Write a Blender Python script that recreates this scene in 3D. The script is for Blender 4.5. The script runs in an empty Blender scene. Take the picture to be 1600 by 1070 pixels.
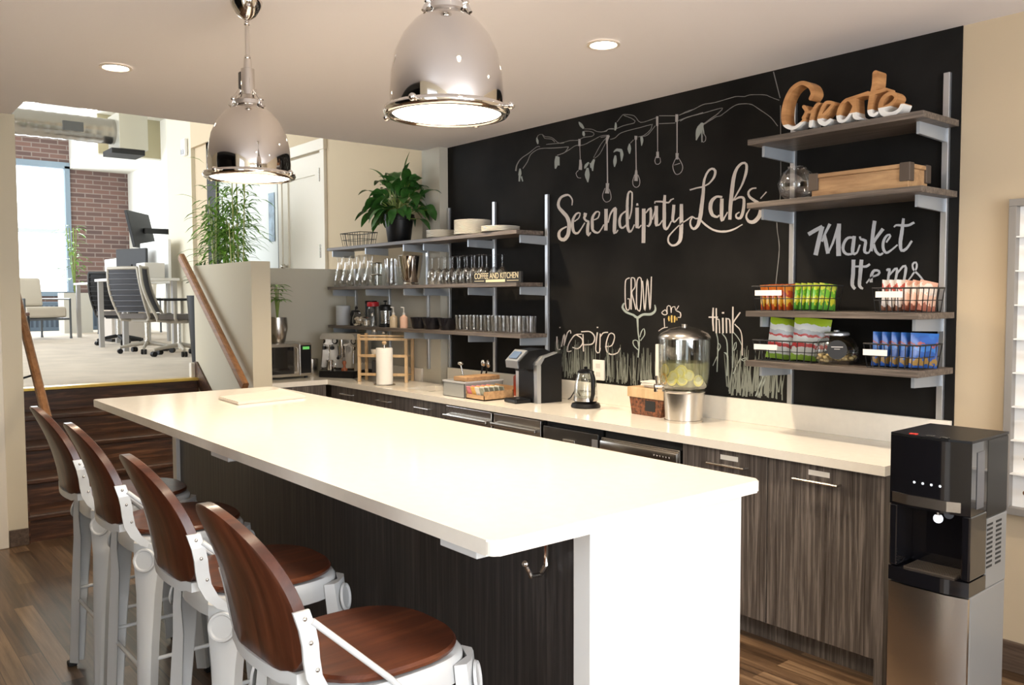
import bpy, bmesh, math, random
from mathutils import Vector, Matrix
random.seed(7)
PI = math.pi
S = bpy.context.scene
COL = S.collection

# ---------------------------------------------------------------- camera
YAW, PITCH, ROLL = 0.8867, -0.0536, 0.0036
CAM = Vector((1.6842, -3.8948, 1.5966))
cam_data = bpy.data.cameras.new('camera')
cam = bpy.data.objects.new('camera', cam_data)
COL.objects.link(cam)
r_ = Vector((math.cos(YAW), math.sin(YAW), 0)); f_ = Vector((-math.sin(YAW), math.cos(YAW), 0))
F_ = f_ * math.cos(PITCH) + Vector((0, 0, math.sin(PITCH)))
U_ = -f_ * math.sin(PITCH) + Vector((0, 0, math.cos(PITCH)))
rr = r_ * math.cos(ROLL) - U_ * math.sin(ROLL); uu = r_ * math.sin(ROLL) + U_ * math.cos(ROLL)
M = Matrix.Identity(4)
for i in range(3):
    M[i][0] = rr[i]; M[i][1] = uu[i]; M[i][2] = -F_[i]; M[i][3] = CAM[i]
cam.matrix_world = M
cam_data.sensor_fit = 'HORIZONTAL'; cam_data.sensor_width = 36.0
cam_data.lens = 1339.2 / 1600 * 36.0
cam_data.clip_start = 0.05; cam_data.clip_end = 200
S.camera = cam

# ---------------------------------------------------------------- world, exposure, daylight, added fills
S.view_settings.view_transform = 'Standard'; S.view_settings.look = 'None'
S.view_settings.exposure = 0.05; S.view_settings.gamma = 1.0
S.view_settings.use_curve_mapping = False
W = bpy.data.worlds.new('sky'); S.world = W; W.use_nodes = True
bg = W.node_tree.nodes['Background']
bg.inputs[0].default_value = (0.86, 0.93, 1.0, 1); bg.inputs[1].default_value = 4.0

def area(name, loc, rot, sx, sy, power, color):
    d = bpy.data.lights.new(name, 'AREA'); d.shape = 'RECTANGLE'; d.size = sx; d.size_y = sy
    d.energy = power; d.color = color
    o = bpy.data.objects.new(name, d); COL.objects.link(o); o.location = loc; o.rotation_euler = rot
    return o
DAY = (0.86, 0.93, 1.0)
area('daylight_right', (4.4, -2.5, 1.65), (0, PI/2, 0), 1.9, 3.0, 105, DAY)          # kitchen windows, end wall
area('ceiling_fill_right', (4.4, -3.0, 1.2), (0, PI/2 + 0.75, 0), 1.0, 3.4, 75, (1.0, 0.95, 0.92))   # added fill, tilted up to brighten the ceiling
area('seating_side_fill', (0.95, -4.75, 1.6), (PI/2, 0, 0), 1.0, 1.9, 7, DAY)           # weak added fill for the stools and left wall
area('daylight_office', (-18.85, -0.3, 3.1), (0, -PI/2, 0), 2.6, 1.5, 200, DAY)     # office window
area('office_side_fill', (-12.5, -6.9, 3.0), (PI/2, 0, 0), 9.0, 3.0, 300, DAY)  # added light that brightens the office, as if from unseen windows
area('daylight_glass_room', (-8.3, 2.6, 2.3), (-PI/2, 0, 0), 2.4, 2.2, 20, DAY)     # room behind the frosted glass

# ---------------------------------------------------------------- materials
MATS = {}
def mat(name, col, rough=0.5, metal=0.0, emit=None, estr=0.0, spec=0.5, coat=0.0, var=0.0, vscale=8.0, bump=0.0, bscale=40.0, alpha=1.0):
    if name in MATS: return MATS[name]
    m = bpy.data.materials.new(name); m.use_nodes = True
    nt = m.node_tree; p = nt.nodes['Principled BSDF']
    p.inputs['Base Color'].default_value = (*col, 1); p.inputs['Roughness'].default_value = rough
    p.inputs['Metallic'].default_value = metal; p.inputs['Specular IOR Level'].default_value = spec
    p.inputs['Coat Weight'].default_value = coat
    if alpha < 1: p.inputs['Alpha'].default_value = alpha
    if emit:
        p.inputs['Emission Color'].default_value = (*emit, 1); p.inputs['Emission Strength'].default_value = estr
    if var > 0 or bump > 0:
        tc = nt.nodes.new('ShaderNodeTexCoord'); n = nt.nodes.new('ShaderNodeTexNoise')
        n.inputs['Scale'].default_value = vscale; n.inputs['Detail'].default_value = 5
        nt.links.new(tc.outputs['Object'], n.inputs['Vector'])
        if var > 0:
            r = nt.nodes.new('ShaderNodeValToRGB')
            r.color_ramp.elements[0].position = 0.3; r.color_ramp.elements[1].position = 0.7
            r.color_ramp.elements[0].color = (*[max(0, c * (1 - var)) for c in col], 1)
            r.color_ramp.elements[1].color = (*[min(1, c * (1 + var)) for c in col], 1)
            nt.links.new(n.outputs['Fac'], r.inputs['Fac']); nt.links.new(r.outputs['Color'], p.inputs['Base Color'])
        if bump > 0:
            n2 = nt.nodes.new('ShaderNodeTexNoise'); n2.inputs['Scale'].default_value = bscale
            nt.links.new(tc.outputs['Object'], n2.inputs['Vector'])
            b = nt.nodes.new('ShaderNodeBump'); b.inputs['Strength'].default_value = bump; b.inputs['Distance'].default_value = 0.005
            nt.links.new(n2.outputs['Fac'], b.inputs['Height']); nt.links.new(b.outputs['Normal'], p.inputs['Normal'])
    MATS[name] = m
    return m

def ramp(nt, src, stops):
    r = nt.nodes.new('ShaderNodeValToRGB'); e = r.color_ramp.elements
    while len(e) > 1: e.remove(e[0])
    e[0].position, e[0].color = stops[0][0], (*stops[0][1], 1)
    for pos, c in stops[1:]:
        k = e.new(pos); k.color = (*c, 1)
    nt.links.new(src, r.inputs['Fac'])
    return r

def wood(name, stops, scale, rough=0.4, coat=0.0, planks=None, bump=0.15, detail=6):
    """streaky grain stretched along the small components of scale; planks = (width axis, plank width, length)"""
    if name in MATS: return MATS[name]
    m = bpy.data.materials.new(name); m.use_nodes = True
    nt = m.node_tree; p = nt.nodes['Principled BSDF']; L = nt.links
    tc = nt.nodes.new('ShaderNodeTexCoord'); mp = nt.nodes.new('ShaderNodeMapping'); mp.inputs['Scale'].default_value = scale
    L.new(tc.outputs['Object'], mp.inputs['Vector'])
    n = nt.nodes.new('ShaderNodeTexNoise'); n.inputs['Scale'].default_value = 1.0; n.inputs['Detail'].default_value = detail; n.inputs['Roughness'].default_value = 0.65; n.inputs['Distortion'].default_value = 0.4
    L.new(mp.outputs['Vector'], n.inputs['Vector'])
    fac = n.outputs['Fac']
    if planks:
        br = nt.nodes.new('ShaderNodeTexBrick'); br.offset = 0.37
        br.inputs['Color1'].default_value = (0.0, 0.0, 0.0, 1); br.inputs['Color2'].default_value = (1, 1, 1, 1); br.inputs['Mortar'].default_value = (0.1, 0.1, 0.1, 1)
        br.inputs['Scale'].default_value = 1.0; br.inputs['Mortar Size'].default_value = 0.0025; br.inputs['Bias'].default_value = 0.0
        br.inputs['Brick Width'].default_value = planks[1]; br.inputs['Row Height'].default_value = planks[0]
        L.new(tc.outputs['Object'], br.inputs['Vector'])
        mx = nt.nodes.new('ShaderNodeMix'); mx.data_type = 'FLOAT'; mx.inputs['Factor'].default_value = planks[2]
        L.new(n.outputs['Fac'], mx.inputs[2]); L.new(br.outputs['Color'], mx.inputs[3])
        fac = mx.outputs[0]
    r = ramp(nt, fac, stops)
    L.new(r.outputs['Color'], p.inputs['Base Color'])
    p.inputs['Roughness'].default_value = rough; p.inputs['Coat Weight'].default_value = coat; p.inputs['Coat Roughness'].default_value = 0.15
    if bump:
        b = nt.nodes.new('ShaderNodeBump'); b.inputs['Strength'].default_value = bump; b.inputs['Distance'].default_value = 0.004
        L.new(n.outputs['Fac'], b.inputs['Height']); L.new(b.outputs['Normal'], p.inputs['Normal'])
    MATS[name] = m
    return m

def glass(name, tint=(1, 1, 1), refl=0.9, base=0.06):
    """thin clear glass: see-through with a mirror film that grows towards the rim"""
    if name in MATS: return MATS[name]
    m = bpy.data.materials.new(name); m.use_nodes = True
    nt = m.node_tree; L = nt.links
    for n in list(nt.nodes): nt.nodes.remove(n)
    out = nt.nodes.new('ShaderNodeOutputMaterial'); mix = nt.nodes.new('ShaderNodeMixShader')
    tr = nt.nodes.new('ShaderNodeBsdfTransparent'); gl = nt.nodes.new('ShaderNodeBsdfGlossy'); lw = nt.nodes.new('ShaderNodeLayerWeight')
    tr.inputs['Color'].default_value = (*tint, 1); gl.inputs['Roughness'].default_value = 0.03
    gl.inputs['Color'].default_value = (refl, refl, refl, 1)
    lw.inputs['Blend'].default_value = 0.35
    mr = nt.nodes.new('ShaderNodeMapRange'); mr.inputs[3].default_value = base; mr.inputs[4].default_value = 0.6
    L.new(lw.outputs['Facing'], mr.inputs[0]); L.new(mr.outputs[0], mix.inputs[0])
    L.new(tr.outputs[0], mix.inputs[1]); L.new(gl.outputs[0], mix.inputs[2]); L.new(mix.outputs[0], out.inputs['Surface'])
    MATS[name] = m
    return m

M_CEIL = mat('ceiling_paint', (0.86, 0.82, 0.83), 0.9)
M_WALL = mat('beige_paint', (0.56, 0.45, 0.31), 0.85, bump=0.05, bscale=120)
M_WALL2 = mat('pale_beige_paint', (0.66, 0.60, 0.47), 0.85)
M_GREYWALL = mat('grey_beige_paint', (0.56, 0.53, 0.45), 0.85)
M_WHITEWALL = mat('white_paint', (0.70, 0.68, 0.61), 0.8)
M_OLIVE = mat('olive_paint', (0.36, 0.32, 0.20), 0.85)
M_TRIM = mat('white_trim_paint', (0.80, 0.74, 0.64), 0.45)
M_QUARTZ = mat('white_quartz', (0.90, 0.85, 0.76), 0.12, spec=0.5, var=0.02, vscale=30)
M_WHITEPANEL = mat('white_laminate', (0.88, 0.87, 0.85), 0.3)
M_FLOOR = wood('plank_floor', [(0.28, (0.030, 0.017, 0.010)), (0.5, (0.120, 0.070, 0.038)), (0.74, (0.33, 0.215, 0.125))], (1.6, 34, 34), 0.28, planks=(0.09, 1.1, 0.28))
M_CAB = wood('grey_brown_oak', [(0.3, (0.040, 0.031, 0.026)), (0.5, (0.115, 0.097, 0.086)), (0.72, (0.27, 0.232, 0.205))], (70, 70, 2.2), 0.42)
M_ISLW = wood('dark_grey_oak', [(0.3, (0.012, 0.010, 0.0095)), (0.5, (0.034, 0.028, 0.026)), (0.75, (0.085, 0.070, 0.062))], (60, 60, 1.6), 0.42)
M_SHELF = wood('grey_shelf_oak', [(0.3, (0.05, 0.040, 0.034)), (0.5, (0.12, 0.096, 0.08)), (0.75, (0.26, 0.21, 0.175))], (2.5, 60, 60), 0.45)
M_STAIR = wood('dark_stained_stair', [(0.3, (0.016, 0.007, 0.004)), (0.52, (0.075, 0.030, 0.014)), (0.75, (0.26, 0.12, 0.058))], (30, 2.2, 30), 0.35)
M_STOOLW = wood('walnut_red', [(0.25, (0.020, 0.005, 0.003)), (0.5, (0.085, 0.021, 0.008)), (0.75, (0.19, 0.058, 0.022))], (18, 2.0, 2.6), 0.30, coat=0.15)
M_STOOLW2 = wood('walnut_red_upright', [(0.25, (0.016, 0.0045, 0.0025)), (0.5, (0.068, 0.018, 0.008)), (0.75, (0.15, 0.046, 0.020))], (22, 6.0, 2.0), 0.30, coat=0.15)
M_RAIL = wood('oak_rail', [(0.3, (0.20, 0.085, 0.03)), (0.7, (0.42, 0.20, 0.085))], (3, 40, 40), 0.35)
M_LIGHTW = wood('pale_wood', [(0.3, (0.50, 0.32, 0.16)), (0.7, (0.75, 0.55, 0.33))], (20, 20, 4), 0.5)
M_SIGNW = wood('sign_wood', [(0.3, (0.36, 0.16, 0.055)), (0.7, (0.62, 0.32, 0.13))], (4, 4, 40), 0.5)
M_BOARDW = wood('rustic_wood', [(0.3, (0.30, 0.16, 0.075)), (0.7, (0.58, 0.36, 0.18))], (4, 30, 30), 0.55)
M_CHROME = mat('polished_nickel', (0.74, 0.71, 0.68), 0.05, 1.0)
M_STEEL = mat('brushed_steel', (0.60, 0.57, 0.53), 0.26, 1.0, bump=0.03, bscale=200)
M_ALU = mat('satin_aluminium', (0.62, 0.64, 0.67), 0.38, 0.85)
M_BRACKET = mat('grey_bracket_paint', (0.46, 0.50, 0.55), 0.4, 0.4)
M_WMETAL = mat('white_enamel', (0.66, 0.67, 0.67), 0.25, coat=0.2)
M_BLACK = mat('black_plastic', (0.006, 0.006, 0.007), 0.4, spec=0.3)
M_BLACKM = mat('black_matte', (0.015, 0.015, 0.016), 0.6)
M_BLACKG = mat('black_gloss', (0.006, 0.006, 0.008), 0.06, coat=0.4)
M_DARK = mat('dark_recess', (0.02, 0.02, 0.02), 0.7)
M_WHITE = mat('white_ceramic', (0.86, 0.83, 0.76), 0.25)
M_PAPER = mat('white_paper', (0.88, 0.85, 0.79), 0.85)
M_CARPET = mat('beige_carpet', (0.60, 0.52, 0.43), 0.95, var=0.10, vscale=3, bump=0.2, bscale=300)
M_GOLD = mat('brass_nosing', (0.75, 0.52, 0.12), 0.35, 0.8)
M_GLASS = glass('clear_glass')
M_GLASST = glass('clear_tank', (0.97, 0.98, 0.97), base=0.05)
M_CHALKW = mat('white_chalk', (0.62, 0.57, 0.54), 0.95)
M_CHALKG = mat('grey_chalk', (0.24, 0.235, 0.225), 0.95)
M_CHALKGR = mat('green_grey_chalk', (0.36, 0.41, 0.38), 0.95)
M_CHALKY = mat('yellow_chalk', (0.60, 0.42, 0.12), 0.95)
M_LAMP = mat('lit_diffuser', (1, 1, 1), 0.5, emit=(1.0, 0.90, 0.74), estr=14)
M_SOIL = mat('potting_soil', (0.03, 0.02, 0.014), 0.9)
M_LEAF = mat('dark_green_leaf', (0.035, 0.13, 0.022), 0.35, var=0.45, vscale=14)
M_LEAF2 = mat('light_green_leaf', (0.17, 0.33, 0.05), 0.4, var=0.4, vscale=12)
M_STALK = mat('green_stalk', (0.22, 0.30, 0.07), 0.5)

def brick_mat():
    m = bpy.data.materials.new('red_brown_brick'); m.use_nodes = True
    nt = m.node_tree; p = nt.nodes['Principled BSDF']; L = nt.links
    tc = nt.nodes.new('ShaderNodeTexCoord'); sp = nt.nodes.new('ShaderNodeSeparateXYZ'); cb = nt.nodes.new('ShaderNodeCombineXYZ')
    L.new(tc.outputs['Object'], sp.inputs[0]); L.new(sp.outputs['Y'], cb.inputs['X']); L.new(sp.outputs['Z'], cb.inputs['Y'])
    br = nt.nodes.new('ShaderNodeTexBrick'); br.inputs['Scale'].default_value = 1.0
    br.inputs['Brick Width'].default_value = 0.34; br.inputs['Row Height'].default_value = 0.10; br.inputs['Mortar Size'].default_value = 0.012
    br.inputs['Color1'].default_value = (0.20, 0.115, 0.095, 1); br.inputs['Color2'].default_value = (0.115, 0.075, 0.070, 1); br.inputs['Mortar'].default_value = (0.26, 0.21, 0.19, 1)
    L.new(cb.outputs[0], br.inputs['Vector']); L.new(br.outputs['Color'], p.inputs['Base Color']); p.inputs['Roughness'].default_value = 0.9
    return m
M_BRICK = brick_mat()

def chalkboard_mat():
    m = bpy.data.materials.new('chalkboard_paint'); m.use_nodes = True
    nt = m.node_tree; p = nt.nodes['Principled BSDF']; L = nt.links
    tc = nt.nodes.new('ShaderNodeTexCoord')
    n = nt.nodes.new('ShaderNodeTexNoise'); n.inputs['Scale'].default_value = 2.2; n.inputs['Detail'].default_value = 8
    L.new(tc.outputs['Object'], n.inputs['Vector'])
    r = ramp(nt, n.outputs['Fac'], [(0.35, (0.006, 0.0055, 0.005)), (0.75, (0.019, 0.0175, 0.016))])
    L.new(r.outputs['Color'], p.inputs['Base Color']); p.inputs['Roughness'].default_value = 0.7; p.inputs['Specular IOR Level'].default_value = 0.15
    return m
M_BOARD = chalkboard_mat()

# ---------------------------------------------------------------- mesh helpers
class MB:
    def __init__(self): self.bm = bmesh.new()
    def box(self, x0, x1, y0, y1, z0, z1, bev=0.0, seg=2):
        b = bmesh.new(); bmesh.ops.create_cube(b, size=1.0)
        for v in b.verts:
            v.co = Vector(((x0 + x1) / 2 + v.co.x * (x1 - x0), (y0 + y1) / 2 + v.co.y * (y1 - y0), (z0 + z1) / 2 + v.co.z * (z1 - z0)))
        if bev > 0:
            bev = min(bev, 0.49 * min(abs(x1 - x0), abs(y1 - y0), abs(z1 - z0)))
            bmesh.ops.bevel(b, geom=list(b.edges), offset=bev, segments=seg, affect='EDGES', profile=0.5)
        return self.add(b)
    def add(self, b, mtx=None):
        if mtx is not None: bmesh.ops.transform(b, matrix=mtx, verts=list(b.verts))
        me = bpy.data.meshes.new('tmp'); b.to_mesh(me); b.free(); self.bm.from_mesh(me); bpy.data.meshes.remove(me)
        return self
    def obox(self, c, size, rz=0, rx=0, ry=0, bev=0.0):
        b = MB().box(-size[0]/2, size[0]/2, -size[1]/2, size[1]/2, -size[2]/2, size[2]/2, bev).bm
        return self.add(b, Matrix.Translation(c) @ Matrix.Rotation(rz, 4, 'Z') @ Matrix.Rotation(ry, 4, 'Y') @ Matrix.Rotation(rx, 4, 'X'))
    def tube(self, pts, r, seg=8, cap=True):
        pts = [Vector(p) for p in pts]; rs = r if isinstance(r, (list, tuple)) else [r] * len(pts)
        rings = []; up = None
        for i, p in enumerate(pts):
            a = pts[max(0, i - 1)]; b = pts[min(len(pts) - 1, i + 1)]; t = (b - a).normalized()
            if up is None:
                up = Vector((0, 0, 1)) if abs(t.z) < 0.9 else Vector((1, 0, 0))
            s = t.cross(up)
            if s.length < 1e-6: s = t.cross(Vector((1, 0, 0)))
            s.normalize(); n = s.cross(t).normalized(); up = n
            rings.append([self.bm.verts.new(p + (s * math.cos(2*PI*k/seg) + n * math.sin(2*PI*k/seg)) * rs[i]) for k in range(seg)])
        for a, b in zip(rings, rings[1:]):
            for k in range(seg):
                self.bm.faces.new((a[k], a[(k+1) % seg], b[(k+1) % seg], b[k]))
        if cap:
            self.bm.faces.new(list(reversed(rings[0]))); self.bm.faces.new(rings[-1])
        return self
    def lathe(self, prof, c=(0, 0, 0), seg=24, mtx=None):
        """profile of (radius, z); radius 0 closes the end"""
        rings = []; bm = bmesh.new(); c = Vector(c)
        for r, z in prof:
            if r <= 1e-6: rings.append([bm.verts.new(c + Vector((0, 0, z)))])
            else: rings.append([bm.verts.new(c + Vector((r*math.cos(2*PI*k/seg), r*math.sin(2*PI*k/seg), z))) for k in range(seg)])
        for a, b in zip(rings, rings[1:]):
            for k in range(seg):
                k2 = (k + 1) % seg
                if len(a) == 1 and len(b) == 1: break
                if len(a) == 1: bm.faces.new((a[0], b[k2], b[k]))
                elif len(b) == 1: bm.faces.new((a[k], a[k2], b[0]))
                else: bm.faces.new((a[k], a[k2], b[k2], b[k]))
        return self.add(bm, mtx)
    def cyl(self, x, y, z0, z1, r, seg=20, r1=None):
        r1 = r if r1 is None else r1
        return self.lathe([(0, z0), (r, z0), (r1, z1), (0, z1)], (x, y, 0), seg)
    def prism(self, poly, y0, y1, axis='Y'):
        """extrude a polygon; axis Y: poly in (x, z); axis Z: poly in (x, y); axis X: poly in (y, z)"""
        def mk(p, t):
            return {'Y': (p[0], t, p[1]), 'Z': (p[0], p[1], t), 'X': (t, p[0], p[1])}[axis]
        a = [self.bm.verts.new(mk(p, y0)) for p in poly]; b = [self.bm.verts.new(mk(p, y1)) for p in poly]
        n = len(poly)
        self.bm.faces.new(a); self.bm.faces.new(list(reversed(b)))
        for k in range(n): self.bm.faces.new((a[k], b[k], b[(k+1) % n], a[(k+1) % n]))
        return self
    def quad(self, *ps):
        self.bm.faces.new([self.bm.verts.new(p) for p in ps]); return self
    def sphere(self, c, r, sc=(1, 1, 1), seg=16):
        b = bmesh.new(); bmesh.ops.create_uvsphere(b, u_segments=seg, v_segments=max(6, seg // 2), radius=r)
        return self.add(b, Matrix.Translation(c) @ Matrix.Diagonal((*sc, 1)))
    def leaf(self, base, d, length, width, droop, n=5, twist=0.0):
        d = Vector(d).normalized(); side = d.cross(Vector((0, 0, 1)))
        if side.length < 1e-3: side = Vector((1, 0, 0))
        side.normalize(); side = Matrix.Rotation(twist, 3, d) @ side
        p = Vector(base); prev = None
        for i in range(n + 1):
            t = i / n; w = width * math.sin(PI * min(1, 0.06 + 0.94 * t)) ** 0.8 * (1 - 0.35 * t)
            if i in (0, n): w = width * 0.06
            nrm = side.cross(d)
            row = [self.bm.verts.new(p - side * w / 2 + nrm * w * 0.12), self.bm.verts.new(p), self.bm.verts.new(p + side * w / 2 + nrm * w * 0.12)]
            if prev:
                self.bm.faces.new((prev[0], prev[1], row[1], row[0])); self.bm.faces.new((prev[1], prev[2], row[2], row[1]))
            prev = row
            p = p + d * (length / n); d = (d + Vector((0, 0, -droop / n))).normalized()
        return self
    def build(self, name, material, parent=None, smooth=None, **props):
        me = bpy.data.meshes.new(name)
        bmesh.ops.recalc_face_normals(self.bm, faces=list(self.bm.faces))
        self.bm.to_mesh(me); self.bm.free()
        o = bpy.data.objects.new(name, me); COL.objects.link(o)
        for m in (material if isinstance(material, (list, tuple)) else [material]): me.materials.append(m)
        if smooth is not None:
            for p in me.polygons: p.use_smooth = True
            try: me.set_sharp_from_angle(angle=math.radians(smooth))
            except Exception: pass
        if parent is not None: o.parent = parent
        for k, v in props.items(): o[k] = v
        return o

def tag(o, label, cat, group=None, kind=None):
    o['label'] = label; o['category'] = cat
    if group: o['group'] = group
    if kind: o['kind'] = kind
    return o
def thing(name, label, cat, loc=(0, 0, 0), rz=0.0, group=None):
    o = bpy.data.objects.new(name, None); COL.objects.link(o); o.empty_display_size = 0.05
    o.location = loc; o.rotation_euler = (0, 0, rz)
    return tag(o, label, cat, group)
def struct(name, mb, material, smooth=None):
    o = mb.build(name, material, None, smooth); o['kind'] = 'structure'; return o
def copy_tree(o, loc, rz, label, group=None):
    """a copy of a thing with copies of its parts and their sub-parts"""
    c = o.copy(); COL.objects.link(c); c.location = loc; c.rotation_euler = (0, 0, rz); c['label'] = label
    if group: c['group'] = group
    for ch in o.children:
        d = ch.copy(); COL.objects.link(d); d.parent = c
        for g in ch.children:
            e = g.copy(); COL.objects.link(e); e.parent = d
    return c
def copy_one(o, loc, rz, label, group=None):
    c = o.copy(); COL.objects.link(c); c.location = loc; c.rotation_euler = (0, 0, rz); c['label'] = label
    if group: c['group'] = group
    return c
def at(o, loc, rz=0.0):
    o.location = loc; o.rotation_euler = (0, 0, rz); return o

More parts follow.
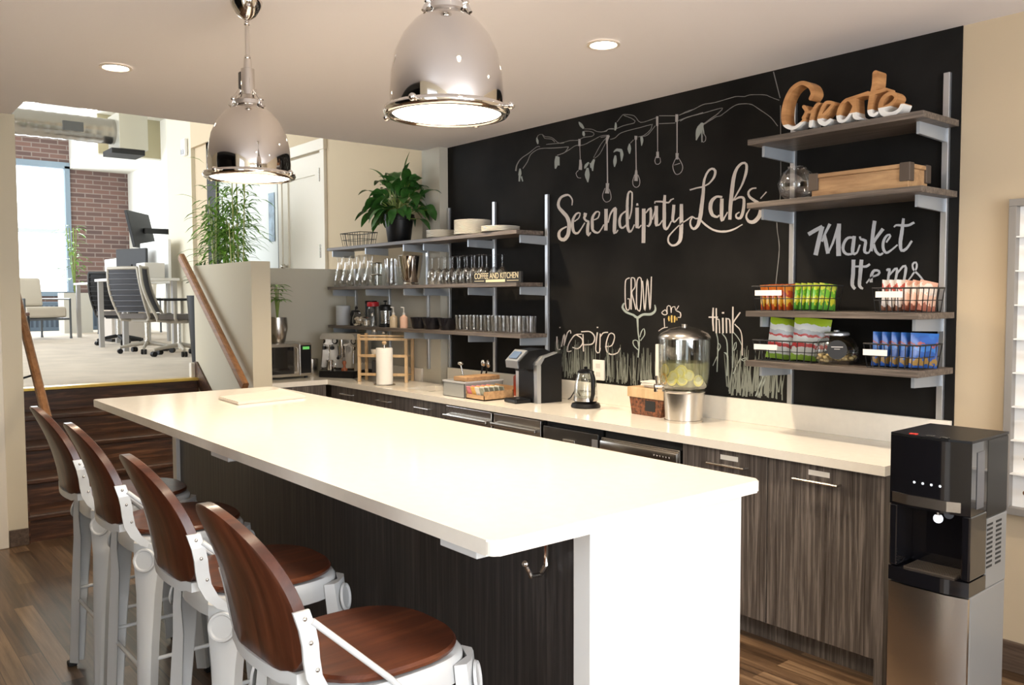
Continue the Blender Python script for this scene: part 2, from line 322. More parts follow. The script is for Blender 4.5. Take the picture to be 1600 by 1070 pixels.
# chalk strokes as (x, z) millimetres on the board: left edge, right edge of each stroke
CHALK = {}
CHALK['title']=[[-2450,2192,-2460,2193,-2448,2203,-2458,2205,-2445,2215,-2457,2217,-2446,2228,-2458,2227,-2453,2241,-2465,2238,-2464,2253,-2475,2248,-2477,2264,-2485,2255,-2496,2271,-2498,2258,-2518,2272,-2513,2257,-2535,2270,-2527,2255,-2554,2266,-2542,2252,-2571,2259,-2554,2247,-2584,2250,-2562,2239,-2593,2238,-2569,2230,-2599,2226,-2573,2221,-2603,2208,-2574,2207,-2597,2189,-2569,2194,-2586,2175,-2561,2185,-2572,2162,-2547,2175,-2558,2150,-2532,2164,-2544,2138,-2518,2153,-2530,2127,-2502,2141,-2519,2117,-2489,2127,-2512,2105,-2478,2112,-2506,2093,-2471,2097,-2501,2081,-2466,2082,-2500,2069,-2464,2068,-2500,2057,-2464,2054,-2502,2044,-2466,2040,-2504,2030,-2468,2025,-2507,2016,-2472,2009,-2512,2005,-2479,1994,-2521,1996,-2491,1980,-2532,1987,-2507,1968,-2537,1984,-2529,1960,-2550,1985,-2561,1964,-2562,1990,-2587,1978,-2568,2001,-2598,1998,-2569,2014,-2597,2019,-2565,2025,-2586,2035,-2553,2035,-2566,2046,-2539,2042,-2548,2052,-2521,2047,-2527,2057,-2502,2053,-2507,2061],[-2429,2082,-2436,2089,-2414,2089,-2420,2095,-2398,2095,-2405,2102,-2385,2104,-2395,2108,-2374,2121,-2385,2124,-2373,2138,-2384,2134,-2394,2144,-2392,2134,-2417,2140,-2408,2130,-2432,2131,-2416,2122,-2445,2119,-2425,2111,-2456,2105,-2432,2099,-2461,2089,-2435,2085,-2464,2072,-2436,2070,-2464,2056,-2435,2055,-2461,2040,-2433,2041,-2455,2024,-2429,2028,-2444,2010,-2426,2021,-2422,2000,-2417,2015,-2397,2001,-2405,2014,-2383,2010,-2396,2018,-2373,2021,-2384,2027,-2362,2032,-2372,2037,-2351,2044,-2361,2049,-2340,2056,-2350,2061,-2329,2069,-2339,2073],[-2348,2122,-2342,2137,-2339,2120,-2313,2129,-2345,2119,-2320,2109,-2351,2103,-2329,2101,-2342,2089,-2325,2095,-2328,2078,-2318,2089,-2310,2072,-2292,2080,-2315,2065,-2290,2061,-2320,2048,-2293,2044,-2322,2035,-2294,2032,-2323,2021,-2295,2018,-2323,2008,-2295,2008,-2319,1993,-2294,1997,-2300,1980,-2302,1996,-2284,1991,-2298,1999,-2274,2004,-2283,2009],[-2250,2079,-2254,2086,-2229,2083,-2234,2090,-2210,2090,-2218,2096,-2201,2102,-2212,2105,-2196,2115,-2207,2117,-2196,2128,-2206,2125,-2212,2137,-2214,2129,-2234,2137,-2227,2127,-2249,2129,-2235,2120,-2263,2118,-2245,2109,-2274,2104,-2251,2097,-2279,2088,-2253,2084,-2280,2071,-2253,2069,-2279,2056,-2252,2054,-2279,2042,-2252,2040,-2277,2027,-2252,2028,-2269,2012,-2250,2021,-2246,1998,-2236,2011,-2219,1993,-2219,2005,-2201,1998,-2210,2006,-2188,2010,-2197,2015,-2178,2020,-2187,2025,-2167,2033,-2176,2038,-2156,2046,-2166,2050],[-2158,2145,-2128,2143,-2158,2131,-2128,2128,-2158,2116,-2128,2114,-2158,2101,-2127,2099,-2158,2085,-2128,2083,-2158,2071,-2128,2069,-2158,2057,-2128,2054,-2158,2041,-2129,2039,-2159,2026,-2129,2023,-2159,2010,-2129,2008],[-2119,2055,-2130,2058,-2114,2070,-2125,2072,-2108,2084,-2121,2087,-2103,2098,-2116,2101,-2097,2108,-2110,2114,-2087,2119,-2100,2127,-2076,2127,-2089,2137,-2067,2132,-2079,2145,-2050,2137,-2060,2150],[-2078,2143,-2048,2139,-2078,2129,-2049,2126,-2079,2116,-2049,2112,-2080,2102,-2050,2098,-2081,2088,-2051,2085,-2082,2075,-2051,2072,-2083,2062,-2052,2059,-2084,2046,-2053,2043,-2085,2029,-2054,2026,-2085,2014,-2055,2011,-2085,2000,-2056,1999,-2077,1982,-2062,1998,-2051,1987,-2058,1995,-2042,1995,-2051,2000,-2035,2004,-2043,2009],[-1972,2122,-1966,2116,-1988,2116,-1980,2108,-2004,2109,-1995,2101,-2018,2101,-2005,2093,-2028,2089,-2011,2083,-2035,2076,-2014,2071,-2038,2062,-2016,2060,-2037,2048,-2015,2048,-2034,2033,-2013,2035,-2027,2020,-2010,2027,-2011,2011,-2006,2023,-1993,2011,-1999,2022,-1979,2019,-1988,2027,-1967,2028,-1975,2035],[-1939,2065,-1949,2068,-1934,2077,-1945,2080,-1929,2089,-1940,2092,-1925,2101,-1936,2104,-1921,2115,-1933,2117,-1919,2130,-1931,2131,-1917,2146,-1930,2147,-1917,2162,-1929,2163,-1916,2176,-1929,2178,-1915,2190,-1928,2191,-1915,2203,-1928,2204,-1915,2215,-1928,2215,-1917,2226,-1928,2222,-1936,2239,-1939,2230,-1953,2235,-1941,2227,-1963,2222,-1947,2217,-1966,2210,-1948,2207,-1969,2196,-1949,2193,-1972,2180,-1950,2177,-1973,2163,-1950,2161,-1974,2150,-1951,2147,-1974,2135,-1950,2133,-1974,2120,-1950,2118,-1974,2104,-1950,2103,-1974,2090,-1949,2088,-1974,2076,-1949,2074,-1974,2062,-1949,2060,-1973,2048,-1948,2047,-1973,2035,-1948,2034,-1971,2023,-1946,2024,-1966,2007,-1943,2010,-1960,1994,-1939,1999,-1948,1983,-1940,1997,-1928,1985,-1937,1996,-1917,1996,-1926,2002,-1910,2006,-1920,2010,-1904,2018,-1913,2021,-1897,2029,-1907,2032],[-1895,2131,-1866,2129,-1895,2116,-1866,2113,-1895,2100,-1866,2098,-1895,2085,-1866,2083,-1895,2070,-1866,2068,-1895,2055,-1866,2052,-1896,2040,-1866,2037,-1896,2025,-1866,2024,-1892,2009,-1868,2021,-1865,2003,-1866,2013,-1852,2012,-1860,2018,-1842,2021,-1850,2026],[-1886,2157,-1873,2156,-1889,2143,-1870,2142],[-1842,2121,-1813,2119,-1842,2106,-1813,2104,-1842,2090,-1812,2088,-1842,2075,-1812,2073,-1842,2059,-1812,2057,-1842,2043,-1812,2041,-1842,2027,-1812,2025,-1842,2009,-1812,2007,-1843,1991,-1812,1989,-1843,1972,-1813,1970,-1843,1953,-1813,1951,-1843,1934,-1813,1932,-1844,1916,-1814,1914],[-1807,2090,-1815,2095,-1794,2101,-1803,2107,-1783,2109,-1792,2118,-1776,2111,-1768,2124,-1781,2107,-1760,2106,-1781,2091,-1760,2090,-1781,2076,-1760,2074,-1781,2062,-1760,2060,-1781,2049,-1761,2047,-1782,2039,-1763,2034,-1788,2025,-1772,2018,-1791,2018,-1786,2007,-1802,2020,-1805,2014],[-1754,2048,-1763,2051,-1731,2106,-1740,2109],[-1742,2129,-1715,2127,-1742,2115,-1715,2113,-1743,2101,-1715,2099,-1743,2087,-1715,2085,-1742,2073,-1715,2071,-1742,2057,-1714,2055,-1742,2041,-1714,2039,-1742,2026,-1714,2025,-1733,2007,-1718,2023,-1705,2010,-1709,2019,-1695,2018,-1703,2023,-1685,2028,-1693,2033,-1676,2038,-1684,2043],[-1672,2187,-1654,2184,-1674,2175,-1654,2172,-1676,2164,-1654,2161,-1678,2152,-1655,2149,-1679,2138,-1655,2136,-1680,2125,-1654,2123,-1680,2111,-1654,2109,-1680,2097,-1654,2095,-1680,2082,-1653,2080,-1680,2068,-1653,2066,-1680,2055,-1653,2052,-1680,2041,-1654,2038,-1680,2027,-1654,2025,-1680,2015,-1654,2013,-1678,2003,-1653,2006,-1670,1987,-1650,1994,-1652,1979,-1652,1993,-1638,1985,-1649,1994,-1629,1996,-1639,2002,-1622,2006,-1632,2011,-1615,2018,-1624,2022,-1607,2030,-1616,2034],[-1736,2142,-1745,2144,-1735,2151,-1742,2157,-1725,2149,-1726,2158,-1708,2147,-1708,2157,-1691,2145,-1689,2155,-1672,2141,-1669,2151,-1652,2136,-1650,2146,-1633,2135,-1637,2144,-1620,2142,-1629,2149,-1614,2150,-1621,2157,-1605,2153,-1608,2160,-1594,2155,-1596,2162],[-1606,2125,-1584,2122,-1607,2114,-1585,2111,-1608,2103,-1585,2100,-1609,2092,-1586,2089,-1610,2081,-1587,2078,-1612,2066,-1590,2063,-1614,2051,-1592,2049,-1613,2038,-1593,2039,-1604,2024,-1591,2031,-1589,2018,-1590,2029,-1577,2025,-1585,2031,-1568,2033,-1575,2039,-1560,2040,-1566,2045,-1551,2046,-1557,2051],[-1551,2124,-1528,2122,-1552,2110,-1527,2108,-1552,2096,-1527,2094,-1552,2082,-1526,2080,-1552,2069,-1526,2067,-1553,2055,-1525,2053,-1553,2042,-1525,2039,-1553,2028,-1525,2026,-1553,2014,-1525,2012,-1553,2000,-1525,1998,-1554,1987,-1525,1985,-1554,1975,-1526,1972,-1554,1964,-1526,1960,-1555,1949,-1528,1946,-1557,1937,-1529,1933,-1558,1927,-1532,1921,-1560,1919,-1537,1910,-1565,1911,-1547,1899,-1572,1904,-1559,1892,-1579,1899,-1571,1887,-1592,1895,-1589,1883,-1604,1895,-1608,1884,-1617,1901,-1626,1893,-1627,1911,-1639,1906,-1630,1918,-1643,1918,-1630,1928,-1643,1930,-1628,1938,-1639,1942,-1621,1947,-1631,1953,-1611,1957,-1619,1962,-1599,1966,-1606,1972,-1586,1976,-1593,1982,-1573,1986,-1579,1991,-1560,1995,-1566,2000,-1547,2003,-1552,2008,-1534,2010,-1539,2016,-1521,2016,-1526,2022,-1509,2021,-1514,2027,-1498,2025,-1502,2031,-1487,2029,-1491,2035],[-1524,2014,-1528,2019,-1512,2019,-1516,2025,-1499,2025,-1504,2031,-1487,2031,-1493,2037,-1478,2035,-1483,2042,-1466,2041,-1470,2048,-1460,2042,-1458,2049,-1451,2036,-1446,2042,-1439,2029,-1436,2036,-1425,2028,-1427,2036,-1413,2030,-1415,2037],[-1478,2193,-1481,2201,-1462,2195,-1465,2203,-1447,2197,-1450,2205,-1433,2199,-1435,2207,-1419,2200,-1421,2208,-1405,2200,-1407,2209,-1391,2200,-1393,2210],[-1369,2206,-1374,2213,-1359,2210,-1364,2217,-1348,2213,-1354,2220,-1337,2219,-1344,2226,-1325,2228,-1334,2235,-1313,2238,-1324,2245,-1303,2249,-1317,2256,-1297,2261,-1313,2266,-1294,2273,-1311,2276,-1295,2286,-1311,2282,-1308,2300,-1317,2290,-1326,2305,-1326,2293,-1340,2302,-1332,2292,-1352,2296,-1342,2287,-1362,2286,-1351,2278,-1370,2276,-1357,2270,-1376,2264,-1363,2258,-1383,2251,-1368,2246,-1388,2237,-1371,2233,-1390,2225,-1373,2222,-1392,2213,-1373,2210,-1393,2200,-1372,2198,-1394,2188,-1372,2185,-1395,2175,-1373,2171,-1397,2162,-1374,2157,-1400,2148,-1375,2143,-1402,2133,-1377,2129,-1404,2119,-1379,2114,-1407,2106,-1381,2101,-1409,2092,-1382,2088,-1411,2080,-1384,2075,-1412,2067,-1385,2062,-1415,2055,-1387,2050,-1417,2044,-1390,2038,-1420,2031,-1394,2024,-1424,2018,-1399,2010,-1427,2006,-1404,1998,-1431,1998,-1411,1987,-1438,1989,-1423,1977,-1445,1984,-1436,1970,-1448,1982,-1452,1969,-1457,1986,-1469,1979,-1465,1997,-1478,1994,-1468,2005,-1481,2005,-1468,2015,-1480,2017,-1467,2023,-1477,2027,-1461,2033,-1469,2037,-1453,2041,-1460,2045],[-1405,2017,-1396,2024,-1393,2007,-1384,2014,-1382,1998,-1373,2005,-1370,1988,-1361,1996,-1357,1980,-1349,1988,-1345,1972,-1337,1980,-1332,1965,-1325,1973,-1318,1958,-1313,1967,-1304,1953,-1300,1963,-1289,1948,-1286,1959,-1273,1945,-1271,1956,-1257,1943,-1257,1954,-1241,1942,-1242,1954,-1226,1942,-1228,1953,-1211,1944,-1213,1954,-1196,1946,-1199,1956,-1180,1950,-1184,1959,-1168,1954,-1172,1962,-1155,1959,-1160,1966,-1143,1965,-1147,1971,-1131,1971,-1134,1976,-1118,1976,-1122,1981],[-1253,2142,-1255,2131,-1266,2145,-1268,2133,-1281,2148,-1281,2136,-1297,2148,-1291,2136,-1312,2143,-1300,2130,-1327,2135,-1309,2122,-1338,2123,-1316,2113,-1345,2109,-1319,2102,-1347,2093,-1321,2089,-1347,2078,-1321,2077,-1343,2063,-1318,2067,-1336,2049,-1314,2056,-1326,2037,-1311,2049,-1306,2028,-1299,2041,-1287,2025,-1288,2036,-1275,2030,-1283,2038,-1269,2037,-1276,2043],[-1268,2130,-1245,2127,-1268,2118,-1245,2116,-1269,2107,-1245,2104,-1270,2096,-1245,2093,-1270,2084,-1245,2082,-1270,2072,-1245,2070,-1270,2059,-1246,2057,-1270,2044,-1246,2043,-1269,2030,-1246,2029,-1267,2017,-1246,2017,-1260,2003,-1249,2016,-1241,2008,-1253,2016,-1233,2023,-1242,2027,-1227,2031,-1235,2035,-1221,2041,-1228,2044,-1215,2050,-1221,2054],[-1192,2009,-1213,2011,-1191,2022,-1213,2024,-1191,2034,-1213,2037,-1190,2047,-1212,2050,-1189,2060,-1212,2063,-1188,2072,-1212,2075,-1187,2085,-1211,2089,-1185,2098,-1210,2102,-1184,2111,-1209,2116,-1182,2125,-1207,2129,-1181,2138,-1206,2143,-1179,2151,-1204,2156,-1177,2164,-1203,2169,-1176,2177,-1201,2182,-1174,2190,-1199,2194,-1173,2202,-1197,2207,-1171,2214,-1195,2219,-1169,2225,-1193,2231,-1167,2234,-1190,2241,-1164,2248,-1185,2255,-1160,2260,-1179,2268,-1155,2270,-1172,2279,-1150,2279,-1165,2288,-1141,2288,-1153,2299,-1130,2296,-1140,2307,-1122,2299,-1126,2311,-1112,2299,-1108,2310,-1107,2294,-1094,2299,-1106,2287,-1089,2286,-1106,2274,-1089,2271,-1109,2259,-1091,2255,-1111,2249,-1094,2243,-1115,2236,-1099,2231,-1119,2223,-1105,2218,-1124,2210,-1111,2205,-1129,2199,-1117,2193,-1134,2188,-1124,2183,-1140,2178,-1131,2172,-1147,2168,-1138,2163,-1154,2159,-1145,2154,-1160,2150,-1152,2145,-1167,2140,-1159,2135,-1174,2130,-1166,2126,-1181,2121,-1173,2117,-1188,2112,-1181,2108],[-1172,2110,-1177,2116,-1162,2114,-1168,2121,-1153,2117,-1158,2126,-1144,2119,-1147,2130,-1130,2119,-1129,2131,-1122,2115,-1112,2125,-1121,2112,-1105,2114,-1121,2104,-1103,2103,-1121,2093,-1103,2090,-1122,2082,-1103,2079,-1123,2070,-1104,2066,-1126,2057,-1106,2053,-1128,2047,-1109,2041,-1132,2035,-1113,2028,-1137,2025,-1120,2016,-1140,2020,-1130,2007,-1147,2019,-1148,2006,-1154,2021,-1164,2014,-1157,2026,-1169,2026,-1157,2033,-1166,2038,-1150,2038,-1155,2044,-1138,2043,-1142,2048],[-1035,2167,-1035,2160,-1049,2168,-1048,2161,-1063,2168,-1059,2160,-1079,2162,-1071,2154,-1090,2151,-1078,2146,-1092,2136,-1078,2137,-1086,2122,-1073,2127,-1077,2112,-1066,2121,-1066,2104,-1056,2114,-1055,2096,-1046,2108,-1045,2090,-1037,2102,-1036,2085,-1026,2097,-1030,2079,-1016,2089,-1024,2071,-1006,2078,-1020,2061,-999,2065,-1018,2051,-995,2051,-1018,2044,-995,2040,-1021,2035,-997,2028,-1024,2026,-1000,2017,-1028,2019,-1006,2006,-1036,2010,-1016,1995,-1046,2002,-1030,1984,-1054,1997,-1044,1978,-1061,1996,-1061,1977,-1069,1997,-1076,1981,-1077,1999,-1088,1988,-1083,2005,-1096,1999,-1089,2013,-1102,2011,-1091,2022,-1102,2023,-1089,2031,-1098,2035,-1083,2041,-1089,2045,-1076,2051,-1081,2055,-1069,2059,-1073,2063,-1061,2066,-1065,2070,-1053,2073,-1057,2077],[-1007,2104,-1012,2108,-970,2136,-976,2140]]
CHALK['market']=[[-721,1894,-732,1911,-711,1898,-722,1916,-702,1903,-713,1920,-693,1907,-704,1924,-683,1912,-694,1929,-674,1916,-684,1933,-664,1921,-674,1937,-655,1925,-664,1941,-645,1930,-654,1945],[-661,1941,-638,1934,-664,1931,-641,1924,-667,1921,-644,1914,-669,1911,-646,1904,-672,1901,-649,1894,-675,1890,-651,1883,-678,1878,-654,1872,-681,1866,-657,1860,-684,1853,-660,1847,-687,1840,-663,1834,-690,1827,-666,1821,-693,1813,-669,1807,-697,1800,-672,1794],[-645,1860,-656,1865,-641,1871,-651,1875,-636,1881,-647,1886,-631,1892,-643,1897,-626,1902,-638,1908,-620,1912,-633,1919,-614,1922,-627,1929,-608,1932,-622,1940,-601,1943,-617,1951],[-647,1892,-629,1895,-645,1880,-626,1883,-642,1868,-622,1871,-639,1856,-619,1859,-637,1844,-616,1847,-634,1833,-614,1836,-632,1822,-612,1825,-629,1812,-610,1814,-627,1801,-607,1803],[-610,1804,-620,1808,-606,1813,-615,1817,-601,1822,-611,1827,-597,1831,-607,1836,-592,1840,-602,1845,-587,1850,-598,1855,-583,1861,-594,1866,-578,1873,-590,1877,-573,1885,-586,1890,-569,1898,-582,1903,-564,1911,-578,1916,-559,1924,-574,1929,-555,1937,-570,1942],[-571,1946,-550,1944,-571,1934,-550,1931,-572,1922,-550,1919,-573,1909,-551,1907,-574,1897,-551,1894,-575,1884,-551,1882,-575,1871,-551,1869,-575,1857,-551,1856,-574,1843,-550,1843,-574,1829,-549,1829,-573,1816,-549,1815,-573,1802,-548,1802,-572,1788,-547,1788],[-480,1878,-480,1868,-492,1879,-492,1868,-504,1881,-502,1869,-516,1879,-510,1867,-527,1872,-516,1862,-535,1862,-522,1854,-540,1852,-526,1846,-544,1841,-529,1837,-546,1829,-530,1827,-544,1817,-530,1819,-540,1806,-527,1812,-532,1797,-522,1806,-523,1791,-517,1802,-511,1788,-511,1800,-500,1789,-502,1800,-490,1790,-492,1800],[-489,1882,-472,1879,-491,1871,-473,1867,-492,1859,-474,1856,-494,1847,-475,1844,-495,1836,-476,1834,-497,1822,-478,1819,-497,1808,-479,1807,-494,1794,-480,1803,-477,1788,-479,1801,-463,1796,-470,1803,-458,1805,-466,1808,-454,1815,-463,1818,-451,1825,-459,1828,-447,1836,-455,1839],[-457,1877,-447,1877,-456,1869,-446,1871,-450,1859,-445,1868,-437,1854,-433,1866,-429,1850,-418,1859,-430,1847,-415,1845,-432,1837,-417,1833,-434,1826,-419,1823,-436,1812,-420,1811,-432,1798,-420,1805,-418,1791,-416,1802,-404,1794,-409,1801,-398,1803,-406,1806,-395,1814,-402,1817,-392,1826,-398,1828],[-389,1948,-371,1944,-390,1937,-372,1933,-392,1926,-374,1922,-393,1915,-375,1911,-395,1904,-376,1900,-396,1892,-378,1889,-397,1881,-379,1878,-398,1869,-380,1866,-399,1856,-382,1854,-400,1843,-383,1841,-401,1831,-384,1828,-401,1818,-386,1816,-402,1805,-387,1803],[-345,1911,-331,1901,-352,1902,-339,1892,-359,1893,-346,1883,-366,1884,-354,1874,-373,1875,-360,1866,-378,1867,-366,1859,-384,1858,-371,1851,-386,1851,-375,1845,-389,1844,-378,1839],[-390,1836,-377,1839,-386,1824,-373,1827,-382,1812,-369,1815,-377,1800,-365,1806,-369,1791,-360,1799,-361,1784,-354,1794,-351,1780,-351,1791,-340,1784,-346,1793,-333,1791,-339,1797],[-318,1839,-325,1844,-310,1850,-318,1855,-302,1860,-311,1865,-298,1870,-308,1871,-304,1881,-308,1873,-316,1881,-312,1872,-325,1876,-317,1868,-333,1867,-323,1860,-339,1856,-327,1851,-342,1847,-329,1843,-344,1836,-330,1834,-344,1825,-330,1825,-343,1816,-329,1818,-339,1804,-326,1809,-332,1794,-322,1802,-321,1788,-319,1799,-310,1790,-315,1800,-300,1797,-306,1805,-291,1804,-296,1811,-282,1811,-288,1817,-274,1818,-279,1824,-265,1826,-270,1831],[-248,1949,-236,1946,-250,1939,-237,1936,-251,1929,-237,1927,-253,1920,-238,1917,-254,1910,-239,1907,-255,1900,-239,1897,-257,1891,-240,1888,-258,1880,-241,1876,-260,1868,-243,1865,-262,1857,-244,1853,-263,1846,-246,1843,-263,1835,-246,1834,-262,1821,-246,1821,-259,1807,-245,1811,-252,1796,-245,1807,-236,1794,-241,1807,-222,1803,-230,1813,-216,1811,-225,1818,-209,1821,-218,1827,-203,1831,-212,1837,-197,1840,-205,1846],[-284,1908,-289,1912,-279,1912,-285,1918,-274,1914,-277,1923,-266,1913,-266,1923,-255,1911,-254,1922,-243,1909,-243,1921,-234,1908,-234,1920,-225,1908,-227,1920,-216,1909,-219,1920,-206,1912,-211,1923,-198,1917,-203,1927,-189,1921,-195,1930],[-492,1768,-472,1767,-492,1757,-473,1756,-492,1745,-473,1744,-492,1734,-473,1733,-493,1722,-473,1721,-493,1712,-473,1710,-493,1701,-473,1700,-494,1689,-474,1687,-495,1678,-475,1675,-496,1666,-477,1664,-496,1655,-477,1655,-495,1644,-478,1649,-487,1631,-473,1639,-476,1622,-466,1632],[-451,1767,-432,1765,-452,1756,-433,1754,-453,1745,-434,1743,-454,1734,-434,1731,-455,1722,-435,1720,-456,1711,-436,1709,-456,1701,-437,1699,-457,1688,-438,1686,-458,1675,-439,1673,-459,1663,-441,1661,-459,1651,-441,1651,-457,1639,-442,1645,-446,1627,-437,1637,-433,1623,-429,1631],[-478,1731,-478,1739,-465,1730,-465,1739,-452,1730,-452,1739,-441,1729,-441,1739,-428,1727,-428,1738,-415,1727,-419,1739,-404,1733,-411,1743,-396,1740,-403,1748],[-413,1651,-418,1656,-405,1660,-411,1665,-398,1669,-404,1674,-389,1676,-395,1683,-381,1680,-385,1688,-371,1683,-375,1692,-362,1686,-366,1695,-353,1690,-361,1698,-346,1701,-357,1703,-350,1713,-357,1705,-363,1719,-365,1708,-379,1719,-375,1707,-388,1712,-377,1704,-394,1703,-380,1697,-398,1693,-383,1689,-399,1681,-384,1680,-399,1669,-384,1668,-399,1657,-384,1657],[-316,1707,-321,1716,-308,1711,-312,1722,-307,1713,-299,1721,-309,1711,-297,1710,-311,1701,-299,1699,-313,1690,-301,1688,-314,1681,-302,1679,-315,1672,-303,1670,-316,1662,-304,1661,-317,1653,-306,1651],[-300,1687,-305,1691,-293,1695,-299,1700,-285,1703,-292,1709,-278,1710,-286,1717,-274,1713,-279,1723,-273,1715,-266,1724,-273,1710,-261,1711,-274,1704,-262,1702,-275,1694,-263,1692,-277,1683,-265,1680,-279,1671,-268,1669,-281,1660,-270,1658],[-270,1686,-275,1690,-262,1695,-268,1699,-255,1704,-261,1709,-247,1713,-255,1718,-241,1720,-248,1727,-237,1723,-242,1733,-233,1726,-227,1735,-232,1719,-220,1721,-233,1714,-220,1712,-234,1705,-221,1703,-235,1694,-223,1692,-237,1682,-225,1680,-239,1670,-227,1668,-240,1659,-228,1657],[-220,1649,-226,1653,-214,1657,-220,1661,-208,1665,-214,1669,-202,1673,-208,1677,-196,1681,-202,1685,-191,1688,-198,1693,-185,1697,-192,1701,-180,1705,-187,1710,-175,1713,-183,1717,-172,1722,-181,1723,-172,1736,-181,1735,-178,1748,-183,1741,-191,1748,-186,1740,-199,1740,-191,1735,-200,1731,-192,1730,-199,1720,-190,1722,-195,1710,-187,1714,-189,1703,-183,1709,-182,1696,-176,1703,-175,1690,-169,1696,-168,1683,-162,1689,-162,1676,-155,1681,-155,1667,-149,1673,-149,1659,-142,1664,-142,1651,-136,1656]]
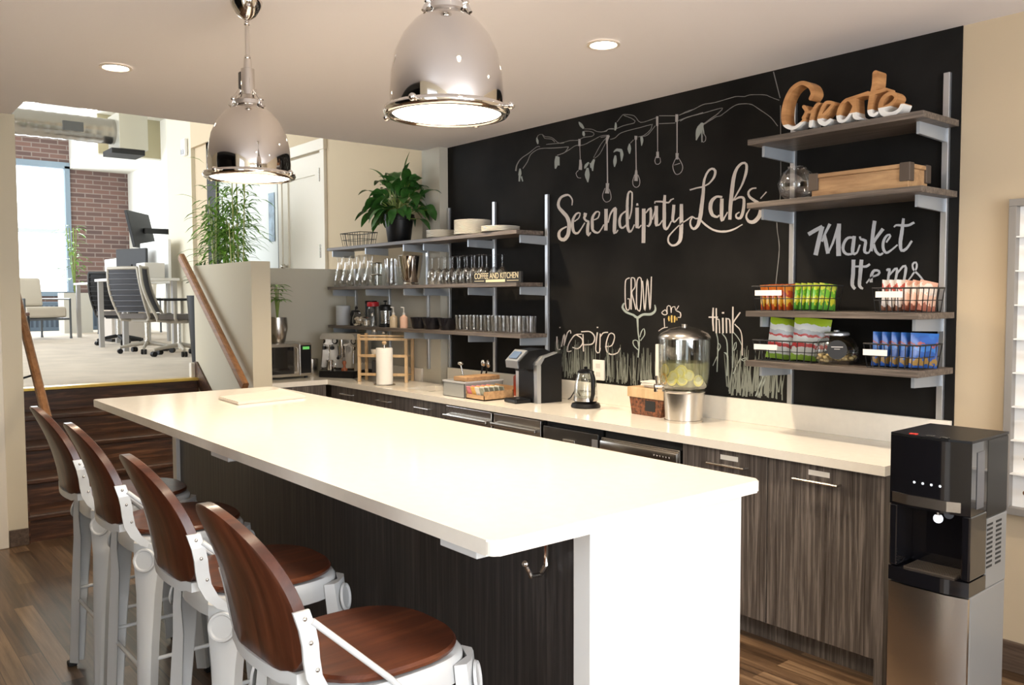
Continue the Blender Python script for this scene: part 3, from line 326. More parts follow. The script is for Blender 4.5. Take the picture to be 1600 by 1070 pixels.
CHALK['branch']=[[-3025,2480,-3042,2484,-3023,2495,-3038,2498,-3020,2509,-3034,2512,-3014,2522,-3026,2526,-3003,2535,-3013,2540,-2989,2548,-2997,2553,-2970,2559,-2976,2564,-2952,2567,-2957,2571,-2931,2573,-2935,2578,-2908,2579,-2913,2584,-2886,2586,-2891,2591,-2864,2595,-2869,2599,-2842,2604,-2846,2608,-2821,2613,-2825,2616,-2805,2618,-2808,2622,-2787,2618,-2787,2622,-2775,2614,-2773,2617],[-2953,2487,-2960,2492,-2940,2498,-2947,2502,-2926,2509,-2933,2512,-2914,2519,-2920,2523,-2902,2530,-2909,2533,-2891,2546,-2898,2548,-2882,2561,-2888,2564,-2869,2574,-2875,2577,-2855,2581,-2860,2585,-2838,2588,-2843,2592,-2821,2593,-2825,2597,-2805,2597,-2808,2601,-2788,2600,-2791,2604,-2773,2600,-2774,2605,-2749,2599,-2750,2604,-2729,2598,-2729,2602,-2705,2595,-2705,2599,-2678,2591,-2678,2596,-2651,2588,-2651,2593,-2623,2585,-2624,2590,-2601,2583,-2602,2588,-2578,2581,-2579,2586,-2555,2579,-2556,2584,-2532,2578,-2533,2582,-2509,2576,-2510,2581,-2486,2574,-2487,2579],[-2802,2656,-2810,2658,-2800,2670,-2807,2672,-2797,2684,-2804,2686,-2792,2693,-2796,2696,-2772,2698,-2773,2701,-2751,2695,-2748,2697,-2742,2682,-2737,2683,-2727,2665,-2724,2668,-2704,2659,-2704,2662,-2677,2654,-2677,2658,-2656,2649,-2654,2653,-2639,2638,-2634,2640,-2626,2625,-2621,2627],[-2752,2695,-2748,2697,-2737,2684,-2734,2687,-2719,2674,-2717,2677,-2699,2670,-2699,2674,-2678,2666,-2677,2670,-2656,2660,-2654,2663,-2639,2650,-2635,2653,-2621,2637,-2617,2639,-2603,2624,-2599,2626,-2586,2614,-2584,2617,-2566,2608,-2566,2613,-2548,2607,-2549,2612,-2531,2606,-2532,2610],[-2710,2621,-2710,2624,-2684,2619,-2684,2623,-2658,2617,-2658,2621,-2632,2615,-2632,2619,-2606,2613,-2607,2617,-2583,2611,-2584,2615,-2562,2610,-2563,2614,-2535,2610,-2536,2614,-2512,2612,-2513,2615,-2491,2613,-2493,2617,-2471,2613,-2472,2617,-2452,2611,-2452,2615,-2432,2609,-2432,2612,-2414,2606,-2415,2610,-2397,2605,-2399,2609,-2380,2608,-2382,2611,-2365,2612,-2367,2616,-2347,2615,-2348,2619,-2326,2615,-2327,2619,-2302,2613,-2302,2617,-2278,2612,-2279,2616,-2261,2613,-2264,2616,-2248,2622,-2253,2624,-2253,2634,-2257,2632,-2272,2644,-2274,2640,-2297,2651,-2298,2648,-2319,2655,-2319,2651,-2340,2658,-2340,2654],[-2490,2578,-2484,2575,-2501,2567,-2495,2564,-2512,2557,-2506,2553,-2526,2548,-2522,2544,-2542,2544,-2539,2540,-2561,2542,-2559,2537,-2581,2540,-2579,2535,-2602,2538,-2599,2533],[-2473,2562,-2470,2557,-2549,2541,-2545,2537],[-2470,2558,-2473,2561,-2454,2564,-2457,2567,-2437,2570,-2440,2573,-2419,2573,-2421,2577,-2404,2573,-2404,2577,-2386,2570,-2386,2574,-2367,2568,-2368,2572,-2347,2568,-2348,2572,-2329,2571,-2331,2574,-2309,2574,-2312,2578,-2290,2579,-2293,2583,-2271,2583,-2274,2587,-2254,2587,-2256,2591,-2235,2592,-2238,2595,-2218,2596,-2220,2600,-2202,2600,-2204,2603,-2185,2602,-2187,2605,-2168,2602,-2169,2606,-2152,2600,-2152,2604,-2135,2598,-2135,2602,-2118,2596,-2118,2601],[-2340,2669,-2340,2672,-2322,2666,-2322,2669,-2303,2663,-2303,2666,-2286,2659,-2285,2663,-2270,2656,-2269,2659,-2253,2649,-2251,2652,-2238,2640,-2235,2643,-2221,2634,-2220,2637,-2202,2629,-2202,2633,-2183,2626,-2184,2630,-2165,2625,-2166,2629,-2148,2628,-2150,2631,-2132,2632,-2134,2636,-2117,2635,-2119,2639,-2098,2634,-2099,2638,-2080,2632,-2080,2635],[-2134,2593,-2129,2589,-2147,2585,-2142,2581,-2160,2577,-2156,2574,-2173,2568,-2169,2566,-2188,2556,-2184,2554,-2199,2546,-2194,2543,-2210,2533,-2205,2531,-2222,2520,-2217,2517,-2233,2506,-2229,2503,-2245,2491,-2241,2489,-2257,2478,-2253,2475],[-2144,2565,-2139,2562,-2153,2552,-2149,2550,-2163,2540,-2159,2537,-2173,2527,-2169,2525,-2183,2515,-2178,2512,-2192,2504,-2188,2502,-2201,2495,-2197,2492,-2218,2484,-2214,2481,-2234,2478,-2230,2475,-2249,2472,-2246,2469],[-2191,2626,-2192,2630,-2173,2625,-2174,2629,-2155,2624,-2156,2628,-2140,2624,-2142,2628,-2132,2630,-2136,2633,-2123,2634,-2125,2638,-2106,2632,-2106,2636,-2081,2628,-2082,2632,-2058,2627,-2059,2631,-2039,2629,-2042,2633,-2022,2632,-2025,2636,-2001,2635,-2003,2639,-1983,2636,-1985,2640,-1962,2637,-1963,2641,-1940,2637,-1941,2641,-1921,2637,-1922,2641,-1906,2638,-1909,2642,-1897,2650,-1902,2650,-1909,2661,-1913,2659,-1930,2674,-1932,2671,-1944,2680,-1946,2677,-1960,2687,-1961,2684,-1977,2695,-1979,2691,-1994,2702,-1995,2698],[-2049,2667,-2053,2670,-2038,2675,-2042,2678,-2028,2684,-2031,2687,-2017,2692,-2021,2695,-2009,2698,-2012,2701,-2000,2703,-2002,2707,-1986,2702,-1987,2706,-1970,2699,-1969,2703,-1948,2694,-1948,2698,-1926,2688,-1925,2692,-1909,2681,-1906,2684,-1894,2669,-1890,2670,-1882,2653,-1878,2655,-1870,2641,-1867,2644,-1854,2633,-1853,2637,-1830,2632,-1831,2635,-1817,2632,-1818,2636,-1801,2634,-1803,2637,-1784,2635,-1786,2639,-1767,2637,-1768,2641,-1749,2640,-1751,2643,-1732,2641,-1734,2645],[-2191,2593,-2192,2597,-2115,2591,-2116,2595],[-2107,2569,-2108,2573,-2087,2569,-2089,2573,-2065,2572,-2068,2576,-2054,2577,-2057,2581,-2043,2584,-2047,2588,-2029,2591,-2032,2595,-2009,2596,-2011,2600,-1990,2598,-1991,2602,-1966,2600,-1968,2604,-1941,2601,-1942,2605,-1915,2602,-1916,2606,-1890,2603,-1891,2607,-1868,2603,-1869,2607,-1849,2604,-1850,2608,-1832,2605,-1833,2609,-1816,2606,-1817,2610,-1800,2607,-1802,2611,-1785,2607,-1786,2611,-1769,2608,-1771,2612],[-1711,2649,-1711,2653,-1589,2629,-1589,2633],[-1711,2603,-1711,2607,-1588,2588,-1588,2592],[-1559,2627,-1562,2631,-1546,2630,-1548,2634,-1532,2634,-1534,2637,-1518,2637,-1520,2641,-1504,2640,-1506,2643,-1491,2641,-1492,2645,-1477,2642,-1479,2646,-1464,2643,-1465,2647,-1450,2644,-1451,2647],[-1552,2593,-1554,2597,-1538,2597,-1541,2601,-1525,2601,-1527,2605,-1504,2605,-1506,2608,-1489,2606,-1490,2610,-1470,2608,-1472,2612,-1451,2610,-1452,2614,-1430,2612,-1431,2615,-1409,2613,-1410,2617,-1389,2615,-1391,2619],[-1765,2612,-1760,2611,-1769,2602,-1764,2600,-1772,2591,-1767,2589,-1779,2582,-1775,2579,-1790,2575,-1786,2571,-1803,2567,-1800,2564,-1818,2561,-1815,2557,-1831,2556,-1829,2552,-1847,2554,-1845,2550,-1861,2554,-1860,2550,-1876,2554,-1875,2551],[-1742,2599,-1738,2596,-1754,2589,-1750,2586,-1767,2579,-1763,2576,-1779,2569,-1775,2566,-1791,2561,-1787,2557,-1801,2555,-1798,2551,-1821,2551,-1819,2547,-1838,2552,-1837,2548],[-1913,2542,-1909,2539,-1940,2526,-1936,2522],[-1560,2628,-1562,2632,-1545,2630,-1547,2634,-1530,2632,-1532,2635,-1515,2634,-1517,2637,-1500,2635,-1502,2639,-1485,2637,-1487,2641,-1471,2640,-1473,2643,-1456,2643,-1459,2646,-1442,2646,-1445,2650,-1429,2650,-1431,2653,-1415,2653,-1418,2657,-1402,2656,-1404,2660,-1389,2658,-1391,2662,-1375,2659,-1376,2663,-1362,2658,-1362,2662,-1348,2657,-1349,2661,-1333,2656,-1334,2660,-1315,2656,-1316,2659,-1297,2656,-1298,2660,-1275,2657,-1276,2661,-1253,2659,-1254,2662,-1231,2660,-1232,2664,-1211,2661,-1213,2665,-1196,2662,-1198,2666,-1178,2663,-1179,2667,-1167,2663,-1167,2666,-1154,2661,-1154,2664,-1140,2658,-1140,2661,-1125,2655,-1125,2658,-1112,2653,-1113,2656,-1099,2655,-1101,2658,-1083,2656,-1083,2659,-1071,2654,-1071,2658,-1055,2652,-1055,2655,-1037,2649,-1038,2652,-1020,2646,-1020,2649,-1004,2642,-1004,2646,-992,2639,-992,2643,-978,2635,-977,2638,-970,2630,-969,2633,-960,2624,-958,2627,-947,2618,-946,2620,-933,2610,-932,2613,-918,2603,-917,2606,-904,2596,-902,2599],[-1571,2597,-1573,2601,-1557,2599,-1559,2603,-1543,2601,-1545,2605,-1529,2603,-1531,2607,-1515,2605,-1516,2609,-1498,2607,-1500,2611,-1483,2608,-1484,2612,-1466,2609,-1468,2613,-1449,2609,-1450,2613,-1432,2609,-1433,2613,-1415,2610,-1416,2614,-1400,2610,-1401,2614,-1383,2611,-1384,2615,-1368,2612,-1369,2616,-1353,2613,-1355,2617,-1339,2614,-1340,2618,-1325,2615,-1326,2619,-1309,2616,-1311,2620,-1293,2617,-1294,2621,-1277,2618,-1278,2621,-1265,2618,-1265,2621,-1260,2618,-1256,2619,-1262,2613,-1259,2610,-1276,2604,-1273,2601,-1290,2596,-1287,2592,-1301,2590,-1298,2587,-1313,2586,-1310,2582,-1327,2581,-1324,2577,-1337,2577,-1334,2572,-1349,2572,-1345,2567,-1361,2566,-1357,2562,-1373,2561,-1370,2557,-1385,2556,-1382,2552],[-1382,2548,-1385,2551,-1367,2553,-1370,2557,-1352,2559,-1354,2562,-1336,2564,-1339,2568,-1321,2569,-1324,2573,-1308,2574,-1311,2577,-1298,2577,-1300,2581,-1285,2577,-1286,2580,-1272,2577,-1274,2580,-1261,2581,-1264,2584,-1249,2587,-1251,2590,-1234,2593,-1237,2596,-1220,2600,-1223,2603,-1207,2606,-1209,2609,-1195,2610,-1198,2614,-1179,2616,-1181,2619,-1167,2618,-1168,2622,-1151,2619,-1152,2623,-1138,2618,-1139,2622,-1123,2616,-1123,2620,-1107,2614,-1107,2618,-1092,2611,-1092,2614,-1078,2606,-1077,2610,-1066,2601,-1064,2604,-1055,2594,-1053,2596,-1044,2586,-1041,2588,-1033,2577,-1030,2580,-1021,2568,-1018,2571,-1010,2560,-1007,2563,-998,2552,-996,2555,-986,2543,-984,2546,-975,2535,-972,2537,-964,2526,-961,2528,-954,2517,-951,2520,-944,2507,-941,2509,-936,2497,-932,2499,-928,2487,-925,2489,-920,2477,-917,2479,-912,2467,-909,2469],[-943,2750,-937,2750,-901,2608,-896,2608],[-898,2571,-894,2570,-896,2494,-892,2493,-895,2412,-890,2411,-893,2330,-889,2330,-891,2253,-887,2252,-891,2184,-886,2184,-891,2130,-887,2129,-893,2092,-889,2091,-896,2067,-892,2066,-900,2051,-896,2050,-905,2040,-900,2039,-908,2030,-904,2029,-910,2017,-906,2016,-911,2001,-907,2001,-911,1987,-907,1987,-911,1974,-906,1974,-910,1961,-905,1961,-909,1948,-904,1948,-907,1933,-903,1934,-905,1919,-901,1919,-902,1905,-898,1905,-899,1891,-895,1891,-897,1875,-892,1875,-895,1856,-890,1856,-894,1834,-890,1834,-896,1806,-891,1806,-899,1774,-894,1774,-903,1739,-898,1739,-907,1703,-902,1703,-911,1668,-906,1668,-914,1636,-910,1635,-917,1605,-912,1605,-919,1574,-915,1574,-921,1544,-917,1544,-923,1516,-919,1516,-925,1491,-921,1491,-927,1469,-923,1468,-928,1451,-924,1451,-929,1437,-926,1437,-930,1426,-927,1426,-931,1416,-928,1416,-932,1406,-929,1406,-933,1395,-930,1395]]
CHALK['leaves']=[[-2810,2683,-2803,2683,-2812,2671,-2794,2670,-2812,2659,-2787,2658,-2806,2648,-2787,2647,-2799,2637,-2789,2637],[-2993,2494,-2979,2492,-2999,2477,-2973,2474,-3003,2463,-2970,2458,-3005,2448,-2976,2442],[-3001,2446,-2980,2443,-3003,2406,-2987,2403],[-2982,2437,-2964,2438,-2962,2400,-2951,2401],[-2614,2532,-2587,2528,-2618,2519,-2585,2514,-2623,2507,-2583,2500,-2625,2494,-2584,2485,-2625,2481,-2590,2472,-2624,2466,-2600,2460,-2623,2451,-2610,2448],[-2595,2524,-2575,2522,-2589,2467,-2574,2466],[-2393,2722,-2388,2724,-2389,2709,-2372,2715,-2381,2695,-2357,2704,-2367,2683,-2347,2691,-2350,2671,-2338,2676],[-2355,2657,-2340,2656,-2357,2645,-2335,2644,-2356,2634,-2332,2634,-2343,2623,-2337,2624],[-2256,2469,-2240,2462,-2265,2460,-2244,2451,-2275,2450,-2248,2440,-2280,2437,-2251,2430,-2278,2422,-2253,2420,-2272,2408,-2255,2407,-2267,2394,-2257,2394],[-2302,2456,-2293,2449,-2318,2450,-2302,2438,-2333,2442,-2311,2429,-2339,2431,-2321,2422,-2340,2419,-2332,2416],[-2317,2420,-2299,2417,-2324,2407,-2295,2402,-2331,2393,-2291,2387,-2334,2377,-2289,2373,-2329,2360,-2291,2358,-2319,2344,-2296,2343,-2310,2327,-2301,2327],[-2289,2446,-2277,2446,-2283,2415,-2269,2415],[-2065,2668,-2056,2666,-2068,2655,-2052,2652,-2071,2643,-2050,2638,-2071,2632,-2054,2627,-2071,2621,-2060,2618],[-1857,2551,-1841,2552,-1856,2540,-1835,2540,-1855,2529,-1832,2527,-1853,2520,-1834,2516,-1851,2508,-1839,2505,-1849,2496,-1844,2495],[-1948,2523,-1940,2521,-1953,2513,-1936,2510,-1958,2503,-1933,2499,-1961,2492,-1931,2489,-1955,2476,-1934,2474,-1947,2461,-1940,2460],[-2077,2486,-2080,2489,-2061,2490,-2069,2500,-2048,2490,-2052,2507,-2033,2485,-2028,2503,-2013,2478,-2006,2497],[-2022,2494,-2005,2494,-2022,2480,-1998,2479,-2021,2465,-1994,2463,-2019,2453,-1997,2450,-2017,2440,-2002,2437,-2014,2425,-2007,2424],[-2069,2468,-2055,2465,-2074,2456,-2053,2452,-2079,2445,-2051,2440,-2081,2433,-2051,2428,-2080,2421,-2054,2417,-2077,2409,-2060,2406,-2073,2397,-2066,2396],[-1401,2563,-1391,2557,-1413,2555,-1395,2544,-1426,2546,-1398,2532,-1435,2533,-1403,2519,-1439,2522,-1407,2511,-1440,2510,-1413,2501,-1440,2497,-1419,2491,-1439,2484,-1425,2480,-1439,2471,-1432,2469],[-1402,2534,-1393,2533,-1400,2454,-1391,2453],[-1395,2562,-1383,2556,-1405,2554,-1385,2544,-1414,2546,-1387,2533,-1423,2535,-1393,2521,-1426,2525,-1398,2512,-1430,2513,-1406,2502,-1432,2500,-1414,2492,-1435,2487,-1423,2482,-1437,2475,-1431,2472],[-1396,2542,-1387,2542,-1387,2498,-1378,2498]]
CHALK['bulbs']=[[-2394,2614,-2373,2611,-2394,2569,-2373,2566],[-2383,2567,-2378,2567,-2379,2482,-2373,2481],[-2385,2480,-2367,2479,-2385,2464,-2363,2462,-2386,2448,-2359,2445,-2389,2433,-2359,2428,-2392,2417,-2360,2411],[-2393,2415,-2389,2412,-2408,2407,-2404,2404,-2419,2397,-2413,2396,-2413,2380,-2408,2381,-2400,2365,-2396,2368,-2384,2361,-2384,2364,-2369,2359,-2369,2363],[-2137,2602,-2111,2593,-2142,2587,-2119,2579,-2146,2572,-2126,2567,-2145,2560,-2129,2557,-2142,2549,-2131,2548],[-2139,2552,-2129,2551,-2135,2302,-2124,2301],[-2145,2304,-2115,2300,-2144,2293,-2117,2289,-2144,2280,-2119,2276,-2146,2268,-2118,2264,-2149,2255,-2117,2251,-2153,2242,-2115,2237],[-2155,2275,-2150,2273,-2161,2263,-2156,2262,-2168,2252,-2162,2250,-2174,2240,-2168,2238,-2176,2229,-2170,2228,-2174,2215,-2168,2215,-2167,2202,-2161,2204,-2158,2193,-2154,2195,-2145,2185,-2143,2189,-2130,2184,-2132,2188,-2113,2188,-2117,2191,-2099,2197,-2105,2199,-2095,2211,-2101,2212,-2097,2227,-2103,2227,-2101,2240,-2106,2239,-2106,2252,-2112,2251,-2112,2265,-2117,2264],[-1903,2563,-1880,2558,-1903,2540,-1884,2536],[-1897,2541,-1889,2540,-1893,2358,-1884,2357],[-1896,2358,-1881,2356,-1898,2346,-1879,2344,-1900,2335,-1878,2333,-1901,2324,-1876,2321,-1902,2314,-1876,2310,-1903,2303,-1876,2300,-1904,2293,-1876,2289],[-1904,2331,-1899,2329,-1910,2317,-1905,2316,-1916,2304,-1911,2302,-1920,2292,-1914,2291,-1918,2276,-1913,2276,-1912,2264,-1907,2265,-1900,2254,-1897,2258,-1886,2250,-1886,2254,-1871,2253,-1875,2257,-1860,2261,-1865,2264,-1856,2275,-1861,2276,-1856,2291,-1862,2291,-1860,2303,-1865,2302,-1866,2315,-1871,2314,-1872,2327,-1877,2326],[-1733,2651,-1716,2649,-1732,2596,-1716,2593],[-1725,2595,-1718,2594,-1722,2444,-1717,2443],[-1730,2445,-1711,2443,-1730,2408,-1708,2406],[-1734,2418,-1729,2416,-1740,2406,-1735,2404,-1744,2394,-1738,2393,-1740,2381,-1735,2382,-1732,2371,-1730,2374,-1712,2368,-1713,2372,-1701,2373,-1705,2376,-1694,2381,-1699,2383,-1696,2394,-1700,2394,-1700,2408,-1704,2408],[-1587,2639,-1566,2635,-1588,2596,-1568,2592],[-1579,2594,-1570,2592,-1577,2414,-1569,2413],[-1584,2418,-1561,2414,-1583,2382,-1565,2379],[-1585,2388,-1581,2386,-1592,2378,-1587,2376,-1598,2368,-1593,2366,-1604,2357,-1599,2355,-1607,2347,-1601,2346,-1605,2332,-1599,2332,-1599,2317,-1593,2318,-1592,2305,-1587,2307,-1581,2295,-1578,2298,-1568,2292,-1569,2296,-1552,2295,-1555,2299,-1538,2304,-1542,2308,-1532,2314,-1537,2316,-1528,2325,-1534,2326,-1529,2338,-1534,2338,-1535,2352,-1540,2351,-1544,2367,-1549,2365,-1553,2379,-1557,2378,-1562,2390,-1566,2388,-1571,2398,-1574,2396],[-1593,2349,-1594,2352,-1550,2354,-1552,2358],[-1395,2491,-1390,2490,-1396,2481,-1391,2480,-1397,2470,-1392,2469,-1396,2461,-1392,2462,-1385,2450,-1385,2453,-1370,2457,-1374,2459,-1367,2467,-1371,2468,-1367,2479,-1371,2479,-1373,2489,-1377,2488,-1381,2499,-1385,2497]]
CHALK['inspire']=[[-2608,1326,-2596,1326,-2608,1308,-2596,1309,-2609,1290,-2596,1290,-2609,1272,-2596,1272,-2608,1256,-2595,1257,-2605,1243,-2593,1248,-2586,1234,-2583,1242,-2566,1238,-2567,1244],[-2579,1389,-2568,1392,-2577,1383,-2566,1385],[-2552,1259,-2562,1259,-2548,1274,-2557,1275,-2543,1291,-2553,1292,-2539,1307,-2549,1308,-2534,1321,-2545,1322,-2531,1331,-2541,1334,-2522,1341,-2526,1348,-2530,1335,-2519,1335,-2531,1321,-2520,1320,-2533,1303,-2522,1303,-2535,1285,-2524,1285,-2536,1268,-2526,1268],[-2527,1268,-2536,1269,-2521,1283,-2530,1284,-2515,1299,-2525,1300,-2510,1315,-2519,1316,-2504,1329,-2514,1331,-2499,1342,-2508,1344,-2494,1352,-2503,1355,-2479,1366,-2485,1371,-2472,1367,-2467,1373,-2471,1362,-2461,1363,-2471,1350,-2461,1351],[-2361,1353,-2361,1346,-2384,1352,-2384,1345,-2408,1350,-2406,1343,-2432,1343,-2426,1337,-2446,1333,-2438,1328,-2459,1320,-2451,1316,-2472,1306,-2463,1303,-2483,1292,-2474,1289,-2491,1279,-2482,1277,-2501,1260,-2491,1258,-2505,1241,-2495,1241,-2502,1227,-2495,1232,-2480,1226,-2482,1233,-2456,1233,-2459,1239],[-2453,1256,-2450,1263,-2434,1253,-2431,1260,-2413,1249,-2412,1256,-2393,1251,-2396,1258,-2374,1261,-2381,1266,-2357,1276,-2366,1280,-2347,1291,-2357,1292,-2347,1309,-2357,1307,-2359,1325,-2367,1320,-2373,1333,-2380,1327,-2391,1340,-2397,1334,-2409,1347,-2415,1341],[-2355,1350,-2345,1350,-2349,1237,-2339,1237],[-2366,1362,-2367,1369,-2344,1363,-2345,1370,-2322,1365,-2322,1372,-2301,1366,-2301,1373,-2285,1364,-2281,1371,-2268,1357,-2260,1363,-2254,1345,-2245,1350,-2247,1333,-2236,1335,-2247,1320,-2236,1319,-2253,1305,-2243,1302,-2264,1294,-2258,1288,-2278,1290,-2275,1282,-2297,1287,-2296,1280,-2319,1286,-2319,1279,-2341,1284,-2340,1277],[-2223,1366,-2212,1366,-2226,1346,-2215,1345,-2229,1324,-2219,1323,-2233,1302,-2222,1301,-2235,1281,-2225,1281,-2237,1263,-2227,1264,-2236,1249,-2227,1251,-2221,1231,-2215,1237,-2198,1234,-2204,1239,-2190,1248,-2199,1249,-2186,1267,-2195,1268],[-2223,1401,-2209,1401,-2223,1393,-2209,1394],[-2196,1359,-2186,1359,-2201,1244,-2191,1244],[-2187,1335,-2194,1338,-2179,1345,-2186,1348,-2171,1354,-2178,1358,-2162,1361,-2166,1367,-2143,1364,-2145,1371,-2122,1365,-2122,1372],[-2148,1273,-2148,1280,-2127,1275,-2128,1282,-2106,1277,-2108,1283,-2087,1284,-2093,1289,-2076,1297,-2085,1299,-2068,1312,-2077,1314,-2063,1328,-2072,1329,-2060,1341,-2069,1340,-2065,1357,-2073,1353,-2078,1365,-2082,1359,-2096,1368,-2094,1362,-2115,1360,-2108,1355,-2123,1348,-2115,1346,-2131,1333,-2122,1331,-2138,1316,-2128,1315,-2143,1300,-2132,1300,-2145,1285,-2134,1286,-2145,1270,-2134,1271,-2142,1257,-2131,1259,-2137,1245,-2127,1249,-2125,1234,-2117,1241,-2108,1228,-2104,1236,-2091,1226,-2090,1234,-2071,1228,-2073,1236,-2052,1234,-2056,1240,-2035,1242,-2041,1246,-2025,1252,-2033,1255,-2019,1263,-2026,1265,-2012,1274,-2020,1276]]
CHALK['grow']=[[-1941,1711,-1938,1705,-1958,1708,-1954,1702,-1973,1700,-1966,1696,-1979,1689,-1970,1687,-1981,1675,-1972,1674,-1982,1654,-1973,1654,-1982,1638,-1973,1638,-1982,1619,-1973,1619,-1982,1598,-1972,1598,-1981,1577,-1972,1577,-1980,1558,-1971,1558,-1978,1543,-1969,1544,-1974,1524,-1965,1526,-1968,1513,-1960,1517,-1960,1507,-1957,1513,-1946,1508,-1951,1512,-1937,1520,-1945,1522,-1935,1534,-1943,1534,-1935,1551,-1943,1551,-1935,1569,-1943,1568,-1938,1582,-1944,1578,-1957,1583,-1957,1577],[-1921,1514,-1932,1514,-1922,1704,-1933,1704],[-1929,1705,-1930,1711,-1914,1706,-1913,1712,-1904,1702,-1897,1706,-1901,1693,-1892,1694,-1898,1680,-1890,1680,-1898,1666,-1889,1665,-1899,1654,-1891,1652,-1907,1643,-1899,1640,-1918,1634,-1911,1630,-1926,1621,-1917,1620,-1925,1607,-1916,1608,-1920,1593,-1911,1595,-1914,1578,-1905,1580,-1909,1565,-1900,1566,-1904,1552,-1896,1553,-1900,1539,-1891,1541,-1896,1526,-1887,1528,-1892,1514,-1883,1515],[-1858,1713,-1855,1707,-1872,1709,-1865,1705,-1883,1690,-1874,1688,-1885,1671,-1876,1670,-1886,1646,-1877,1646,-1887,1617,-1878,1617,-1887,1589,-1878,1589,-1887,1563,-1878,1563,-1886,1543,-1877,1544,-1882,1521,-1873,1522,-1875,1510,-1867,1513,-1867,1505,-1862,1510,-1854,1502,-1861,1506,-1846,1521,-1855,1523,-1844,1538,-1853,1538,-1842,1560,-1851,1560,-1840,1585,-1849,1585,-1839,1610,-1848,1611,-1838,1634,-1846,1634,-1837,1652,-1846,1652,-1837,1672,-1846,1671,-1838,1685,-1847,1685,-1840,1696,-1849,1695,-1843,1705,-1850,1701,-1857,1713,-1862,1708],[-1838,1688,-1830,1688,-1835,1654,-1826,1654,-1832,1614,-1823,1614,-1829,1575,-1820,1575,-1826,1540,-1816,1541,-1823,1516,-1813,1517,-1811,1506,-1818,1510,-1807,1522,-1816,1523,-1804,1558,-1813,1558,-1801,1603,-1810,1604,-1798,1649,-1807,1649,-1794,1684,-1804,1684,-1795,1695,-1797,1702,-1797,1685,-1787,1685,-1793,1651,-1784,1651,-1789,1606,-1779,1607,-1785,1562,-1776,1562,-1781,1528,-1772,1529,-1776,1512,-1772,1519,-1767,1526,-1776,1527,-1765,1553,-1774,1553,-1763,1590,-1773,1590,-1762,1633,-1771,1633,-1761,1675,-1770,1675,-1759,1712,-1768,1712]]
CHALK['flower']=[[-1988,1556,-1980,1552,-2001,1544,-1988,1539,-2008,1528,-1990,1528,-2001,1515,-1985,1522,-1989,1503,-1976,1513,-1974,1493,-1963,1504,-1959,1488,-1951,1500,-1942,1483,-1936,1495,-1926,1479,-1920,1491,-1913,1476,-1904,1487,-1896,1465,-1885,1477,-1875,1457,-1874,1473,-1856,1463,-1867,1476,-1842,1472,-1853,1484,-1828,1478,-1834,1491,-1814,1479,-1815,1494,-1797,1479,-1797,1494,-1778,1479,-1780,1494,-1761,1481,-1768,1496,-1744,1489,-1755,1501,-1731,1499,-1745,1507,-1724,1511,-1739,1514,-1724,1523,-1737,1522,-1728,1534,-1738,1533,-1733,1545,-1740,1544],[-1883,1467,-1866,1468,-1882,1453,-1865,1454,-1880,1439,-1865,1439,-1879,1424,-1865,1425,-1877,1410,-1865,1411,-1875,1397,-1865,1397,-1874,1383,-1864,1384,-1872,1368,-1862,1369,-1869,1354,-1860,1355,-1866,1340,-1857,1341,-1864,1326,-1855,1327,-1864,1311,-1854,1311,-1864,1297,-1854,1297,-1865,1283,-1856,1283,-1867,1268,-1857,1268,-1869,1253,-1859,1253,-1871,1238,-1861,1238,-1873,1223,-1863,1223],[-1850,1347,-1858,1348,-1846,1360,-1853,1361,-1841,1373,-1849,1375,-1836,1383,-1843,1386,-1827,1395,-1832,1398,-1823,1397,-1819,1402,-1820,1391,-1813,1392,-1818,1377,-1810,1378,-1819,1364,-1812,1363,-1827,1353,-1821,1350,-1840,1340,-1833,1337,-1852,1328,-1846,1324],[-1861,1269,-1866,1265,-1875,1278,-1880,1274,-1889,1287,-1895,1283,-1899,1296,-1906,1293,-1906,1311,-1914,1310,-1905,1322,-1911,1326,-1892,1326,-1892,1331,-1876,1323,-1871,1327,-1872,1315,-1865,1317,-1870,1302,-1862,1303,-1867,1288,-1860,1290]]
CHALK['bee']=[[-1681,1496,-1686,1499,-1667,1507,-1671,1511,-1657,1513,-1655,1518,-1648,1504,-1642,1507,-1644,1492,-1637,1491,-1651,1489,-1649,1484,-1663,1488,-1664,1483,-1672,1492,-1676,1488,-1681,1499,-1685,1496],[-1637,1492,-1644,1492,-1638,1507,-1645,1507,-1639,1523,-1646,1523,-1638,1533,-1643,1535,-1629,1538,-1630,1543,-1620,1535,-1615,1538,-1617,1527,-1611,1527,-1615,1512,-1609,1513,-1613,1498,-1607,1499],[-1607,1498,-1613,1498,-1606,1514,-1612,1515,-1603,1527,-1609,1529,-1594,1532,-1596,1536,-1585,1532,-1581,1536,-1582,1522,-1577,1523,-1577,1511,-1574,1516,-1567,1518,-1572,1520,-1559,1528,-1564,1531,-1551,1539,-1556,1541],[-1573,1508,-1571,1513,-1556,1503,-1553,1508,-1545,1497,-1538,1501,-1543,1485,-1534,1485,-1544,1475,-1539,1470,-1560,1475,-1560,1470],[-1667,1464,-1660,1465,-1662,1407,-1656,1408],[-1705,1387,-1707,1390,-1693,1394,-1696,1397,-1681,1400,-1684,1404,-1670,1405,-1672,1410,-1653,1409,-1654,1413,-1636,1411,-1636,1415]]
CHALK['beebody']=[[-1630,1479,-1623,1479,-1635,1465,-1622,1465,-1632,1456,-1622,1458,-1628,1448,-1621,1450],[-1612,1484,-1600,1483,-1613,1473,-1600,1473,-1614,1462,-1600,1463,-1612,1451,-1600,1452,-1610,1441,-1599,1442],[-1591,1480,-1579,1481,-1591,1470,-1577,1471,-1590,1460,-1577,1460,-1590,1451,-1579,1450,-1591,1443,-1582,1442],[-1571,1472,-1565,1472,-1570,1454,-1564,1455]]
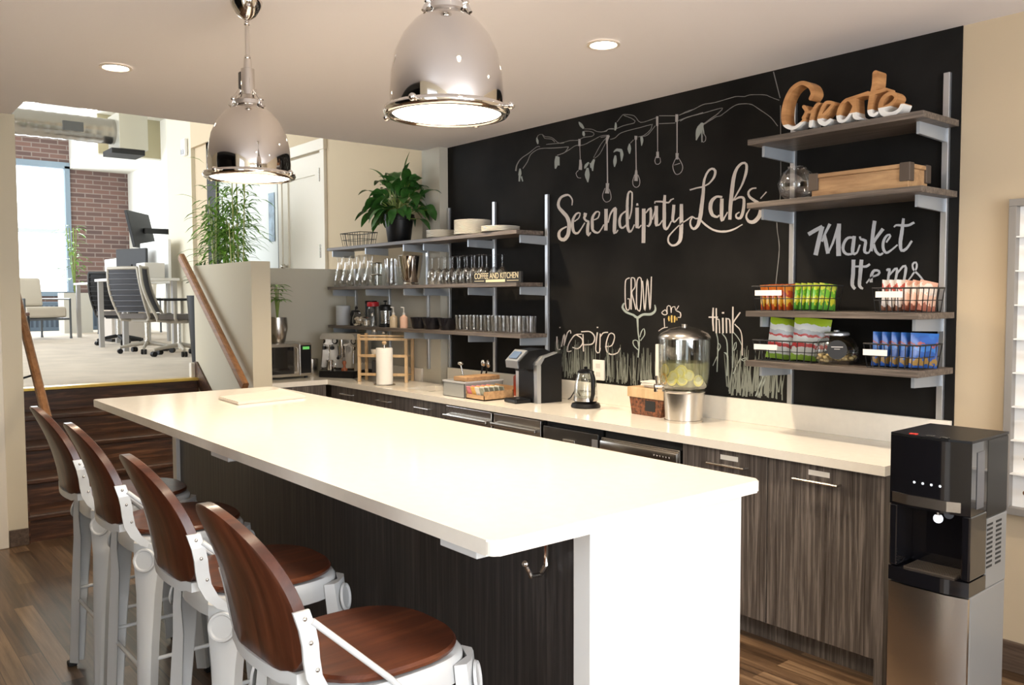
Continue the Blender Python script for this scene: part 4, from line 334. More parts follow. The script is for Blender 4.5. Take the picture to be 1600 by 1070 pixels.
CHALK['think']=[[-1314,1530,-1303,1530,-1314,1517,-1304,1517,-1315,1503,-1304,1503,-1316,1489,-1304,1489,-1316,1475,-1304,1476,-1316,1462,-1304,1462,-1315,1449,-1304,1450,-1314,1437,-1303,1437,-1312,1424,-1302,1425,-1311,1412,-1301,1413,-1310,1400,-1301,1400],[-1340,1474,-1339,1481,-1276,1473,-1275,1481],[-1292,1528,-1283,1528,-1291,1389,-1280,1389],[-1283,1465,-1281,1471,-1271,1463,-1266,1468,-1271,1457,-1263,1458,-1270,1446,-1262,1446,-1269,1432,-1261,1433,-1268,1418,-1260,1418,-1267,1403,-1260,1404,-1267,1390,-1259,1390],[-1249,1475,-1237,1475,-1245,1390,-1235,1391],[-1249,1507,-1234,1507,-1249,1498,-1234,1498],[-1225,1475,-1214,1475,-1221,1391,-1212,1392],[-1213,1467,-1215,1473,-1206,1468,-1203,1474,-1201,1463,-1193,1466,-1200,1456,-1191,1457,-1199,1445,-1190,1446,-1198,1432,-1189,1433,-1197,1418,-1189,1419,-1197,1405,-1188,1405,-1196,1392,-1187,1392],[-1181,1537,-1172,1537,-1182,1392,-1170,1393],[-1131,1509,-1125,1505,-1140,1499,-1133,1495,-1149,1489,-1142,1484,-1157,1478,-1150,1474,-1165,1469,-1158,1465,-1171,1461,-1163,1458,-1176,1450,-1169,1448,-1177,1443,-1170,1442],[-1166,1441,-1161,1445,-1157,1432,-1152,1436,-1147,1425,-1142,1429,-1137,1417,-1132,1421,-1129,1407,-1123,1410,-1123,1394,-1117,1395,-1120,1378,-1113,1379,-1118,1359,-1111,1360,-1117,1338,-1110,1339,-1117,1316,-1110,1317,-1116,1294,-1110,1295,-1115,1273,-1109,1274]]
CHALK['stems']=[[-1288,1389,-1281,1390,-1286,1379,-1279,1380,-1283,1371,-1276,1372,-1280,1362,-1274,1363,-1278,1350,-1272,1351,-1277,1333,-1270,1333,-1277,1312,-1270,1313,-1278,1288,-1271,1288,-1279,1260,-1272,1260,-1280,1231,-1273,1231,-1281,1202,-1274,1202,-1282,1174,-1275,1174],[-1249,1389,-1245,1392,-1242,1380,-1237,1383,-1234,1373,-1229,1376,-1227,1365,-1221,1368,-1220,1354,-1214,1355,-1216,1335,-1209,1336,-1214,1313,-1207,1313,-1213,1285,-1206,1285,-1213,1254,-1206,1254,-1213,1220,-1206,1221,-1214,1187,-1207,1188,-1214,1156,-1207,1156],[-1182,1392,-1177,1393,-1177,1203,-1170,1204],[-1175,1397,-1171,1400,-1166,1389,-1162,1392,-1157,1381,-1153,1384,-1149,1373,-1145,1376,-1142,1365,-1137,1367,-1135,1356,-1130,1358,-1129,1347,-1125,1349,-1124,1337,-1119,1339,-1118,1327,-1114,1329],[-1305,1206,-1310,1207,-1277,1258,-1282,1260],[-1127,1262,-1122,1261,-1173,1171,-1168,1169],[-1274,1299,-1280,1299,-1272,1312,-1278,1312,-1270,1325,-1276,1326,-1270,1331,-1271,1335,-1264,1328,-1260,1330,-1259,1317,-1254,1317,-1262,1309,-1257,1307,-1269,1299,-1264,1297,-1276,1289,-1271,1287],[-1169,1303,-1174,1304,-1166,1316,-1171,1316,-1163,1328,-1168,1329,-1160,1336,-1164,1339,-1153,1341,-1151,1346,-1154,1334,-1149,1334,-1155,1321,-1150,1321,-1158,1311,-1153,1309,-1164,1304,-1161,1301,-1173,1300,-1170,1296],[-1233,1282,-1231,1286,-1223,1277,-1218,1284,-1217,1271,-1206,1276,-1214,1260,-1203,1262,-1212,1246,-1204,1246],[-1124,1249,-1126,1253,-1107,1254,-1109,1258,-1091,1260,-1093,1264,-1085,1263,-1080,1265,-1090,1255,-1086,1253,-1102,1246,-1101,1242,-1111,1250,-1114,1246,-1123,1258,-1127,1254],[-1003,1061,-1009,1062,-955,1178,-960,1180],[-1021,1059,-1029,1061,-974,1177,-979,1178]]
SIGN=[[-527,2482,9.7,-516,2504,11.0,-532,2538,11.0,-575,2560,9.1,-623,2543,10.4,-655,2496,11.0,-668,2437,11.7,-660,2387,11.0,-620,2361,7.8,-584,2371,7.8,-557,2391,7.1],[-562,2450,7.8,-548,2426,7.8,-564,2400,7.1],[-548,2426,7.8,-521,2421,7.1,-497,2445,7.8,-484,2451,5.8],[-508,2433,7.1,-521,2397,8.4,-525,2358,9.1],[-472,2386,7.1,-434,2419,7.1,-415,2439,7.1,-451,2447,8.4,-473,2413,9.1,-481,2375,9.7,-454,2355,9.7,-428,2367,7.8],[-318,2418,7.1,-343,2444,7.1,-372,2428,8.4,-388,2392,9.1,-384,2360,8.4,-358,2354,6.5,-332,2379,5.8,-316,2410,6.5],[-314,2441,7.8,-314,2406,9.7,-309,2364,9.7,-286,2352,5.8],[-343,2445,6.5,-284,2452,7.1,-252,2456,7.1],[-220,2532,13.0,-223,2484,12.3,-236,2430,11.7,-242,2375,10.4,-226,2356,7.1,-209,2362,5.8],[-272,2452,7.1,-224,2451,7.8,-174,2456,7.1],[-189,2378,6.5,-149,2390,7.1,-127,2413,7.8,-146,2435,7.8,-179,2424,9.7,-194,2390,11.0,-183,2358,11.0,-148,2347,9.7,-114,2358,7.8,-100,2381,6.5]]
# ================================================================ SETTING
ZC = 2.756           # kitchen ceiling
ZU = 0.90            # raised office floor
ZUC = 5.20           # office ceiling
XL = -4.56           # kitchen's left wall
struct('floor', MB().box(-4.62, 4.3, -7.1, 0.0, -0.1, 0.0).box(-6.0, -4.62, -2.85, 0.0, -0.1, 0.0), M_FLOOR)
struct('ceiling', MB().box(-4.10, 4.3, -7.1, 0.0, ZC, ZC + 0.12).box(-4.72, -4.10, -7.1, -2.88, ZC, ZC + 0.12), M_CEIL)
struct('wall_bulkhead', MB().box(-4.10, -3.98, -7.1, 0.0, ZC + 0.12, ZUC), M_WALL2)
# back wall in one plane: kitchen, then the office side with its door and glass opening
wb = MB()
wb.box(-5.92, 4.3, 0.0, 0.14, 0.0, ZUC)
wb.box(-6.97, -5.92, 0.0, 0.14, 2.99, ZUC)
wb.box(-7.02, -6.97, 0.0, 0.14, 0.5, ZUC)
wb.box(-9.70, -7.02, 0.0, 0.14, 3.54, ZUC)
struct('wall_back', wb, M_WALL)
struct('wall_recess', MB().box(-9.70, -9.20, 0.05, 0.14, 0.5, 3.54), M_WALL)
struct('wall_pier', MB().box(-10.67, -9.70, 0.0, 0.30, 0.5, ZUC), M_WALL2)
struct('wall_column', MB().box(-4.12, -3.872, -0.085, 0.0, 0.0, ZC), M_GREYWALL)
struct('wall_ledge', MB().box(-5.40, -4.12, -0.085, 0.0, 0.0, 1.85), M_GREYWALL)
struct('wall_half', MB().box(-5.52, -5.40, -1.16, 0.0, 0.0, 1.85), M_GREYWALL)
struct('wall_knee', MB().box(-5.86, -4.60, -1.314, -1.162, 0.0, 1.872), M_WALL2)
struct('wall_left', MB().box(-4.72, XL, -7.1, -2.86, 0.0, ZC).box(-6.0, -4.72, -3.02, -2.86, 0.0, ZUC).box(-4.72, -4.56, -3.02, -2.86, ZC + 0.12, ZUC), M_WALL2)
# kitchen walls behind the camera, with window openings
wr = MB()
wr.box(4.22, 4.36, -7.1, 0.14, 0.0, 0.7).box(4.22, 4.36, -7.1, 0.14, 2.6, ZC + 0.1).box(4.22, 4.36, -1.5, 0.14, 0.7, 2.6).box(4.22, 4.36, -7.1, -5.7, 0.7, 2.6).box(4.22, 4.36, -3.75, -3.45, 0.7, 2.6)
struct('wall_right', wr, M_WALL2)
wf = MB()
wf.box(-0.2, 4.36, -4.94, -4.8, 0.0, 0.65).box(-4.56, -2.9, -4.94, -4.8, 0.0, ZC).box(1.5, 4.36, -4.94, -4.8, 0.65, 2.62).box(-0.2, 0.4, -4.94, -4.8, 0.65, 2.62).box(-0.2, 4.36, -4.94, -4.8, 2.62, ZC)
struct('wall_front', wf, M_WALL2)
struct('added_dark_alcove', MB().box(-3.0, -0.1, -6.3, -6.2, -0.1, ZC).box(-3.0, -2.9, -6.2, -4.94, -0.1, ZC).box(-0.2, -0.1, -6.2, -4.94, -0.1, ZC).box(-2.9, -0.2, -6.2, -4.94, ZC - 0.12, ZC), M_DARK)  # unseen dark alcove, added for the dark reflections in the pendant shades
# raised office
struct('floor_office', MB().box(-19.2, -5.86, -7.1, 1.9, ZU - 0.12, ZU).box(-5.86, -5.52, -1.162, 0.0, ZU - 0.12, ZU), M_CARPET)
struct('ceiling_office', MB().box(-19.2, -3.98, -7.1, 1.9, ZUC, ZUC + 0.12), M_WHITEWALL)
bw = MB().box(-19.2, -19.0, -7.1, -1.12, ZU - 0.1, 5.2).box(-19.2, -19.0, 0.55, 1.9, ZU - 0.1, 5.2).box(-19.2, -19.0, -1.12, 0.55, ZU - 0.1, 1.68).box(-19.2, -19.0, -1.12, 0.55, 4.53, 5.2)
struct('wall_brick', bw, M_BRICK)
struct('wall_office', MB().box(-19.0, -10.5, 1.75, 1.9, ZU - 0.1, ZUC), M_WHITEWALL)
struct('wall_office_return', MB().box(-10.67, -10.5, 0.30, 1.75, ZU - 0.1, ZUC), M_WHITEWALL)
wo = MB().box(-19.2, -5.9, -7.24, -7.1, ZU - 0.1, 1.3).box(-19.2, -5.9, -7.24, -7.1, 4.0, 4.2)
struct('wall_office_side', wo, M_WHITEWALL)
struct('wall_soffit', MB().box(-19.0, -16.6, 0.57, 1.75, 4.43, ZUC), M_OLIVE)
struct('trim_soffit_underside', MB().box(-19.0, -16.59, 0.56, 1.75, 4.40, 4.43).box(-19.0, -16.62, 0.555, 0.57, 4.40, ZUC), M_WHITEWALL)
# office window
wn = thing('window_1', 'tall sash window', 'window'); del wn['label'], wn['category']; wn['kind'] = 'structure'
MB().box(-19.1, -18.96, -1.12, 0.55, 4.40, 4.53).box(-19.1, -18.96, -1.12, -1.02, 1.68, 4.45).box(-19.1, -18.96, 0.45, 0.55, 1.68, 4.45).box(-19.1, -18.94, -1.12, 0.6, 1.64, 1.74).build('window_frame', mat('blue_grey_frame', (0.22, 0.29, 0.36), 0.5), wn)
MB().box(-19.08, -18.99, -1.02, 0.45, 3.00, 3.08).build('window_sash', mat('pale_sash', (0.6, 0.66, 0.7), 0.5), wn)
MB().box(-19.07, -19.06, -1.02, 0.45, 1.74, 4.40).build('window_pane', M_GLASS, wn)
# glass front of the room behind the bamboo
gl = thing('window_2', 'x', 'x'); del gl['label'], gl['category']; gl['kind'] = 'structure'
MB().box(-9.20, -8.90, 0.02, 0.14, ZU, 3.54).box(-7.10, -7.02, 0.02, 0.14, ZU, 3.54).box(-9.20, -7.02, 0.02, 0.14, 3.46, 3.54).box(-9.20, -7.02, 0.02, 0.14, ZU, 1.0).build('window_frame', M_BLACKM, gl)
MB().box(-8.90, -7.10, 0.06, 0.075, 1.0, 3.46).build('window_pane', mat('frosted_glass', (0.66, 0.68, 0.64), 0.35, spec=0.6), gl)
# white door up in the office
dr = thing('door_1', 'x', 'x'); del dr['label'], dr['category']; dr['kind'] = 'structure'
MB().box(-6.97, -6.89, -0.03, 0.02, ZU, 3.10).box(-6.00, -5.915, -0.03, 0.02, ZU, 3.10).box(-6.99, -5.90, -0.04, 0.02, 3.02, 3.13, 0.008).build('door_casing', M_TRIM, dr)
d = MB().box(-6.88, -6.01, 0.0, 0.035, ZU + 0.01, 3.01).build('door_leaf', M_TRIM, dr)
MB().box(-6.88, -6.76, -0.018, 0.0, ZU + 0.01, 3.0).box(-6.13, -6.01, -0.018, 0.0, ZU + 0.01, 3.0).box(-6.76, -6.13, -0.018, 0.0, 2.80, 3.0).box(-6.76, -6.13, -0.018, 0.0, ZU + 0.01, 1.15).build('door_rails', M_TRIM, d)
for z in (1.2, 1.98, 2.72): MB().cyl(-6.005, -0.028, z, z + 0.13, 0.012, 10).build('door_hinge', M_STEEL, dr)
MB().sphere((-6.80, -0.06, 1.92), 0.028).tube([(-6.80, -0.02, 1.92), (-6.80, -0.06, 1.92)], 0.012).build('door_handle', M_STEEL, dr, 40)
# casing of another door on the left wall, at the frame edge
dc = struct('door_2', MB().box(-4.565, XL + 0.022, -3.15, -2.975, 0.0, 2.22, 0.006), M_TRIM)
# stairs
RZ = ZU / 5
st = MB()
for k in range(5):
    x = -4.60 - 0.30 * k
    z1 = RZ * (k + 1)
    if k < 4:
        st.box(x - 0.30, x + 0.0, -2.86, -1.314, 0.0 if k == 0 else RZ * k - 0.05, z1 - 0.035)
        st.box(x - 0.33, x + 0.028, -2.86, -1.314, z1 - 0.035, z1, 0.008)
    else:
        st.box(x - 0.06, x, -2.86, -1.314, RZ * k - 0.05, z1 - 0.02)
sto = struct('stairs', st, M_STAIR)
struct('trim_stair_nosing', MB().box(-5.88, -5.765, -2.86, -1.314, ZU - 0.02, ZU + 0.004, 0.004), M_GOLD)
struct('trim_stair_stringer', MB().prism([(-4.66, 0.0), (-4.605, 0.0), (-4.605, 0.24), (-5.80, 1.04), (-5.86, 1.04), (-5.86, 0.9)], -1.328, -1.314), M_STAIR)
struct('trim_stair_stringer_left', MB().prism([(-4.66, 0.0), (-4.575, 0.0), (-4.575, 0.26), (-5.80, 1.06), (-5.86, 1.06), (-5.86, 0.9)], -2.86, -2.846), M_STAIR)
struct('trim_landing_block', MB().box(-5.90, -5.84, -1.36, -1.30, ZU, ZU + 0.13, 0.006), M_TRIM)
# baseboards
M_BASE = wood('dark_baseboard', [(0.3, (0.05, 0.032, 0.022)), (0.7, (0.16, 0.11, 0.08))], (2, 40, 40), 0.4)
struct('baseboard_left', MB().box(XL, XL + 0.014, -2.97, -2.86, 0.0, 0.11, 0.004), M_BASE)
struct('baseboard_back', MB().box(0.03, 4.22, -0.014, 0.0, 0.0, 0.13, 0.004), M_BASE)

# ================================================================ CHALKBOARD
cb = thing('chalkboard', 'black chalkboard wall with white chalk lettering and drawings behind the counter', 'chalkboard')
MB().box(-3.872, 0.0, -0.006, 0.0, 0.95, ZC).build('board', M_BOARD, cb)
def chalk(name, key, material, off, label=None):
    bm = bmesh.new()
    for si, st in enumerate(CHALK[key]):
        y = -0.0075 - off - 0.00002 * si
        prev = None
        for i in range(0, len(st), 4):
            a = bm.verts.new((st[i] / 1000, y, st[i+1] / 1000)); b = bm.verts.new((st[i+2] / 1000, y, st[i+3] / 1000))
            if prev: bm.faces.new((prev[0], prev[1], b, a))
            prev = (a, b)
    m = MB(); m.add(bm)
    o = m.build(name, material, cb)
    if label: o['label'] = label
    return o
chalk('chalk_title', 'title', M_CHALKW, 0, 'large white brush-script lettering')
chalk('chalk_sign_lettering', 'market', mat('cool_chalk', (0.52, 0.53, 0.56), 0.95), 0, 'white lettering reading Market Items')
chalk('chalk_branch', 'branch', M_CHALKG, 0, 'thin grey outline of a tree branch and trunk')
chalk('chalk_leaves', 'leaves', mat('leaf_chalk', (0.33, 0.36, 0.345), 0.95), 0.0006, 'grey-green chalk leaves on the branch')
chalk('chalk_bulbs', 'bulbs', mat('bulb_chalk', (0.38, 0.36, 0.36), 0.95), 0.0009, 'chalk light bulbs hanging from the branch')
chalk('chalk_word', 'inspire', M_CHALKW, 0.0006, 'thin lettering reading inspire')
chalk('chalk_word', 'grow', M_CHALKW, 0, 'tall lettering reading GROW as petals of a flower')
chalk('chalk_flower', 'flower', M_CHALKGR, 0.0002, 'green-grey flower stem and cup')
chalk('chalk_bee', 'bee', M_CHALKW, 0, 'bee outline')
chalk('chalk_bee_stripes', 'beebody', M_CHALKY, 0, 'yellow striped bee body')
chalk('chalk_word', 'think', M_CHALKW, 0.0006, 'lettering reading think')
chalk('chalk_stems', 'stems', M_CHALKGR, 0.0003, 'leafy stems under the word')
def chalk_grass():
    rnd = random.Random(3); bm = bmesh.new()
    def blade(x, z0, h, w, lean, y):
        p = [(x - w, z0), (x + w, z0), (x + lean + w * .3, z0 + h), (x + lean - w * .3, z0 + h)]
        bm.faces.new([bm.verts.new((a, y, b)) for a, b in p])
    for i in range(190):     # left patch, under the drawn words
        x = rnd.uniform(-2.62, -1.42)
        t = (x + 2.62) / 1.2
        h = rnd.uniform(0.10, 0.24) * (1.0 - 0.25 * t)
        blade(x, 1.05 + rnd.uniform(0, 0.05), h, rnd.uniform(0.0015, 0.0055), rnd.uniform(-0.02, 0.02), -0.0076 - 0.00001 * i)
    for i in range(75):      # right patch
        x = rnd.uniform(-1.22, -0.86)
        blade(x, 1.05 + rnd.uniform(0, 0.05), rnd.uniform(0.10, 0.25), rnd.uniform(0.002, 0.006), rnd.uniform(-0.025, 0.03), -0.0076 - 0.00001 * i)
    m = MB(); m.add(bm)
    o = m.build('chalk_grass', mat('grass_chalk', (0.21, 0.225, 0.195), 0.95), cb); o['label'] = 'greenish chalk grass along the foot of the board'; o['kind'] = 'stuff'
chalk_grass()

# ================================================================ FITTED KITCHEN
CT = 0.914
w = MB()
XS0, XS1, YS0, YS1 = -3.78, -3.46, -0.47, -0.20      # sink hole
w.box(-4.77, XS0, -0.605, -0.086, CT - 0.04, CT).box(XS1, -3.872, -0.605, -0.02, CT - 0.04, CT) if False else None
w = MB()
w.box(-4.772, XS0, -0.605, -0.0855, CT - 0.04, CT)
w.box(XS0, XS1, -0.605, YS0, CT - 0.04, CT); w.box(XS0, XS1, YS1, -0.0005, CT - 0.04, CT)
w.box(XS1, 0.0, -0.605, -0.008, CT - 0.04, CT)
w.box(-5.399, -4.772, -1.161, -0.0855, CT - 0.04, CT)
w.box(-3.871, XS0, -0.0855, -0.008, CT - 0.04, CT)
o = w.build('worktop', M_QUARTZ); tag(o, 'long cream quartz worktop turning the corner below the chalkboard', 'worktop')
sk = MB()
sk.box(XS0, XS1, YS0, YS1, CT - 0.19, CT - 0.18).box(XS0 - .006, XS0, YS0, YS1, CT - 0.19, CT - 0.042).box(XS1, XS1 + .006, YS0, YS1, CT - 0.19, CT - 0.042).box(XS0, XS1, YS0 - .006, YS0, CT - 0.19, CT - 0.042).box(XS0, XS1, YS1, YS1 + .006, CT - 0.19, CT - 0.042)
tag(sk.build('sink', M_STEEL), 'small steel sink sunk in the worktop before the shelves', 'sink')
bs = MB().box(-3.865, -0.005, -0.030, -0.0085, CT, 1.041, 0.002)
tag(bs.build('backsplash', M_QUARTZ), 'low cream quartz upstand along the foot of the chalkboard', 'backsplash')
bs2 = MB().box(-5.36, -4.125, -0.105, -0.0856, CT, 1.02, 0.002)
tag(bs2.build('backsplash', M_QUARTZ), 'low cream quartz upstand in the corner behind the espresso machine', 'backsplash')

def bar_handle(t, x0, x1, y, z, parent):
    MB().tube([(x0, y, z), (x0, y - 0.028, z), (x1, y - 0.028, z), (x1, y, z)], 0.006, 8).build('handle', M_STEEL, parent, 40)
def cabinet(x0, x1, label, handle=None, tagplate=False, split=None, top=0.041):
    t = thing('base_cabinet', label, 'cabinet', ((x0 + x1) / 2, -0.3, 0.0)); hw = (x1 - x0) / 2
    MB().box(-hw + .001, hw - .001, -0.255, 0.21, 0.10, CT - top).box(-hw + .001, hw - .001, -0.255, -0.24, 0.10, CT - 0.041).build('carcass', M_CAB, t)
    MB().box(-hw + .001, hw - .001, -0.205, 0.0, 0.0, 0.10).build('toe_kick', M_CAB, t)
    if split:
        dd = MB().box(-hw + .002, hw - .002, -0.277, -0.256, split, CT - 0.046, 0.002).build('drawer', M_CAB, t)
        bar_handle(t, -0.09, 0.09, -0.277, CT - 0.10, dd)
        MB().box(-hw + .002, hw - .002, -0.277, -0.256, 0.105, split - 0.004, 0.002).build('door', M_CAB, t)
    else:
        dd = MB().box(-hw + .002, hw - .002, -0.277, -0.256, 0.105, CT - 0.046, 0.002).build('door', M_CAB, t)
        if handle: bar_handle(t, handle - 0.105, handle + 0.105, -0.277, 0.80, dd)
        if tagplate: MB().box(handle - 0.045, handle + 0.055, -0.2785, -0.2772, 0.822, 0.845, 0.0005).build('name_plate', M_PAPER, dd, label='small white name plate')
    return t
cabinet(-4.77, -4.17, 'dark oak drawer cabinet in the counter corner under the espresso machine', split=0.70)
cabinet(-4.17, -3.63, 'dark oak cabinet with drawer under the paper towel roll', split=0.70, top=0.20)
cabinet(-3.63, -3.10, 'dark oak cabinet with drawer left of the steel undercounter fridges', split=0.70, top=0.20)
cabinet(-1.05, -0.56, 'grey-brown oak cabinet with bar handle right of the dishwasher', handle=0.03, tagplate=True)
cabinet(-0.56, -0.04, 'grey-brown oak cabinet with bar handle at the water cooler end', handle=-0.01, tagplate=True)
tag(MB().box(-0.040, -0.004, -0.590, -0.010, 0.0, CT - 0.0405, 0.001).build('end_panel', M_CAB), 'tall grey-brown end panel closing the counter beside the water cooler', 'panel')
t = thing('base_cabinet', 'dark oak cabinet under the microwave on the short counter leg', 'cabinet', (-5.1, -0.88, 0))
MB().box(-0.28, 0.30, -0.275, 0.265, 0.10, CT - 0.041).build('carcass', M_CAB, t); MB().box(-0.28, 0.25, -0.275, 0.265, 0, 0.10).build('toe_kick', M_CAB, t)
MB().box(0.301, 0.322, -0.272, 0.262, 0.105, CT - 0.046, 0.002).build('door', M_CAB, t)

def appliance(kind, x0, x1, label, cat, style):
    t = thing(kind, label, cat, ((x0 + x1) / 2, -0.3, 0.0)); hw = (x1 - x0) / 2 - 0.012
    MB().box(-hw, hw, -0.25, 0.21, 0.03, CT - 0.048).build('body', M_BLACKM, t)
    zt = CT - 0.052 if style != 'dish' else CT - 0.085
    if style == 'ice': zt = CT - 0.075
    dr = MB().box(-hw, hw, -0.285, -0.2505, 0.10, zt, 0.004).build('door', M_STEEL if style != 'ice' else mat('dark_steel', (0.17, 0.165, 0.16), 0.3, 0.9), t)
    if style == 'drawer':
        MB().box(-hw + .01, hw - .01, -0.325, -0.300, zt - 0.075, zt - 0.052, 0.006).box(-hw + .02, -hw + .04, -0.302, -0.285, zt - .072, zt - .055).box(hw - .04, hw - .02, -0.302, -0.285, zt - .072, zt - .055).build('handle', M_STEEL, dr)
        MB().box(-hw + 0.05, hw - 0.05, -0.2865, -0.2852, 0.20, zt - 0.10, 0.0006).build('glass_panel', mat('smoked_panel', (0.10, 0.045, 0.022), 0.08), dr)
    elif style == 'ice':
        MB().box(-0.05, 0.05, -0.296, -0.2855, zt - 0.075, zt - 0.055, 0.004).build('handle', M_STEEL, dr)
        MB().box(hw - 0.045, hw, -0.290, -0.2852, 0.12, zt - 0.03, 0.002).build('hinge_plate', M_ALU, dr)
    else:
        MB().box(-hw + 0.004, hw - 0.004, -0.305, -0.2855, zt - 0.075, zt - 0.012, 0.012).build('control_panel', M_STEEL, dr, 40)
        for k in range(6): MB().cyl(0.11 + 0.022 * k, 0, 0, 0.004, 0.006, 10).build('button', M_CHROME, dr).matrix_local = Matrix.Translation((0.12 + 0.02 * k, -0.3055, zt - 0.042)) @ Matrix.Rotation(PI / 2, 4, 'X') @ Matrix.Translation((-(0.11 + 0.022 * k), 0, 0))
    return t
appliance('undercounter_fridge', -3.10, -2.575, 'steel undercounter fridge with bar handle, beside the last dark oak drawer cabinet', 'fridge', 'drawer')
appliance('undercounter_fridge', -2.575, -2.10, 'steel undercounter fridge with bar handle, below the pod coffee machine', 'fridge', 'drawer')
appliance('ice_maker', -2.10, -1.62, 'dark steel ice maker under the counter below the glass kettle', 'ice maker', 'ice')
appliance('dishwasher', -1.62, -1.05, 'steel dishwasher with rounded control strip under the counter', 'dishwasher', 'dish')

# ================================================================ ISLAND
ZI = 1.067
isl = thing('kitchen_island', 'large island with white quartz top, dark oak front and white end panels', 'kitchen island', (-1.46, -2.2, 0))
def L(x0, x1, y0, y1, z0, z1): return (x0 + 1.46, x1 + 1.46, y0 + 2.2, y1 + 2.2, z0, z1)
def rrect(x0, x1, y0, y1, r, n=6):
    P = []
    for cx, cy, a0 in ((x1 - r, y1 - r, 0), (x0 + r, y1 - r, 90), (x0 + r, y0 + r, 180), (x1 - r, y0 + r, 270)):
        for k in range(n + 1):
            a = math.radians(a0 + 90 * k / n); P.append((cx + r * math.cos(a), cy + r * math.sin(a)))
    return P
tb = MB().prism(rrect(-3.166 + 1.46, 0.241 + 1.46, -2.7755 + 2.2, -1.789 + 2.2, 0.022), ZI - 0.036, ZI, 'Z')
bmesh.ops.bevel(tb.bm, geom=[e for e in tb.bm.edges if abs(e.verts[0].co.z - e.verts[1].co.z) < 1e-5], offset=0.004, segments=2, affect='EDGES')
tb.build('countertop', M_QUARTZ, isl)
MB().box(*L(-2.96, 0.118, -2.40, -1.83, 0.0, ZI - 0.0365)).build('front_panel', M_ISLW, isl, label='dark grey oak body and front panel')
MB().box(*L(0.119, 0.180, -2.42, -1.80, 0.0, ZI - 0.0365), 0.002).build('end_panel', M_WHITEPANEL, isl, label='white end panel facing the room')
MB().box(*L(-3.02, -2.961, -2.42, -1.80, 0.0, ZI - 0.0365), 0.002).build('end_panel', M_WHITEPANEL, isl, label='white end panel facing the stairs')
for x0, x1 in ((-1.47, -1.30), (0.03, 0.175)):
    MB().box(*L(x0, x1, -2.768, -2.70, ZI - 0.056, ZI - 0.0365), 0.003).build('socket_strip', M_WMETAL, isl, label='pale socket strip under the overhang')
for x, in ((0.01,), ):
    MB().tube([(x + 1.46, -0.2005, 0.955), (x + 1.46, -0.214, 0.955), (x + 1.46, -0.216, 0.888), (x + 1.46, -0.236, 0.866), (x + 1.46, -0.268, 0.868), (x + 1.46, -0.285, 0.90)], 0.007, 8).sphere((x + 1.46, -0.287, 0.905), 0.010).build('bag_hook', M_CHROME, isl, 40)
sb = MB().prism([(-2.72, -2.275), (-2.42, -2.29), (-2.48, -1.90), (-2.86, -1.86)], ZI, ZI + 0.016, 'Z')
bmesh.ops.bevel(sb.bm, geom=list(sb.bm.edges), offset=0.004, segments=2, affect='EDGES')
tag(sb.build('serving_board', mat('pale_board', (0.70, 0.63, 0.56), 0.4)), 'thin off-white serving board lying on the far end of the island', 'serving board')
